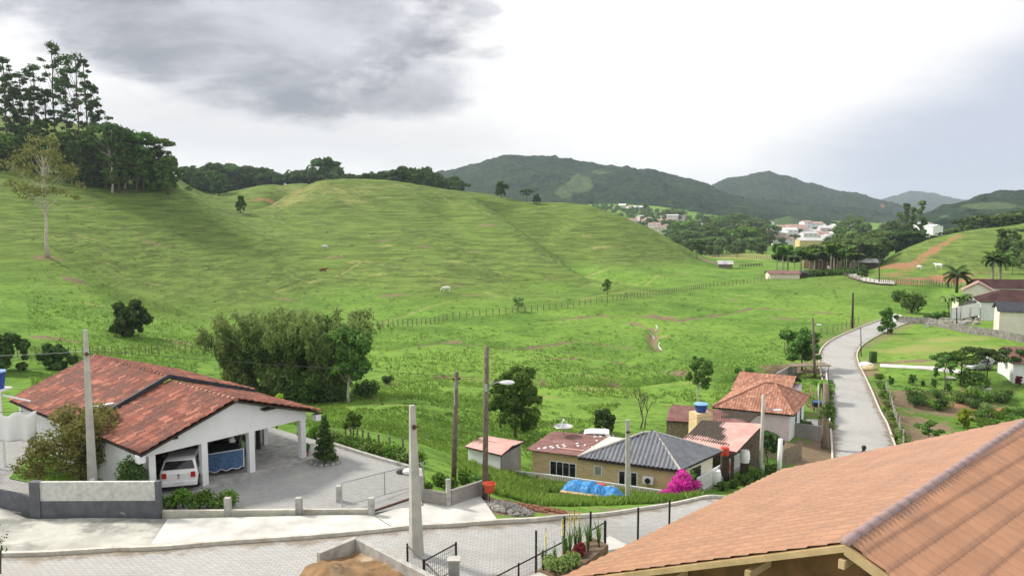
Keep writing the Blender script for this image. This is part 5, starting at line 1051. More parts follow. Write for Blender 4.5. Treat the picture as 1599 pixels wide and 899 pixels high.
wire('green service cable drooping between the two wooden poles', l4, T3-Vector((0, 0, 2.0)), .12, .02, 'leaf_mid'); wire('overhead cable leaving the tall leaning pole towards the left edge', py_(131, 548, 35), py_(-60, 556, 31), .05, .012, 'metal_grey')
wire('long low cable from the wooden lamp pole towards the pole before the brick house', l4-Vector((0,0,.2)), T5-Vector((0, 0, .1)), .5, .010, 'wire')
wire('cable from the pole of the brick house towards the yellowed pole', T5-Vector((0, 0, .1)), T7-Vector((0, 0, .5)), .5, .010, 'wire')
# ------------------------------------------------------------------ washing line, tank, left garden
q0 = py_(-70, 650, 34.0); q1 = py_(56, 643, 36.0); V, F = [], []
for j in range(13):
    for i in range(31):
        s = i/30; t = j/12; p = q0.lerp(q1, s); dz = -(1.42-.12*math.sin(s*3))*t; p = Vector((p.x-.10*t*(s), p.y+.09*math.sin(s*26)*(.3+t), p.z+dz-.18*math.sin(s*math.pi*4)**2*(1-t)+(.08*s if t == 0 else 0))); V.append(p)
for j in range(12):
    for i in range(30): k = j*31+i; F.append((k, k+1, k+32, k+31))
solid('white_sheet', V, F, 'cloth_white', label='white cloth sheet hanging from the washing line at the left edge', cat='sheet')
wire('washing line holding the white sheet', q0+Vector((-1, 0, .05)), q1+Vector((1.2, .4, .12)), .05, .012)
tk = py_(3, 628, 39.5); o = thing('water_tank', 'dark blue water tank on a white stand at the left edge', 'water tank', (tk.x, tk.y, .05)); zt = py_(3, 602, 39.5).z; MB().lathe((tk.x-.3, tk.y, zt-.05), [(.40, -.1), (.50, .75), (.50, .8)], 20).build('tank', 'tank_blue', o, smooth=False); MB().lathe((tk.x-.3, tk.y, zt+.70), [(.54, 0), (.53, .06), (.2, .12), (.02, .13)], 20).build('lid', 'tank_lid', o)
m = MB(); 
for dx_ in (-.45, .45): m.tube([(tk.x-.3+dx_, tk.y-.3, .05), (tk.x-.3+dx_*.9, tk.y-.3, zt-.15)], .07, 7)
m.box((tk.x-.3, tk.y, zt-.19), (1.15, 1.0, .08)); m.tube([(tk.x, tk.y-.2, zt-.4), (tk.x+1.6, tk.y-.2, zt-.75)], .05, 6); m.build('stand', 'metal_white', o)
bush('yellow green leafy shrub behind the white sheet', (pz(8, 700, .05).x-.2, 38.2, .05), 3.0, 1.2, 'leaf_lime', 1800, .10, 91, nc=9)
bush('bare twiggy shrub rising from the bank at the lower left corner', (-18.2, 26.9, .3), 1.7, .42, 'leaf_dark', 90, .05, 92); 
o = thing('grass_bank', 'sloping bank of earth and grass at the lower left corner', 'bank', (-18, 26, 0)); b_ = MB(); b_.ball((-19.6, 25.4, -.9), (3.6, 1.3, 1.9), 30, 16, .035, rg); b_.build('bank_earth', 'pasture', o, smooth=True)
# ------------------------------------------------------------------ concrete box with orange earth, in front
o = thing('raised_earth_bed', 'raised bed of orange earth held by a rough concrete edging wall in the foreground', 'raised bed', (-4.5, 23, 0)); zt = 2.0
P0, P1, P2 = pz(497, 862, zt), pz(556, 838, zt), pz(725, 925, zt); P3 = Vector((P0.x-2.5, P0.y-4.5, zt))
def thickwall(a, b, t, z0, z1, mat='concrete', name='edging_wall', par=o):
    MB().wall(Vector((a.x, a.y, 0)), Vector((b.x, b.y, 0)), z1, t, z0=z0, z1=z1).build(name, mat, par, bevel=.012)
thickwall(P0, P1, .18, -.6, zt); thickwall(P1+(P2-P1).normalized()*.12, P2+(P2-P1)*.6, .20, -.6, zt-.004)
n_ = 60; V, F = [], []
A_ = [P0-Vector((2.2, 5.8, 0)), P0-Vector((.9, 2.2, 0)), P0+Vector((-.55, -.5, 0)), P0, P1]; B_ = [P2+(P2-P1)*.6+Vector((-1.5, -3.0, 0)), P2+(P2-P1)*.6, P2+(P2-P1)*.3, P2, P1.lerp(P2, .06)]
X, F = strip([(a.x, a.y, zt-.35) for a in A_], [(b.x, b.y, zt-.35) for b in B_], 90, 60, 0, drape=False)
dleft = np.linspace(0, 1, 61)[:, None].repeat(91, 1).ravel(); X[:, 2] += .50*(fbm(X[:, 0]*.9, X[:, 1]*.9, 4, 4)-.45)+.45*np.exp(-((X[:, 0]-(P0.x+.6))/1.0)**2-((X[:, 1]-(P0.y-1.6))/1.2)**2)-np.where(dleft < .06, 1.3*(1-dleft/.06), 0)
mkobj('earth', X, F, 'earth_orange', o, smooth=True)
m = MB(); pb = X[::91]; 
# ------------------------------------------------------------------ own house roof, lower right
E1, AP, BP, E2 = pz(868, 906, 5.15), pz(1320, 848, 7.8), pz(1612, 652, 7.8), pz(1222, 733, 4.98)
rd_ = (BP-AP); dv = E1-AP; R1 = Vector((AP.x-dv.x, AP.y-dv.y, AP.z+dv.z)); dv2 = E2-BP; R2 = Vector((BP.x-dv2.x, BP.y-dv2.y, BP.z+dv2.z))
own = thing('gabled_house', 'nearest house with a large salmon tile roof and ochre wood gable at the lower right', 'house', (AP.x, AP.y, 0))
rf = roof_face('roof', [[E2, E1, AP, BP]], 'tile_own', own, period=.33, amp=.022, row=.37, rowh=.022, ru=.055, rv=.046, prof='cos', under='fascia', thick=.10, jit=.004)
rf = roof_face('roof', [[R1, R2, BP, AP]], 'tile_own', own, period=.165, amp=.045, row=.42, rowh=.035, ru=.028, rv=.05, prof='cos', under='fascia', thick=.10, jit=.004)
m = MB(); n = 26
for i in range(n):
    a = AP.lerp(BP, i/n)+Vector((0, 0, .05)); b = AP.lerp(BP, (i+1.12)/n)+Vector((0, 0, .04)); m.tube([a-Vector((0,0,.03)), b-Vector((0,0,.03))], [.085, .083], 12)
m.build('ridge_cap', 'cap_pink', rf, smooth=True)
e_ = (E1-AP).normalized(); g_ = (R1-AP).normalized(); rdn = rd_.normalized()
def board(a, b, w, t, mat, name):
    up2 = Vector((0, 0, -w)); MB().prism([a, b, b+up2, a+up2], -rdn*t).build(name, mat, own)
off = Vector((0, 0, -.02))-rdn*.004
board(AP+off, E1+off, .11, .04, 'fascia', 'rake_board'); board(AP+off, R1+off, .15, .04, 'fascia', 'rake_board')
m = MB(); MB().rail([E1+Vector((0, 0, -.16))+e_*.03, E2+Vector((0, 0, -.16))+e_*.03], .10, .10).build('gutter', 'metal_grey', own)
wb = AP+rdn*.75; wl = E1+rdn*.75-e_*.75; wr = R1+rdn*.75-g_*.75
MB().prism([wb-Vector((0, 0, .25)), wl-Vector((0, 0, .25)), Vector((wl.x, wl.y, -1.5)), Vector((wr.x, wr.y, -6)), wr-Vector((0, 0, .25))], rdn*.15).build('gable_wall', 'brown_wood_and_shade', own)
m = MB()
for k in (-3.6, -2.4, -1.2, 0, 1.2, 2.4): c = wb-rdn*.02+Vector((e_.x, e_.y, 0)).normalized()*k; m.box((c.x, c.y, 3.4), (.06, .05, 5.6), math.atan2(e_.y, e_.x))
m.build('gable_batten', 'wood_dark', own)
for k in (.02, 1.75, 3.6): c = AP+e_*k-Vector((0, 0, .32)); MB().box(c+rdn*.30, (.10, .75, .14), math.atan2(rdn.y, rdn.x)-R(90)).build('purlin', 'fascia', own)
for k in (1.6,): c = AP+g_*k-Vector((0, 0, .32)); MB().box(c+rdn*.30, (.10, .75, .14), math.atan2(rdn.y, rdn.x)-R(90)).build('purlin', 'fascia', own)
wA = E1+rdn*.9-e_*.8; wB = E2-rdn*.6-e_*.8; MB().wall((wA.x, wA.y, 0), (wB.x, wB.y, 0), 4.7, .2, z0=-3, z1=4.7).build('side_wall', 'plaster_cream', own); wC = R2-rdn*.6-g_*.8; MB().wall((wB.x, wB.y, 0), (wC.x, wC.y, 0), 4.7, .2, z0=-5, z1=4.7).build('back_wall', 'plaster_cream', own)
wD = R1+rdn*.9-g_*.8; MB().wall((wC.x, wC.y, 0), (wD.x, wD.y, 0), 4.7, .2, z0=-7, z1=4.7).build('side_wall', 'plaster_cream', own)
# ------------------------------------------------------------------ railings and flower bed in the lower middle
def railing(label, pts, h, name='mesh_fence', top=True, mesh=True, post=.05, wirer=.004, group=None, vs=.09, pmat='metal_black'):
    P = [Vector(p) for p in pts]; o = thing(name, label, 'fence', P[0], 0, group); up_ = Vector((0, 0, h))
    for p in P: MB().box(p+up_*.5, (post, post, h+.12)).build('post', pmat, o)
    if top: 
        m = MB()
        for a, b in zip(P[:-1], P[1:]): m.tube([a+up_, b+up_], .025, 6); m.tube([a+up_*.08, b+up_*.08], .018, 5)
        m.build('rail', pmat, o)
    if mesh:
        m = MB()
        for a, b in zip(P[:-1], P[1:]):
            n = max(2, int((b-a).length/vs))
            for i in range(1, n): q = a.lerp(b, i/n); m.tube([q+up_*.08, q+up_], wirer, 3, cap=False)
            for j in range(2, 6): m.tube([a+up_*j/6, b+up_*j/6], wirer, 3, cap=False)
        m.build('mesh', 'metal_grey' if pmat == 'metal_black' else pmat, o)
    return o
# fence line with tall posts along the street side of our plot
def tp(px, pyb, pyt, Y): b = py_(px, pyb, Y); t = py_(px, pyt, Y); return b, t.z-b.z
pts = [(837, 890, 828, 24.6), (881, 862, 806, 26.0), (922, 836, 798, 27.4), (996, 838, 792, 29.0), (1045, 822, 780, 31.0), (1348, 722, 697, 44.5)]
PP_ = [tp(*q) for q in pts]
f_ = thing('mesh_fence', 'tall thin wire mesh fence with black steel posts along the street below the orange roof', 'fence', PP_[0][0])
for b, h in PP_[:5]: MB().box(b+Vector((0, 0, h/2-.6)), (.07, .07, h+1.2)).build('post', 'metal_black', f_)
m = MB()
for (a, h0), (b, h1) in zip(PP_[:4], PP_[1:5]):
    n = int((b-a).length/.11)
    for i in range(1, n): t = i/n; q = a.lerp(b, t); hh = h0+(h1-h0)*t; m.tube([q-Vector((0, 0, .5)), q+Vector((0, 0, hh))], .0022, 3, cap=False)
    for j in range(0, 7): m.tube([a+Vector((0, 0, h0*j/6)), b+Vector((0, 0, h1*j/6))], .0028, 3, cap=False)
m.build('mesh', 'metal_grey', f_)
b, h = PP_[5]; o = thing('metal_post', 'short black steel post with a knob, just beyond the far edge of the orange roof', 'post', b); MB().box(b+Vector((0, 0, h/2-1)), (.17, .17, h+1.6)).build('post', 'metal_black', o); MB().ball(b+Vector((0, 0, h-.05)), .14, 10, 8).build('knob', 'metal_black', o)
h1a, h1b = py_(770, 902, 23.2), py_(884, 843, 25.4); railing('short black handrail with thin bars climbing beside the flower bed', [h1a-Vector((0, 0, .95)), h1a.lerp(h1b, .33)-Vector((0, 0, .95)), h1a.lerp(h1b, .66)-Vector((0, 0, .95)), h1b-Vector((0, 0, .95))], .95, 'handrail', vs=.11, post=.06)
g1, g2 = py_(922, 828, 26.4), py_(945, 815, 27.4); railing('small dark gate frame at the upper end of the flower bed', [g1-Vector((0, 0, 1.0)), g2-Vector((0, 0, 1.0))], 1.0, 'gate', vs=.3, post=.09)
g1, g2 = py_(662, 880, 24.2), py_(712, 853, 25.6); railing('low black bar gate in front of the nearest concrete pole', [g1-Vector((0, 0, .85)), g2-Vector((0, 0, .85))], .95, 'gate', vs=.10, post=.07, wirer=.009)
g1, g2 = py_(636, 853, 25.4), py_(690, 905, 23.4); railing('black mesh panel running behind the earth bed wall', [g1-Vector((0, 0, .85)), g2-Vector((0, 0, .85)), g2+(g2-g1)*.6-Vector((0, 0, .85))], .9, 'mesh_fence', vs=.10, post=.06, wirer=.008)
gp_ = py_(709, 872, 24.8); o = thing('gate_pillar', 'stub concrete pillar with a pale cap under the low bar gate', 'pillar', gp_-Vector((0, 0, 1))); MB().box(gp_-Vector((0, 0, .55)), (.34, .34, 1.0)).build('pillar', 'concrete', o, bevel=.01); MB().box(gp_+Vector((0, 0, -.01)), (.44, .40, .07)).build('cap', 'concrete_pole', o, bevel=.01)
# entrance slabs and the bed
bedA = [(4.6, 24.2), (2.9, 26.0), (2.2, 23.0)]
ba, bb, bc, bd = py_(838, 890, 24.3), py_(925, 838, 26.8), py_(950, 850, 25.6), py_(880, 905, 22.6)
o = MB().add([ba, bb, bc, bd]+[Vector((q.x, q.y, q.z-1.6)) for q in (ba, bb, bc, bd)], [(0,1,2,3),(7,6,5,4),(0,4,5,1),(1,5,6,2),(2,6,7,3),(3,7,4,0)]).build('flower_bed', 'soil_dark', label='narrow planted earth bed between the fence and the orange roof', cat='flower bed')
MB().add([py_(802, 905, 23.5), py_(846, 891, 24.2), py_(884, 905, 22.8), py_(830, 930, 21.8)]+[py_(802, 905, 23.5)-Vector((0, 0, 1)), py_(846, 891, 24.2)-Vector((0, 0, 1)), py_(884, 905, 22.8)-Vector((0, 0, 1)), py_(830, 930, 21.8)-Vector((0, 0, 1))], [(0,1,2,3),(7,6,5,4),(0,4,5,1),(1,5,6,2),(2,6,7,3),(3,7,4,0)]).build('paving_slab', 'concrete_white', kind='structure')
MB().add([py_(944, 840, 28.6), py_(952, 836, 29.2), py_(985, 852, 28.0), py_(930, 862, 27.0)]+[q-Vector((0, 0, 1)) for q in (py_(944, 840, 28.6), py_(952, 836, 29.2), py_(985, 852, 28.0), py_(930, 862, 27.0))], [(0,1,2,3),(7,6,5,4),(0,4,5,1),(1,5,6,2),(2,6,7,3),(3,7,4,0)]).build('paving_slab', 'concrete_white', kind='structure')
rg = random.Random(12); nr = np.random.default_rng(12)
def spiky(label, p, h, leaf, seed, flower=False):
    g = random.Random(seed); o = thing('flowering_plant' if flower else 'spiky_plant', label, 'plant', p, 0, 'flowering spikes in the bed' if flower else 'sword leaved plants in the bed'); V, F = [], []
    for i in range(26):
        a = g.random()*6.28; l = h*(.6+.5*g.random()); o_ = l*.38*g.random(); w = .022; d = Vector((math.cos(a), math.sin(a), 0)); sd_ = Vector((-d.y, d.x, 0)); k = len(V)
        for t in (0, .5, 1): q = Vector(p)+d*o_*t*t+Vector((g.uniform(-.01, .01), 0, l*t)); V += [q-sd_*w*(1-t*.9), q+sd_*w*(1-t*.9)]
        F += [(k, k+1, k+3, k+2), (k+2, k+3, k+5, k+4)]
    mkobj('leaf_blades', [tuple(v) for v in V], np.array(F), leaf, o)
    if flower:
        for s in range(1):
            b = Vector(p)+Vector((g.uniform(-.1, .1), g.uniform(-.1, .1), 0)); t = b+Vector((0, 0, h*1.65)); MB().tube([b, t], .012, 4).build('stalk', 'leaf_mid', o); leafobj('petals', 'petal_yellow', o, [(b.x, b.y, b.z+h*(.95+.08*k), .04, .04, .06) for k in range(8)], 90, .022, seed)
    return o
def bedp(s, t): 
    a = ba.lerp(bb, s); b = bd.lerp(bc, s); return a.lerp(b, t)
for i, (s, t) in enumerate([(.2, .25), (.45, .3), (.62, .35), (.8, .3), (.95, .5), (.7, .6), (.88, .75), (.3, .55)]): spiky('tuft of upright sword shaped leaves in the flower bed by the fence', bedp(s, t), .75+.12*(i % 3), 'leaf_mid' if i % 2 else 'leaf_bright', i)
for i, (s, t) in enumerate([(.05, .15), (.42, .15), (.55, .1), (.60, .22), (.72, .12)]): spiky('tall yellow flower spike rising from the bed against the fence mesh', bedp(s, t), .85, 'leaf_mid', 20+i, True)
for i, (s, t) in enumerate([(.35, .55), (.5, .62), (.58, .5)]): q = bedp(s, t); bush('low dark red leaved plant between the sword leaved tufts', q, .42, .26, 'leaf_red', 260, .05, i, 'plant', 'red_leaved_plant', 'dark red plants in the bed', nc=4)
for i, (s, t) in enumerate([(.08, .6), (.2, .75), (.1, .35), (.3, .8)]): q = bedp(s, t); bush('brownish low shrub at the near end of the flower bed', q, .5, .4, 'leaf_olive', 420, .05, 40+i, 'shrub', 'low_shrub', 'brownish shrubs in the bed', nc=5)
# ------------------------------------------------------------------ brick house group
zb = -6.4; hE = -4.0
cR, cL = pz(1062, 735, hE), pz(824, 704, hE); dF = (cL-cR); dF.z = 0; dF.normalize(); dB = Vector((-dF.y, dF.x, 0)); dB = dB if dB.y > 0 else -dB
wid = 4.5; ov = .45; wR = cR+dF*ov+dB*ov; wL = cL-dF*.3+dB*ov
def at(s, t, z): q = wR+dF*s+dB*t; return Vector((q.x, q.y, z))
LEN = (wL-wR).length; bh = thing('brick_house', 'yellow brick bungalow with dark slate coloured hip roof and brown flat wing', 'house', at(LEN/2, wid/2, zb))
dS = pz(1128, 705, hE)-cR; dS.z = 0; dS.normalize(); CB = pz(1128, 705, hE)-dS*.5+dF*.5
q = [at(0, 0, 0), at(LEN, 0, 0), at(LEN, wid, 0), at(0, wid-3.6, 0)]
def wseg(a, b, mat='brick_yellow', t=.18, z0=zb-1.2, z1=hE-.02, par=bh, name='wall'): return MB().wall(Vector((a.x, a.y, 0)), Vector((b.x, b.y, 0)), 1, t, z0=z0, z1=z1).build(name, mat, par)
wseg(at(-.09, 0, 0), at(LEN+.09, 0, 0)); wseg(at(LEN, .1, 0), at(LEN, wid, 0)); wseg(at(0, .1, 0), CB, 'plaster_cream'); wseg(CB, at(0, wid, 0)+dF*1.2, 'plaster_cream'); wseg(at(0, wid, 0), at(LEN, wid, 0))
def win(par, fr, s, z, w, h, n=2, depth=.03, name='window', pane='glass_dark', fm='metal_white'):
    """fr(s, out, z): point on the wall"""
    m = MB(); 
    m.prism([fr(s-w/2-.06, 0, z-h/2-.06), fr(s+w/2+.06, 0, z-h/2-.06), fr(s+w/2+.06, 0, z+h/2+.06), fr(s-w/2-.06, 0, z+h/2+.06)], fr(0, depth, 0)-fr(0, 0, 0)); f = m.build(name, fm, par)
    for i in range(n):
        a = s-w/2+w*i/n+.03; b = s-w/2+w*(i+1)/n-.03
        MB().prism([fr(a, depth+.002, z-h/2), fr(b, depth+.002, z-h/2), fr(b, depth+.002, z+h/2), fr(a, depth+.002, z+h/2)], (fr(0, 1, 0)-fr(0, 0, 0))*.012).build('pane', pane, f)
    return f
def front(s, o_, z): q = wR+dF*s-dB*(.09+o_); return Vector((q.x, q.y, z))
def side(s, o_, z): q = wR+(CB-wR).normalized()*s+Vector((dS.y, -dS.x, 0))*(.09+o_); return Vector((q.x, q.y, z))
def s_at(px): # position along the front wall seen at px
    best = min(np.linspace(-1, LEN+1, 400), key=lambda s: abs((front(s, 0, 0).x/front(s, 0, 0).y)-ray(px, 700)[0])); return best
win(bh, front, s_at(879), -5.12, 1.9, 1.0, 4); win(bh, front, s_at(934), -4.85, .5, .55, 1, pane='metal_grey'); win(bh, front, s_at(981), -5.15, 1.25, .95, 3); win(bh, side, 2.5, -5.05, 1.2, .95, 2, fm='wood_dark')
ac = front(s_at(1014), .25, -4.95); fa = math.atan2(dF.y, dF.x); o = thing('air_conditioner', 'white air conditioner box fixed to the brick wall under the eave', 'air conditioner', ac, 0); MB().box(ac, (.72, .30, .50), fa).build('casing', 'metal_white', o, bevel=.02); 
c = ac-dB*.17; MB().tube([c, c-dB*.02], .19, 18).build('fan_grille', 'metal_black', o); MB().tube([ac-Vector((0, 0, .25)), ac-Vector((0, 0, 1.3))+dB*.1], .02, 5).build('pipe', 'pot_clay', o)
# hip roof over the right part
apx = [pz(1006, 676, -2.35), pz(1022, 675, -2.35)]; sM = s_at(905); e0 = at(-ov, -ov, hE); e1 = at(sM, -ov, hE); e2 = pz(1128, 705, hE); e3 = e1+(e2-e0)*.82
aR = Vector(((e0.x+e2.x)/2, (e0.y+e2.y)/2, 0))+dF*3.2; ridgeR = pz(1022, 675, -2.5); ridgeL = pz(1004, 676, -2.5)
roof_face('roof', [[e0, e1, ridgeL, ridgeR], [e2, e0, ridgeR]], 'tile_slate', bh, period=.30, amp=.10, row=.38, rowh=.03, ru=.06, rv=.13, jit=.0)
roof_face('roof', [[e3, e2, ridgeR, ridgeL]], 'tile_slate', bh, period=.30, amp=.07, row=.38, rowh=.03, ru=.12, rv=.19, jit=.0)
m = MB(); m.tube([ridgeR+Vector((0, 0, .06)), e0+Vector((0, 0, .09))], .085, 7); m.tube([ridgeR+Vector((0, 0, .06)), ridgeL+Vector((0, 0, .06))], .085, 7); m.tube([ridgeR+Vector((0, 0, .06)), e2+Vector((0, 0, .09))], .085, 7); m.tube([ridgeL+Vector((0, 0, .06)), e1+Vector((0, 0, .09))], .085, 7); m.build('ridge_cap', 'concrete_pole', bh)
MB().rail([e0-Vector((0, 0, .12)), e1-Vector((0, 0, .12))], .12, .10).build('gutter', 'wood_dark', bh)
# white edged transition slope and flat brown wing
fz = hE+.05; f0, f1 = at(sM-.1, -ov, fz), at(LEN+.45, -ov, fz); f2, f3 = at(LEN+.3, 4.7, fz+.02), at(sM-2.6, 4.8, fz+.06)
MB().prism([f0, f1, f2, f3], (0, 0, .07)).build('flat_roof', 'roof_flat_brown', bh)
MB().prism([Vector(q)+Vector((0, 0, .075)) for q in (f0, f3, f3.lerp(f2, .30), f0.lerp(f1, .02))], (0, 0, .03)).build('roof_flashing', 'concrete_white', bh)
rg = random.Random(8); m = MB(); fl = lambda u, v: f0.lerp(f1, u).lerp(f3.lerp(f2, u), v)+Vector((0, 0, .10))
for u, v in [(.80,.08),(.74,.16),(.68,.22),(.62,.30),(.56,.36),(.62,.18),(.55,.22),(.44,.50),(.36,.40),(.30,.46),(.16,.42),(.30,.72),(.42,.90),(.38,.95),(.72,.12),(.5,.3)]: c = fl(u, v); m.box(c, (.20, .14, .09), rg.random()*3)
m.build('loose_bricks', 'plaster_white', kind='stuff', label='loose white bricks weighing down the flat brown roof', cat='bricks')
c = fl(.32, .22); MB().box(c, (1.7, .16, .05), fa+.05).build('plank', 'roof_pink', label='pale pink board lying on the flat brown roof', cat='board')
# satellite dish
sd0 = py_(880, 688, f2.y-1.4); sd0 = Vector((sd0.x, sd0.y, fz+.2)); ct = py_(880, 669, sd0.y); o = thing('satellite_dish', 'large grey mesh satellite dish tipped to the sky above the flat brown roof', 'satellite dish', sd0); MB().tube([sd0, ct], .04, 7).build('mast', 'metal_grey', o)
prof = [(0.0, 0), (.28, .03), (.52, .11), (.72, .24)]; prof = [(r*1.0, z) for r, z in prof]; m = MB(); m.lathe(ct-Vector((0, 0, .05)), prof+[(.70, .26), (.5, .14), (.27, .06), (.02, .03)], 24); m.build('dish', 'metal_grey', o); m = MB()
for a in range(3): t = a*2.09; m.tube([ct+Vector((.6*math.cos(t), .6*math.sin(t), .2)), ct+Vector((0, 0, .62))], .015, 4)
m.ball(ct+Vector((0, 0, .65)), .09, 8, 6); m.build('feed', 'metal_white', o)
# white car glimpsed behind the flat roof
cw = py_(926, 690, 62.5); cwz = py_(926, 663, 62.5).z-1.95; car('white car whose roof shows just behind the flat brown roof', (cw.x+1.7, cw.y, cwz), R(172), 'car_white', name='parked_car'); MB().box((cw.x, cw.y, (cwz+Hz(cw.x, cw.y))/2-.4), (6, 3.6, max(.2, cwz-Hz(cw.x, cw.y)+.8)), 0).build('parking_pad', 'concrete', kind='structure')
# white picket fence along the lot
fp = [(815,731),(860,742),(905,753),(950,764),(1000,774),(1045,780)]; P = [pz(a, b, -6.05) for a, b in fp]; P = [cL-dF*-1.6-dB*.9, cL-dB*.9]+[wL.lerp(wR, t)-dB*1.15 for t in (.25, .5, .75, 1.05)]; P = [Vector((p.x, p.y, -6.0)) for p in P]
def picket(label, P, h, step=.16, name='picket_fence', w=.07, solidp=False):
    o = thing(name, label, 'fence', P[0]); m = MB(); m.rail([p+Vector((0, 0, h-.10)) for p in P], .09, .10); m.rail([p+Vector((0, 0, .05)) for p in P], .08, .08); m.build('rail', 'metal_white', o); m = MB()
    for a, b in zip(P[:-1], P[1:]):
        n = max(1, int((b-a).length/step)); an = math.atan2(b.y-a.y, b.x-a.x)
        for i in range(n): q = a.lerp(b, (i+.5)/n); m.box(q+Vector((0, 0, h*.45)), (w, .03, h*.85), an)
    m.build('pickets', 'metal_white', o, kind='stuff'); return o
picket('low white picket fence running along the foot of the yellow brick wall', P, .80)
Q = [pz(1088, 771, -6.2), pz(1125, 749, -6.5), pz(1161, 724, -6.9)]; picket('white slatted fence closing the side yard right of the brick house', Q, 1.15, .20, w=.12)
MB().wall(Q[0]+Vector((0, -.15, 0)), Q[2]+Vector((0, -.15, 0)), .12, .2, down=1).build('kerb_wall', 'concrete', label='low concrete footing wall under the white slatted fence', cat='wall')
# covered porch and pink sheet roof
pr = [pz(1062, 690, -4.25), pz(1150, 706, -4.35), pz(1192, 664, -3.9), pz(1096, 655, -3.7)]
o = thing('porch', 'open porch with pale pink sheet roof behind the slate coloured hip roof', 'porch', (pr[1].x, pr[1].y, -7)); roof_face('roof', [pr], 'roof_pink', o, period=.18, amp=.02, row=1.5, rowh=.02, ru=.05, rv=.3, prof='cos', under='wood_dark', thick=.06)
for q in (pr[1], pr[2], pr[0].lerp(pr[1], .6)): MB().box((q.x-.25, q.y+.1, (q.z-8)/2), (.2, .2, q.z+8-.1)).build('post', 'wood_dark', o)
MB().wall((pr[0].x, pr[0].y+.3, 0), (pr[3].x, pr[3].y-.3, 0), 1, .18, z0=-9, z1=-4.4).build('wall', 'plaster_cream', o); MB().wall((pr[3].x, pr[3].y-.3, 0), (pr[2].x-.3, pr[2].y-.3, 0), 1, .18, z0=-9, z1=-4.2).build('wall', 'wood_weathered', o)
for i, (px, py, Y, l, c, r, h) in enumerate([(1132,704,55.6,'bright red round water butt lifted high in the shaded porch','red_paint',.32,.6),(1133,728,56.5,'lower red barrel standing in the shaded porch','red_paint',.34,.9),(1117,744,54.8,'grey white washing tub beside the slatted fence','metal_white',.42,.95),(1163,712,57.6,'white water drum on a stand at the porch corner','cloth_white',.38,.9)]):
    q = py_(px, py, Y); o = thing('barrel', l, 'barrel', q-Vector((0, 0, h/2))); MB().lathe(q-Vector((0, 0, h/2)), [(r*.85, 0), (r, h*.3), (r, h*.7), (r*.85, h), (r*.5, h)], 16).build('drum', c, o, smooth=False); MB().box((q.x, q.y, q.z-h/2-.75), (.5, .5, 1.5)).build('stand', 'wood_dark', o)
bq = py_(1056, 782, 49.3); cl = [(bq.x+x, bq.y+y, bq.z+z, s, s, s*.8) for x, y, z, s in [(0,0,.6,.42),(.5,.1,.85,.40),(-.7,-.1,.5,.36),(.95,.2,.6,.36),(.15,.3,1.3,.34),(.35,.2,1.8,.26),(.5,0,1.15,.36),(-1.1,0,.25,.30),(1.3,.3,1.0,.28),(-.25,0,1.0,.30),(.75,.2,1.5,.22)]]
o = thing('bougainvillea', 'bougainvillea bush covered in bright magenta flowers at the corner of the brick house', 'bougainvillea', bq-Vector((0, 0, .4))); limbs(bq-Vector((0, 0, .6)), bq+Vector((0, 0, 1.2)), cl, .07, np.random.default_rng(1)).build('stem', 'bark', o); leafobj('flowers', 'petal_magenta', o, [(c[0], c[1]-.15, c[2]+.05, c[3]*1.25, c[4]*1.25, c[5]*1.2) for c in cl], 3800, .07, 3); leafobj('foliage', 'leaf_mid', o, [(bq.x+1.3, bq.y+.3, bq.z+.6, .55, .5, .6), (bq.x+.9, bq.y+.4, bq.z+1.5, .45, .4, .5)]+cl[:4], 1100, .08, 4)
for i, (px, py, Y, h, r) in enumerate([(1130,756,53.0,.7,.6),(1180,732,57,1.1,1.1),(1165,745,55.5,.8,.9),(1205,728,59,1.2,1.0),(1160,700,64,1.3,1.2),(1145,748,54,.7,.6)]):
    q = py_(px, py, Y); bush('green garden plant growing in front of the slatted fence and porch', (q.x, q.y, Hz(q.x, q.y)), h*.9, r*.8, 'leaf_mid', 900, .09, 110+i, 'shrub', 'garden_plant', 'garden plants by the slatted fence')
rtree('dark small leaved tree behind the yellowed concrete pole', 1196, 722, 62, 46, 'leaf_dark', 3000, .12, 120, .35, nc=10, sp=Vector((20.9, 63.0, -7.7)))
# wooden board fence right of the post
a, b = pz(1225, 722, -7.4), pz(1251, 710, -7.8); o = thing('board_fence', 'short weathered board fence above the edge of the orange roof', 'fence', a); m = MB()
for i in range(14): q = a.lerp(b, i/13); m.box(q+Vector((0, 0, .15)), (.20, .03, 1.9+.1*(i % 3)), math.atan2((b-a).y, (b-a).x))
m.build('boards', 'wood_weathered', o); MB().tube([a+Vector((0, .06, .6)), b+Vector((0, .06, .6))], .04, 5).build('rail', 'wood_weathered', o)
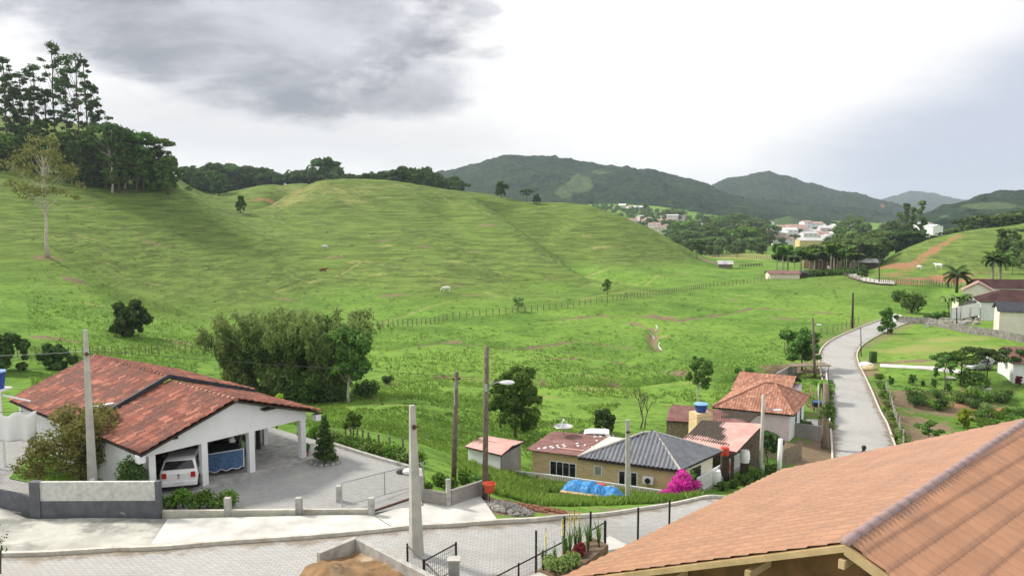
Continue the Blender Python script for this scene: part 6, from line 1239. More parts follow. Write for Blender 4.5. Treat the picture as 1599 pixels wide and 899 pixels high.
# long brown roof shed behind and blue tank on brick base
br_ = [pz(1040, 657, -5.05), pz(1164, 664, -5.05), pz(1185, 645, -4.3), pz(1050, 633, -4.3)]; o = thing('long_shed', 'long low wooden shed with dark pinkish brown sheet roof', 'shed', (br_[0].x, br_[0].y, -8)); roof_face('roof', [br_], 'roof_flat_brown', o, period=.2, amp=.03, row=2.2, rowh=.03, ru=.06, rv=.4, prof='cos')
bk = br_[3]-br_[0]; bk.z = 0; MB().wall((br_[0].x+.2, br_[0].y+.3, 0), (br_[1].x-.3, br_[1].y+.3, 0), 1, .12, z0=-9.3, z1=-5.1).build('wall', 'wood_weathered', o); MB().wall((br_[0].x+.2, br_[0].y+.4, 0), (br_[3].x+.1, br_[3].y+2, 0), 1, .12, z0=-9.3, z1=-4.9).build('wall', 'wood_weathered', o)
rr2 = [Vector((p.x, p.y, p.z)) for p in (br_[2], br_[3])]; back = [br_[3], br_[2], br_[2]+Vector((1.0, 2.4, -.8)), br_[3]+Vector((1.0, 2.4, -.8))]; MB().prism([back[3], back[2], back[1], back[0]], (0, 0, -.06)).build('back_roof', 'roof_flat_brown', o)
tb = pz(1095, 650, -4.6)+Vector((0, -1.5, 0)); tb = py_(1096, 655, 63.5); o = thing('water_tank', 'open blue water tank on a small brick base between the pink and brown roofs', 'water tank', tb); MB().box(tb+Vector((-.1, 0, -.9)), (1.5, 1.2, 3.1), .35).build('base', 'brick_yellow', o); MB().lathe(tb+Vector((-.1, 0, .7)), [(.40, 0), (.55, .55), (.56, .6)], 20).build('tank', 'tank_blue', o); MB().lathe(tb+Vector((-.1, 0, 1.3)), [(.60, 0), (.58, .06), (.2, .14), (.02, .15)], 20).build('lid', 'tank_lid', o)
# pink house with hip roof
zb2 = -8.3; ez = -5.75; T_ = {'n': pz(1240, 649, ez), 'r': pz(1264, 619, ez), 'l': pz(1112, 636, ez)}; fr_ = (T_['l']-T_['n']); bk_ = (T_['r']-T_['n']); far_ = T_['l']+bk_
o = thing('pink_house', 'pale pink walled house with weathered orange clay hip roof by the road', 'house', (T_['n'].x, T_['n'].y, zb2)); ap1 = pz(1196, 600, -3.9); mid = lambda a, b, t: a+(b-a)*t; n0, l0, r0_, b0 = T_['n'], T_['l'], T_['r'], far_
fl_ = fr_.length; bl_ = bk_.length; nf, nb = fr_.normalized(), bk_.normalized(); apA = n0+nb*bl_*.5+nf*min(bl_*.5, fl_*.35)+Vector((0, 0, 1.9)); apB = n0+nb*bl_*.5+nf*(fl_-bl_*.45)+Vector((0, 0, 1.9))
roof_face('roof', [[n0, l0, apB, apA], [r0_, n0, apA], [b0, r0_, apA, apB], [l0, b0, apB]], 'tile_terra', o, period=.26, amp=.075, row=.42, rowh=.05, ru=.07, rv=.14, jit=.03)
m = MB()
for a, b in ((apA, n0), (apA, r0_), (apB, l0), (apA, apB)): m.tube([a+Vector((0, 0, .08)), b+Vector((0, 0, .1))], .11, 7)
m.build('ridge_cap', 'tile_terra', o)
ins = .5; wn, wl_, wr_, wb_ = n0+nf*ins+nb*ins, l0-nf*ins+nb*ins, r0_+nf*ins-nb*ins, b0-nf*ins-nb*ins
for a, b, mt in ((wn, wl_, 'plaster_pink'), (wn, wr_, 'plaster_white'), (wl_, wb_, 'plaster_pink'), (wr_, wb_, 'plaster_pink')): MB().wall((a.x, a.y, 0), (b.x, b.y, 0), 1, .15, z0=zb2-.6, z1=ez-.06).build('wall', mt, o)
def frp(s, o_, z): q = wn+nf*s; d = Vector((nf.y, -nf.x, 0)); d = d if d.dot(nb) < 0 else -d; q = q+d*(o_+.08); return Vector((q.x, q.y, z))
def frs(s, o_, z): q = wn+nb*s; d = -nf; q = q+d*(o_+.08); return Vector((q.x, q.y, z))
win(o, frs, bl_*.35, -6.8, .9, .9, 2); win(o, frp, fl_*.75, -6.9, 1.2, 1.0, 2, fm='wood_dark'); win(o, frs, bl_*.65, -7.2, .8, 1.9, 1, name='door')
ar = [pz(1168, 640, -5.7), pz(1196, 640, -5.7)]
# annex roof behind, left
an = [pz(1108, 632, -6.0), pz(1182, 622, -6.0), pz(1178, 604, -4.9), pz(1140, 606, -4.9)]; an = [p+Vector((0, 4.0, .35)) for p in an]
a1 = pz(1165, 613, -5.5)+nb*2.0; oa = thing('tiled_annex', 'rear annex with old brownish tile roof behind the pink house', 'annex', (a1.x, a1.y, zb2)); c0 = far_+nf*.2+Vector((0, 0, -.1)); q4 = [far_-nf*5.5+Vector((0, 0, -.1)), far_+nf*.4+Vector((0, 0, -.1))]; back_ = nb*4.2
roof_face('roof', [[q4[1]+back_*1.9, q4[0]+back_*1.9, q4[0]+back_*.95+Vector((0, 0, 1.3)), q4[1]+back_*.95+Vector((0, 0, 1.3))], [q4[0], q4[1], q4[1]+back_*.95+Vector((0, 0, 1.3)), q4[0]+back_*.95+Vector((0, 0, 1.3))]], 'tile_terra', oa, period=.26, amp=.06, ru=.1, rv=.2)
MB().prism([q4[0]+Vector((0, 0, -.2)), q4[1]+Vector((0, 0, -.2)), q4[1]+back_*1.8+Vector((0, 0, -.2)), q4[0]+back_*1.8+Vector((0, 0, -.2))], (0, 0, -3)).build('wall', 'plaster_pink', oa)
# walls by the pink house
a, b, c = pz(1168, 664, -7.9), pz(1290, 682, -8.3), pz(1300, 650, -8.9); MB().wall(a, b, .95, .2, down=1.5).build('yard_wall', 'block_wall', label='mossy grey block wall in front of the pink house', cat='wall')
d1, d2 = G(1304, 668), G(1296, 580); MB().wall(d1+Vector((-.6, 0, 0)), d2+Vector((-.6, 0, 0)), .8, .18, down=.6).build('yard_wall', 'concrete_white', label='pale low wall along the left side of the road by the pink house', cat='wall')
d1, d2 = G(1212, 600), G(1243, 582); MB().wall(d1, d2, 1.5, .25, down=1.0).build('retaining_wall', 'block_wall', label='dark stone retaining wall behind the pink house', cat='wall')
d1 = G(1262, 588); o = thing('lean_to', 'rickety pole lean to with a thatched top behind the pink house', 'shelter', d1); MB().box(d1+Vector((0, 0, 1.7)), (5.5, 2.2, .12), .1).build('roof', 'wood_weathered', o); m = MB()
for x in (-2.4, -.8, .8, 2.4): m.tube([d1+Vector((x, -.8, -.2)), d1+Vector((x+.1, -.8, 1.7))], .06, 5)
m.build('posts', 'wood_weathered', o)
banana('banana plant with broad bright leaves between the pink house and the road', G(1278, 628), 3.6, 1); bush('low hedge shrub against the white side wall of the pink house', G(1257, 672), 1.1, .9, 'leaf_mid', 900, .1, 130)
cb_ = G(1277, 642); o = thing('barbecue_cart', 'dark covered cart parked in the side yard of the pink house', 'cart', cb_); MB().box(cb_+Vector((0, 0, .8)), (1.1, .7, .5)).build('tub', 'metal_black', o, bevel=.04); MB().box(cb_+Vector((0, 0, 1.08)), (1.2, .8, .06)).build('lid', 'tank_blue', o); m = MB(); [m.tube([cb_+Vector((x, 0, -.1)), cb_+Vector((x, 0, .6))], .04, 5) for x in (-.4, .4)]; m.build('legs', 'metal_black', o)
X, F = strip([tuple(G(1240, 655))[:2], tuple(G(1276, 655))[:2]], [tuple(G(1243, 676))[:2], tuple(G(1284, 676))[:2]], 8, 8, .05); mkobj('courtyard', X, F, 'concrete_white', kind='structure')
# small pink roofed hut on the left of the brick house
s0, s1, s2, s3 = pz(726, 697, -3.5), pz(783, 711, -3.5), pz(818, 690, -3.45), pz(762, 681, -3.4); o = thing('small_hut', 'small white block hut with low pink sheet roof beside the picket fence', 'hut', (s1.x, s1.y, -6)); cx_ = (s0+s1+s2+s3)/4; pk = [p+(cx_-p)*.0 for p in (s0, s1, s2, s3)]
roof_face('roof', [[s0, s1, (s1+s2)/2+Vector((0, 0, .2)), (s0+s3)/2+Vector((0, 0, .2))], [s2, s3, (s0+s3)/2+Vector((0, 0, .2)), (s1+s2)/2+Vector((0, 0, .2))]], 'roof_pink', o, period=.18, amp=.03, row=1.4, rowh=.02, ru=.05, rv=.3, prof='cos', thick=.06)
I_ = [p+(Vector((cx_.x, cx_.y, p.z))-p)*.13 for p in (s0, s1, s2, s3)]
for i, mt in enumerate(('plaster_white', 'block_wall', 'plaster_white', 'plaster_white')): a, b = I_[i], I_[(i+1) % 4]; MB().wall((a.x, a.y, 0), (b.x, b.y, 0), 1, .14, z0=-7.2, z1=-3.62).build('wall', mt, o)
# blue tarp over timber
t0, t1 = py_(878, 768, 47.6), py_(972, 782, 46.2); dd = (t1-t0); dd.z = 0; dl = dd.length; dd.normalize(); pn_ = Vector((-dd.y, dd.x, 0)); V, F = [], []; n1_, n2_ = 44, 14; g = np.random.default_rng(2)
for i in range(n1_+1):
    for j in range(n2_+1):
        s = i/n1_; t = j/n2_*2-1; base_ = t0.lerp(t1, s); base_.z = Hz(base_.x, base_.y)-.02; hh = (.88 if s < .62 else .62)*(1-abs(t)**3*.85)*(min(1, s*9+.3))*(min(1, (1-s)*6+.15))
        wv = .17*(float(vn(s*9, t*2.5+3, 5))-.5)*2+.11*(float(vn(s*34, t*7, 8))-.5)*2; V.append(base_+pn_*t*(.75+.2*float(vn(s*6, t, 1)))+Vector((0, 0, max(.02, hh+wv))))
for i in range(n1_):
    for j in range(n2_): k = i*(n2_+1)+j; F.append((k, k+1, k+n2_+2, k+n2_+1))
solid('tarpaulin', V, F, 'tarp_blue', label='crumpled bright blue tarpaulin thrown over a heap on the grass lot', cat='tarpaulin')
tm = t0.lerp(t1, .35)-pn_*.85; MB().box((tm.x, tm.y, Hz(tm.x, tm.y)+.16), (dl*.62, .35, .30), math.atan2(dd.y, dd.x)).build('timber_stack', 'fascia', label='pale stacked boards sticking out under the blue tarpaulin', cat='timber')
for i, (px, py, c, l) in enumerate([(937,757,'red_paint','red crate behind the blue tarpaulin'),(952,761,'concrete','grey block beside the red crate behind the tarpaulin')]): q = py_(px, py, 48.6); MB().box((q.x, q.y, q.z-.1), (.6, .4, .35), .2).build('crate' if i == 0 else 'block', c, label=l, cat='crate' if i == 0 else 'block', bevel=.02)
def heap(label, px, py, rx, ry, h, mat, n, seed, name, cat):
    c = G(px, py); g = random.Random(seed); m = MB()
    for i in range(n):
        a = g.random()*6.28; q = g.random()**.6; x, y = c.x+rx*q*math.cos(a), c.y+ry*q*math.sin(a); s = g.uniform(.04, .12); m.ball((x, y, Hz(x, y)+h*(1-q)+s*.3), (s*1.4, s, s*.8), 5, 4, .25, g)
    m.build(name, mat, kind='stuff', label=label, cat=cat)
heap('heap of grey broken stone where the pavement ends below the lamp pole', 794, 795, 1.1, .9, .25, 'rubble', 320, 1, 'gravel_heap', 'rubble'); heap('scatter of broken red brick between the grey rubble and the grass lot', 838, 795, 1.5, .6, .10, 'brick_rubble', 200, 2, 'brick_rubble', 'rubble')
q = G(628, 742); o = thing('sack', 'white sack lying on the yard edge left of the nearest pole', 'sack', (-5.05, 38.0, .06)); MB().ball((-5.05, 38.0, .18), (.42, .25, .16), 12, 8, .08, rg).build('bag', 'cloth_white', o, smooth=True); MB().ball((-5.45, 38.1, .14), (.3, .2, .12), 10, 7, .08, rg).build('dark_bag', 'rubber', o, smooth=True)
g = random.Random(15)
for i in range(26):
    t = i/25; px = 486+t*160+g.uniform(-5, 5); py = 690+t*44; q = G(px+4, py-6, y0=39.5); bush('scrubby weed clump just outside the curved yard edging', q, g.uniform(.5, 1.0), g.uniform(.5, .8), ['leaf_mid', 'leaf_bright', 'leaf_olive'][i % 3], 330, .08, 500+i, 'weed', 'scrub_weed', 'weeds along the curved yard edging')
# kerb wall round the yard edge
MB().rail([(-11.0, 43.7, .05), (-7.5, 40.7, .05), (-4.6, 38.4, .05), (-4.15, 35.2, .05)], .18, .16).build('yard_kerb', 'concrete', label='low concrete edging curving round the back of the paved yard', cat='kerb')
# ------------------------------------------------------------------ simple houses with gable or hip roofs
def shouse(label, p, ang, w, d, h, roof, wallm='plaster_white', rh=None, name='house', group=None, hip=False, wins=2, dn=2.0, ov=.4, cat='house', storeys=1):
    o = thing(name, label, cat, p, ang, group); F_ = Fr(p, ang); rh = rh or d*.2; m = MB(); F_.box(m, -w/2, w/2, -d/2, d/2, -dn, h)
    if not hip: m.add([F_.p(-w/2, -d/2, h), F_.p(-w/2, d/2, h), F_.p(-w/2, 0, h+rh*.93), F_.p(w/2, -d/2, h), F_.p(w/2, d/2, h), F_.p(w/2, 0, h+rh*.93)], [(0, 1, 2), (5, 4, 3)])
    m.build('wall', wallm, o); X0, X1, Y0, Y1 = -w/2-ov, w/2+ov, -d/2-ov, d/2+ov; zl = h-ov*rh/(d/2)+.05; k = d*.5 if hip else 0; t = .12
    A = [F_.p(X0, Y0, zl), F_.p(X1, Y0, zl), F_.p(X1-k, 0, h+rh+.05), F_.p(X0+k, 0, h+rh+.05)]; B = [F_.p(X1, Y1, zl), F_.p(X0, Y1, zl), A[3], A[2]]
    m = MB(); m.prism(A, (0, 0, t)); m.prism(B, (0, 0, t))
    if hip: m.prism([A[0], A[3], B[1]], (0, 0, t)); m.prism([A[1], B[0], A[2]], (0, 0, t))
    m.build('roof', roof, o)
    for s in range(storeys):
        zc = 1.5+s*2.9
        for i in range(wins):
            x = -w/2+w*(i+.5)/wins; m = MB(); F_.box(m, x-.55, x+.55, -d/2-.04, -d/2+.02, zc-.55, zc+.55); f = m.build('window', 'metal_white', o); g = MB(); F_.box(g, x-.47, x+.47, -d/2-.05, -d/2-.041, zc-.47, zc+.47); g.build('pane', 'glass_dark', f)
    return o
# houses on the right
def onG(px, py, z=None): q = G(px, py); return Vector((q.x, q.y, q.z))
def hz_at(px, Y): u, _ = ray(px, 330); return Vector((u*Y, Y, Hz(u*Y, Y)))
p = hz_at(1577, 152); 
def fit(px, pyb, Y): q = py_(px, pyb, Y); return q
shouse('white house with dark maroon hip roof at the right edge, behind the grey roofed one', fit(1592, 492, 160), R(-24), 15, 9, 3.0, 'roof_dark_town', 'plaster_white', 2.0, hip=True, wins=2)
shouse('long cream wall house with dark grey roof at the right edge of the picture', fit(1612, 511, 138), R(-24), 11, 6, 3.0, 'roof_black', 'plaster_cream', 1.2, wins=0)
shouse('pinkish low house with brown roof behind the maroon roofed one', fit(1565, 468, 188), R(-8), 13, 6, 3.2, 'roof_dark_town', 'plaster_pink', 1.6, wins=1)
shouse('small gabled house with an orange tiled front slope beside the dark palm', fit(1526, 470, 180), R(60), 6, 6, 2.6, 'roof_rust_town', 'plaster_cream', 1.8, wins=0)
shouse('flat grey roofed shed joined to the row of houses left of the maroon roof', fit(1532, 483, 168), R(-15), 10, 5, 1.9, 'roof_grey_town', 'plaster_cream', .5, wins=0, name='shed', cat='shed')
shouse('white garden house with purplish roof cut by the right edge beside the parked cars', fit(1622, 593, 103), R(-15), 8, 6, 2.7, 'roof_flat_brown', 'plaster_white', 1.5, wins=0)
a = fit(1484, 494, 160); b = fit(1530, 488, 158); o = thing('fence_wall', 'pale grey panel fence left of the white maroon roofed house', 'fence', a); MB().wall((a.x, a.y, a.z-.4), (b.x, b.y, b.z), 2.1, .15).build('panel', 'metal_white', o); m = MB(); [m.box((a.lerp(b, t).x, a.lerp(b, t).y-.15, a.z+.8), (.16, .16, 2.7)) for t in (0, .33, .66, 1)]; m.build('posts', 'concrete', o)
W1 = [onG(1400, 503), onG(1450, 506), onG(1500, 518), onG(1560, 527), onG(1599, 535), onG(1680, 552)]
o = thing('stone_wall', 'long dark stone boundary wall above the green lots on the right', 'wall', W1[0]); 
for a, b in zip(W1[:-1], W1[1:]): MB().wall(a, b, 1.3, .35, down=.8).build('wall', 'wall_block', o)
a = G(1390, 500); MB().wall(a, W1[0]+Vector((1, 0, 0)), 1.5, .2).build('white_wall', 'plaster_white', label='short white wall end beside the drooping bush at the road bend', cat='wall')
rtree('drooping dark leaved tree at the right kerb of the road bend', 1386, 521, 42, 30, 'leaf_mid', 1900, .3, 201, .05, nc=9)
bush('dense round dark bush behind the stone wall at the road bend', G(1434, 492)+Vector((0, 3, 0)), 4.6, 3.2, 'leaf_mid', 1600, .3, 202, nc=9); bush('small round tree bush on the far field near the right hill', G(1403, 472), 3.2, 2.0, 'leaf_mid', 700, .3, 203)
palm('dark ragged palm standing in front of the clay bank', fit(1494, 455, 192), 4.0, 4.7, 15, 5, 'leaf_dark', 'bark', tr=.3, lw=.6, shaft=False, droop=1.0)
banana('grey green banana clump beside the pale panel fence', fit(1482, 488, 165), 4.8, 6, n=14, leaf='leaf_olive'); banana('grey green banana clump, right one of the pair by the pale fence', fit(1500, 487, 166), 5.0, 7, n=14, leaf='leaf_mid')
palm('tall royal palm with a pale trunk, left of the pair near the right edge', fit(1549, 447, 196), 7.0, 3.8, 15, 8, 'leaf_mid', tr=.32, lw=.7); palm('tall royal palm with a pale trunk, right of the pair near the right edge', fit(1561, 446, 197), 6.6, 3.9, 16, 9, 'leaf_mid', tr=.32, lw=.7)
o = woodpole('dark power pole among the houses near the right edge', 1494, 512, 1494, 480, None, .12, 'wood_dark')
m = MB(); g = random.Random(6)
for i in range(40): q = hz_at(1455+g.random()*85, 158+g.uniform(-6, 6)); m.box(q+Vector((0, 0, .2)), (g.uniform(.4, 2.2), g.uniform(.3, 1), g.uniform(.2, .7)), g.random()*3)
m.build('yard_clutter', 'rubble', kind='stuff', label='piled boards and rubble in the yard behind the stone wall', cat='rubble')
for i in range(9): q = hz_at(1460+i*12, 163+(i % 3)*2); bush('low green shrub in the yard behind the stone wall', q, 1.5, 1.3, 'leaf_mid', 380, .25, 210+i, group='shrubs in the yard behind the stone wall')
# ---- right garden
q = onG(1543, 575); car('silver car parked under the spreading garden trees at the right', (q.x, q.y, q.z), R(200), 'car_silver', name='parked_car'); q = onG(1562, 571); car('white car parked nose out beside the silver one under the garden trees', (q.x+.8, q.y+2.8, q.z), R(205), 'car_white', name='parked_car')
for i, (px, py, hp, wp, st, lf) in enumerate([(1500,600,54,66,'umbrella','leaf_mid'),(1540,598,56,74,'umbrella','leaf_dark'),(1475,602,46,44,'umbrella','leaf_mid'),(1580,590,46,60,'umbrella','leaf_dark')]):
    rtree(['flat crowned garden tree in front of the parked silver car','dark flat crowned garden tree right of the parked cars','smallest flat crowned garden tree left of the parked cars','flat crowned tree against the white garden house'][i], px, py, hp, wp, lf, 1900, .2, 220+i, style='umbrella', nc=8)
for i, (px, py, hp, wp, lf) in enumerate([(1461,592,26,14,'leaf_mid'),(1458,608,20,12,'leaf_mid'),(1484,588,26,14,'leaf_dark'),(1391,602,16,10,'leaf_mid'),(1423,600,18,16,'leaf_mid'),(1480,614,22,14,'leaf_mid'),(1541,610,24,13,'leaf_olive'),(1590,604,20,14,'leaf_red'),(1441,602,8,6,'leaf_mid')]):
    rtree(['clipped ornamental shrub with tufts in tiers on the lawn','young shrub just below the tiered ornamental shrub','dark ornamental shrub in a white ring planter','tiny shrub at the left end of the lawn','small leaning shrub on the left part of the lawn','small round shrub at the lower edge of the lawn','white flecked ornamental shrub right of the big lawn bush','dark red leaved shrub near the white garden house','smallest round shrub in the middle of the lawn'][i], px, py, hp, wp, lf, 420, .13, 230+i, nc=6, base_frac=.1, cat='shrub', name='ornamental_shrub', r0=.04)
bush('broad green bush in the middle of the lawn below the garden trees', onG(1517, 606), 2.4, 2.1, 'leaf_mid', 1300, .16, 240); q = onG(1541, 609); MB().lathe(q, [(.5, 0), (.6, .25), (.5, .3)], 14).build('planter_ring', 'concrete_white', label='white planter ring under the white flecked shrub', cat='planter')
q = onG(1484, 592); MB().lathe(q, [(.5, 0), (.6, .25), (.5, .3)], 14).build('planter_ring', 'concrete_white', label='white planter ring under the dark ornamental shrub', cat='planter')
A = [onG(1374, 568), onG(1430, 571), onG(1500, 577)]; B = [onG(1374, 573), onG(1430, 576), onG(1500, 583)]; X, F = strip([tuple(v)[:2] for v in A], [tuple(v)[:2] for v in B], 30, 2, .05); mkobj('garden_path', X, F, 'concrete_white', kind='structure')
rtree('round bright lime green tree in the brown lot at the lower right', 1505, 668, 36, 30, 'leaf_lime', 2600, .13, 250, .1, nc=9, r0=.07)
rtree('flat topped young tree in the brown lot, left of the lime green one', 1450, 704, 42, 42, 'leaf_mid', 1500, .13, 251, .5, style='umbrella', nc=7, r0=.06)
g = random.Random(9)
for i in range(30):
    px = 1425+g.random()*165; py = 618+g.random()*22+(px-1425)*.02; bush('rough green scrub bush on the bank between the lawn and the brown lot', onG(px, py), g.uniform(.8, 1.7), g.uniform(.7, 1.5), ['leaf_mid', 'leaf_dark', 'leaf_olive', 'leaf_bright'][i % 4], 420, .12, 260+i, group='scrub bushes on the bank below the lawn')
for i in range(18):
    px = 1530+g.random()*70; py = 648+g.random()*26; bush('leafy bright weed bush at the right of the lime green tree', onG(px, py), g.uniform(.6, 1.2), g.uniform(.7, 1.2), ['leaf_bright', 'leaf_mid'][i % 2], 380, .11, 300+i, group='weed bushes right of the lime tree')
for i in range(22):
    t = i/21; px = 1362+t*40+g.uniform(-3, 3); py = 590+t*115; bush('tall roadside weed clump along the right kerb of the road', onG(px+9, py), g.uniform(.6, 1.2), g.uniform(.5, .9), ['leaf_mid', 'leaf_bright', 'leaf_olive'][i % 3], 300, .1, 330+i, group='weed clumps along the right kerb', name='roadside_weed', cat='weed')
for i in range(12):
    t = i/11; px = 1302-t*0+g.uniform(-3, 3); py = 600+t*70; bush('roadside weed clump along the left kerb below the bend', onG(px-6, py), g.uniform(.5, 1.0), g.uniform(.5, .8), ['leaf_mid', 'leaf_bright', 'leaf_olive'][i % 3], 240, .1, 360+i, group='weed clumps along the left kerb', name='roadside_weed', cat='weed')
# wheelie bins and clutter at the bend
for i, (px, py, c, l) in enumerate([(1363,566,'leaf_mid','dark green box standing at the right kerb of the road bend'),(1352,572,'metal_white','white sack by the right kerb of the road bend'),(1358,577,'sand','yellow heap of sand by the right kerb of the road bend')]):
    q = onG(px, py); 
    if i == 0: MB().box(q+Vector((0, 0, .8)), (.9, .7, 1.8)).build('box', 'leaf_dark', label=l, cat='box', bevel=.03)
    else: MB().ball(q+Vector((0, 0, .2)), (1.1, .8, .5), 12, 8, .1, g).build(['', 'sack', 'sand_heap'][i], c, label=l, cat=['', 'sack', 'heap'][i])
# ---- post fences
def pfence(label, line, n, h, r=.07, wires=3, group=None, mat='wood_weathered', name='post_fence'):
    L_ = [tuple(G(px, py))[:2] for px, py in line]; D = draped(L_, 0, .5); s = [0]
    for a, b in zip(D[:-1], D[1:]): s.append(s[-1]+(b-a).length)
    o = thing(name, label, 'fence', D[0], 0, group); proto = None; tops = []
    g = random.Random(n)
    for i in range(n):
        t = s[-1]*i/(n-1); k = int(np.searchsorted(s, t)); k = min(max(k, 1), len(D)-1); f = (t-s[k-1])/(s[k]-s[k-1]+1e-9); q = D[k-1].lerp(D[k], f); tops.append(q)
        if proto is None: proto = MB().tube([D[0]-Vector((0, 0, .3)), D[0]+Vector((0, 0, h))], [r, r*.85], 6).build('post', mat, o)
        else: c = proto.copy(); COL.objects.link(c); c.parent = o; c.location = q-D[0]; c.rotation_euler = (g.uniform(-.06, .06), g.uniform(-.06, .06), g.random()*6)
    m = MB()
    for k in range(wires):
        z = h*(.35+.6*k/max(1, wires-1)); m.tube([q+Vector((0, 0, z)) for q in tops], r*.12, 3, cap=False)
    m.build('wires', 'wire', o); return o
pfence('long line of wooden posts crossing the pasture from the bamboo grove to the far sheds', [(590, 514), (700, 499), (800, 489), (880, 481), (960, 470), (1040, 459), (1100, 449), (1200, 438)], 95, 1.35, .10)
pfence('row of wooden posts along the near edge of the pale flat field', [(1112, 401), (1160, 402), (1205, 406)], 40, 1.7, .15)
pfence('row of posts at the foot of the clay bank beside the far road', [(1376, 443), (1420, 445), (1460, 446), (1500, 449)], 34, 1.8, .11)
pfence('posts along the far road by the palm grove', [(1318, 432), (1345, 441), (1372, 445)], 20, 1.5, .10)
pfence('concrete post and wire fence right of the road above the orange roof', [(1384, 614), (1392, 640), (1402, 670), (1411, 706)], 12, 1.55, .08, 4, mat='concrete_pole')
pfence('post and wire fence left of the road bend facing the pasture', [(1225, 548), (1262, 530), (1300, 520), (1340, 505)], 16, 1.5, .09, 3)
pfence('rough wooden posts on the grass slope behind the paved yard', [(540, 690), (575, 704), (612, 712), (650, 716)], 9, 1.1, .07, 2)
pfence('low rickety stake fence in the brown lot above the orange roof', [(1412, 716), (1440, 712), (1470, 708)], 12, .9, .05, 2)
pfence('thin line of posts across the pasture behind the carport house', [(0, 560), (110, 556), (240, 552), (330, 553)], 30, 1.2, .06, 3)
pfence('line of posts over the crest of the main hill towards the right', [(640, 287), (700, 293), (745, 300)], 14, 1.4, .10, 2)
# ---- far road seen beyond the crest
X, F = strip([tuple(G(*q, y0=150))[:2] for q in [(1322, 427), (1345, 434), (1370, 439), (1397, 441)]], [tuple(G(*q, y0=150))[:2] for q in [(1326, 434), (1348, 441), (1372, 445), (1397, 446)]], 40, 6, .45); mkobj('road', X, F, 'concrete_pole', kind='structure')
# ---- creek glints
for k, L_ in enumerate([[(1014,519),(1019,524),(1022,530),(1012,526)],[(1024,508),(1027,513),(1023,517)],[(1030,535),(1028,541),(1033,547)]]):
    P = [G(*q) for q in L_]; A = [(p.x-.09, p.y) for p in P]; B = [(p.x+.09, p.y) for p in P]; X, F = strip(A, B, 14, 2, .10); mkobj('stream', X, F, 'water', kind='structure')
# ---- animals
def cow(label, px, py, L_, ang, mat, graze=True, lying=False, Y=None):
    p = G(px, py); s = L_/2.0; V = []; E = []; Rr = []
    def add(x, y, z, r, par=None):
        V.append((x*s, y*s, z*s)); Rr.append(r*s); 
        if par is not None: E.append((par, len(V)-1))
        return len(V)-1
    hz = .62 if lying else 1.0
    a = add(0, 0, hz, .36); b = add(.5, 0, hz+.02, .34, a); c = add(.78, 0, hz+.04, .26, b); d = add(-.5, 0, hz+.03, .33, a); e = add(-.78, 0, hz+.05, .22, d)
    if graze: n = add(1.05, 0, hz-.12, .17, c); h1 = add(1.25, 0, hz-.48, .13, n); add(1.36, 0, hz-.74, .08, h1)
    else: n = add(1.05, 0, hz+.22, .17, c); h1 = add(1.28, 0, hz+.30, .13, n); add(1.56, 0, hz+.14, .08, h1)
    add(h1 and V[h1][0]/s-.05, .20, V[h1][2]/s+.08, .035, h1); add(V[h1][0]/s-.05, -.20, V[h1][2]/s+.08, .035, h1)
    for x, par in ((.62, b), (-.66, d)):
        for y in (-.2, .2):
            if lying: k = add(x, y*1.6, .30, .12, par); add(x+.35, y*1.9, .12, .06, k)
            else: k = add(x+(-.04 if x < 0 else 0), y, .62, .13, par); k2 = add(x+(.0 if x > 0 else -.10), y, .34, .065, k); add(x, y, .02, .055, k2)
    t = add(-.98, 0, hz-.1, .045, e); add(-1.0, 0, hz-.55, .04, t)
    me = bpy.data.meshes.new('cow'); me.from_pydata(V, E, []); me.materials.append(MATS[mat]); o = bpy.data.objects.new('cow', me); COL.objects.link(o); sk = o.modifiers.new('skin', 'SKIN')
    for i, r in enumerate(Rr): me.skin_vertices[0].data[i].radius = (r, r)
    me.skin_vertices[0].data[0].use_root = True; su = o.modifiers.new('sub', 'SUBSURF'); su.levels = su.render_levels = 1
    o.location = p; o.rotation_euler = (0, 0, ang); tag(o, label, 'cow')
    return o
cow('white cow grazing alone on the lower slope of the main hill', 697, 456, 2.1, R(190), 'cow_white'); cow('grey and white cow standing highest on the left slope', 508, 390, 2.2, R(170), 'cow_grey', False); cow('red brown cow lying in the grass below the grey one', 504, 424, 2.1, R(5), 'cow_brown', False, True)
cow('grey white cow on the right hill next to the landslip', 1436, 422, 2.6, R(100), 'cow_grey'); cow('white cow on the right hill, right of the grey one', 1466, 420, 2.8, R(120), 'cow_white', False)
# ---- farm huts far out
q = G(1132, 418); o = shouse('small open farm hut with a grey arched roof at the foot of the hill', (q.x, q.y, q.z), R(-8), 5.6, 4, 1.7, 'roof_grey_town', 'wood_weathered', 1.1, name='hut', cat='hut', wins=1)
m = MB(); g = random.Random(3); a, b = G(1155, 419), G(1190, 416)
for i in range(9): p = a.lerp(b, i/8); m.tube([p, p+Vector((0, 0, 1.5))], .12, 5)
m.tube([a+Vector((0, 0, 1.4)), b+Vector((0, 0, 1.4))], .1, 5); m.tube([a+Vector((0, 0, .8)), b+Vector((0, 0, .8))], .1, 5); m.build('corral', 'wood_dark', label='dark wooden corral rails right of the farm hut', cat='corral')
q = hz_at(1225, 243); shouse('long low shed with a rusty brown roof in front of the palm grove', (q.x, q.y, q.z), R(-4), 9, 5, 1.6, 'roof_flat_brown', 'plaster_cream', .7, name='shed', cat='shed', wins=0); q = hz_at(1243, 248); shouse('dark open shed right of the long rusty roofed one', (q.x+1, q.y, q.z), R(-6), 5, 4, 1.8, 'roof_black', 'wood_dark', .4, name='shed', cat='shed', wins=0)
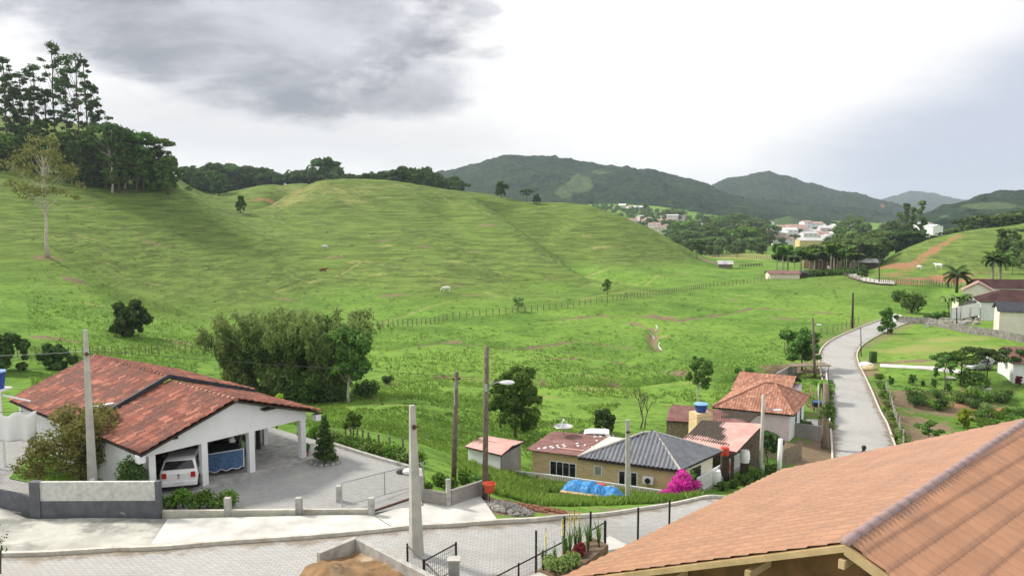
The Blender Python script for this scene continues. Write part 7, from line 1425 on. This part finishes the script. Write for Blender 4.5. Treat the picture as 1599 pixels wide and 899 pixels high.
q = hz_at(1285, 314); shouse('long dark red wall building half hidden behind the palm trunks', (q.x+2, q.y, q.z), R(-3), 15, 7, 3.6, 'roof_dark_town', 'metal_rust', 1.0, name='barn', cat='barn', wins=0)
q = hz_at(1297, 262); MB().lathe(q-Vector((0, 0, .3)), [(1.5, 0), (1.1, 1.4), (.35, 3.0), (.05, 3.6)], 12).build('tent', 'plaster_pink', label='small pale conical tent at the right end of the palm grove', cat='tent')
q = hz_at(1352, 300); shouse('grey arched shed roof right of the palm grove', (q.x, q.y, q.z), R(0), 9, 6, 3, 'roof_grey_town', 'wood_dark', 1.2, name='shed', cat='shed', wins=0)
for i in range(13): q = hz_at(1262+i*6, 256+(i % 3)*3); bush('green hedge shrub in front of the palm grove', q, 2.2, 2.2, 'leaf_mid', 420, .35, 400+i, group='hedge shrubs in front of the palm grove')
ptree(PD, 2, 1352, 440, 26, 'dark round tree in the bend of the far road', None, Y=236); ptree(PD, 0, 1345, 430, 14, 'low dark tree left of the far road', None, Y=285)
for i in range(14): ptree(PF, i, 1334+i*3, 400, 24+(i*5) % 12, 'leafy tree of the row behind the far road', 'trees of the row behind the far road', Y=300+(i*7) % 20)
# ---- the town
rg = random.Random(21); k = 0
TN = [(972,325,1130),(958,326,1135),(985,324,1140),(996,325,1128),(1010,350,930),(1000,352,920),(988,345,960),(1022,352,905),(1012,342,960),(1002,340,985),(1030,346,940),(1038,338,960),(1046,343,950),(1055,336,965),(1062,341,955),(1062,335,990),(1048,349,930),(1028,357,890),(1018,359,880),(1040,354,900),(1078,352,930),(1090,353,920),(1165,356,900),(1172,362,860),
      (1215,376,700),(1222,380,690),(1232,371,720),(1245,374,720),(1228,363,800),(1240,360,820),(1258,358,830),(1272,360,830),(1218,366,790),(1250,366,770),(1265,368,760),(1280,371,740),(1300,372,740),(1312,374,730),(1205,376,720),(1325,366,780),(1340,372,740),(1292,363,800),(1450,358,720),(1458,361,700),(1440,357,740)]+[(1203+(i*37) % 132, 358+(i*13) % 20, 900-(((i*13) % 20)*10)) for i in range(24)]
for i, (px, py, Y) in enumerate(TN):
    py -= 5 if px > 1200 else 0; q = py_(px, py, Y); w = rg.uniform(11, 18)*(.8 if Y > 850 else 1.0); st = rg.choice([1, 1, 2]); rf_ = rg.choice(['roof_rust_town', 'roof_rust_town', 'roof_grey_town', 'plaster_white']); wm = rg.choice(['plaster_white', 'plaster_white', 'plaster_cream', 'plaster_pink'])
    g_, l_ = ('white walled houses of the hillside village', 'white walled house of the village on the mountain foot') if px < 1100 else (('houses of the valley town', 'pale house in the small town on the valley floor') if px < 1380 else ('white houses beyond the right hill', 'white house beyond the thicket of the right hill'))
    if 1100 <= px < 1200: g_, l_ = 'pale houses among the valley woods', 'pale house showing between the trees of the valley woods'
    shouse(l_, (q.x, q.y, q.z-1.5), R(rg.choice([0, 90, 20, -25])+rg.uniform(-8, 8)), w, w*.7, 2.9*st, rf_, wm, 1.6, group=g_, wins=3, dn=14, storeys=st)
q = py_(1050, 346, 935); shouse('tall white three storey block in the hillside village', (q.x, q.y, q.z-1), R(-8), 13, 9, 8.6, 'plaster_white', 'plaster_white', .6, name='apartment_building', cat='building', wins=4, storeys=3, dn=10)
q = py_(1284, 384, 640); shouse('long hall with pale pitched roof and yellowish wall at the near edge of town', (q.x, q.y, q.z-1), R(-4), 40, 14, 5.5, 'roof_grey_town', 'plaster_yellow', 2.0, name='hall', cat='hall', wins=8, dn=6)
q = py_(1236, 366, 760); shouse('big gabled shed with a pinkish roof in the middle of the town', (q.x, q.y, q.z-1), R(4), 26, 14, 7, 'roof_rust_town', 'plaster_white', 3.0, name='hall', cat='hall', wins=5, dn=6)
for j in range(26):
    px, py, Y = rg.choice(TN); ptree(PF, j, px+rg.uniform(-12, 12), py, 9, 'leafy tree standing between the houses of the village', 'trees between the village houses', Y=Y-rg.uniform(8, 25), wide=1.3)
# ---- grass tufts on the near slopes, one mass
g = np.random.default_rng(77); n = 110000; Yq = np.exp(g.uniform(math.log(45), math.log(150), n)); uq = g.uniform(-.62, .62, n); xq = uq*Yq
ok = (g.random(n) > (Yq-85)/65)&(droad(xq, Yq) > 3.6)&(fbm(xq/6, Yq/6, 50, 3) > .36); Kx, Ky = xq+16.06, Yq-34.24
ok &= (uq < .42)&~((xq > .5)&(xq < 34)&(Yq > 49)&(Yq < 90)&(xq > (Yq-52)*.35))&~((Yq < 56)&(xq < -4)&(xq > -40))
xq, Yq = xq[ok], Yq[ok]; extra = 9000; ex = g.uniform(-2, 11.5, extra); ey = g.uniform(38, 54, extra); k2 = (droad(ex, ey) > 3.4)&(g.random(extra) < .95)&(ey-39.5 > (ex-2)*.55)&(ey < 54.2-ex*.35); 
tx0 = np.concatenate([xq, ex[k2]]); ty0 = np.concatenate([Yq, ey[k2]]); tz0 = H(tx0, ty0)
lex = g.uniform(-24, -16, 5000); ley = g.uniform(34.7, 44, 5000); kk_ = (ley > 34.9-(lex+16.9)*.33)&(ley < 36.4-(lex+18.1)*.95); tx0 = np.r_[tx0, lex[kk_]]; ty0 = np.r_[ty0, ley[kk_]]; tz0 = np.r_[tz0, np.full(kk_.sum(), .08)]
nt_ = len(tx0); tz0 = np.where((np.abs(tx0-5.0) < 3.0)&(np.abs(ty0-46.6) < 1.9), tz0-3, tz0); hgt = (.10+.14*g.random(nt_))*(.7+ty0/150)*np.where((tx0 > -3)&(ty0 < 54)&(tx0 < 12), 2.0, 1); V = np.zeros((nt_, 3, 3, 3))
for b in range(3):
    a = g.random(nt_)*6.28; dx_, dy_ = np.cos(a), np.sin(a); w = hgt*.22; l1, l2 = g.normal(size=nt_)*.3, g.normal(size=nt_)*.3
    V[:, b, 0] = np.stack([tx0-dx_*w, ty0-dy_*w, tz0-.03], 1); V[:, b, 1] = np.stack([tx0+dx_*w, ty0+dy_*w, tz0-.03], 1); V[:, b, 2] = np.stack([tx0+l1*hgt*1.4, ty0+l2*hgt*1.4, tz0+hgt], 1)
mkobj('grass', V.reshape(-1, 3), np.arange(nt_*9).reshape(-1, 3), 'grass_blade', kind='stuff', label='tufts of rough pasture grass over the near slopes', cat='grass')
# ---- rough weeds between the grass, one mass
g = np.random.default_rng(88); n = 1600; Yq = np.exp(g.uniform(math.log(52), math.log(300), n)); uq = g.uniform(-.62, .45, n); xq = uq*Yq; ok = (droad(xq, Yq) > 4.5)&~((xq > -4)&(xq < 36)&(Yq > 46)&(Yq < 92)&(xq > (Yq-52)*.3-2))&~((Yq < 58)&(xq < -3)); xq, Yq = xq[ok], Yq[ok]; zq = H(xq, Yq)
s_ = g.uniform(.12, .34, len(xq))*(.8+Yq/260); V, F = leaves(np.stack([xq, Yq, zq+s_*.35, s_*1.3, s_*1.3, s_*.5], 1), len(xq)*13, .10, g, shell=.2); mkobj('weeds', V, F, 'leaf_mid', kind='stuff', label='scattered dark weeds standing in the pasture grass', cat='weeds')
# ---- haze
hm = bpy.data.materials.new('haze'); hm.use_nodes = True; ht = hm.node_tree; ht.nodes.clear(); vo = N(ht, 'ShaderNodeVolumePrincipled'); vo.inputs['Density'].default_value = HAZE; vo.inputs['Color'].default_value = (.72, .85, 1, 1); vo.inputs['Anisotropy'].default_value = 0.2
oo = N(ht, 'ShaderNodeOutputMaterial'); ht.links.new(vo.outputs[0], oo.inputs['Volume']); MATS['haze'] = hm
MB().box((0, 2950, 105), (14400, 7100, 290)).build('haze', 'haze', kind='stuff')
for m_ in (hm,):
    try: m_.cycles.homogeneous_volume = True
    except Exception: pass
# parts with no own label, empties with stray protos: park nothing out of sight
for o in list(COL.objects):
    if o.parent is None and o.location.z < -400 and not o.get('kind'):
        for c in list(o.children): bpy.data.objects.remove(c)
        bpy.data.objects.remove(o)
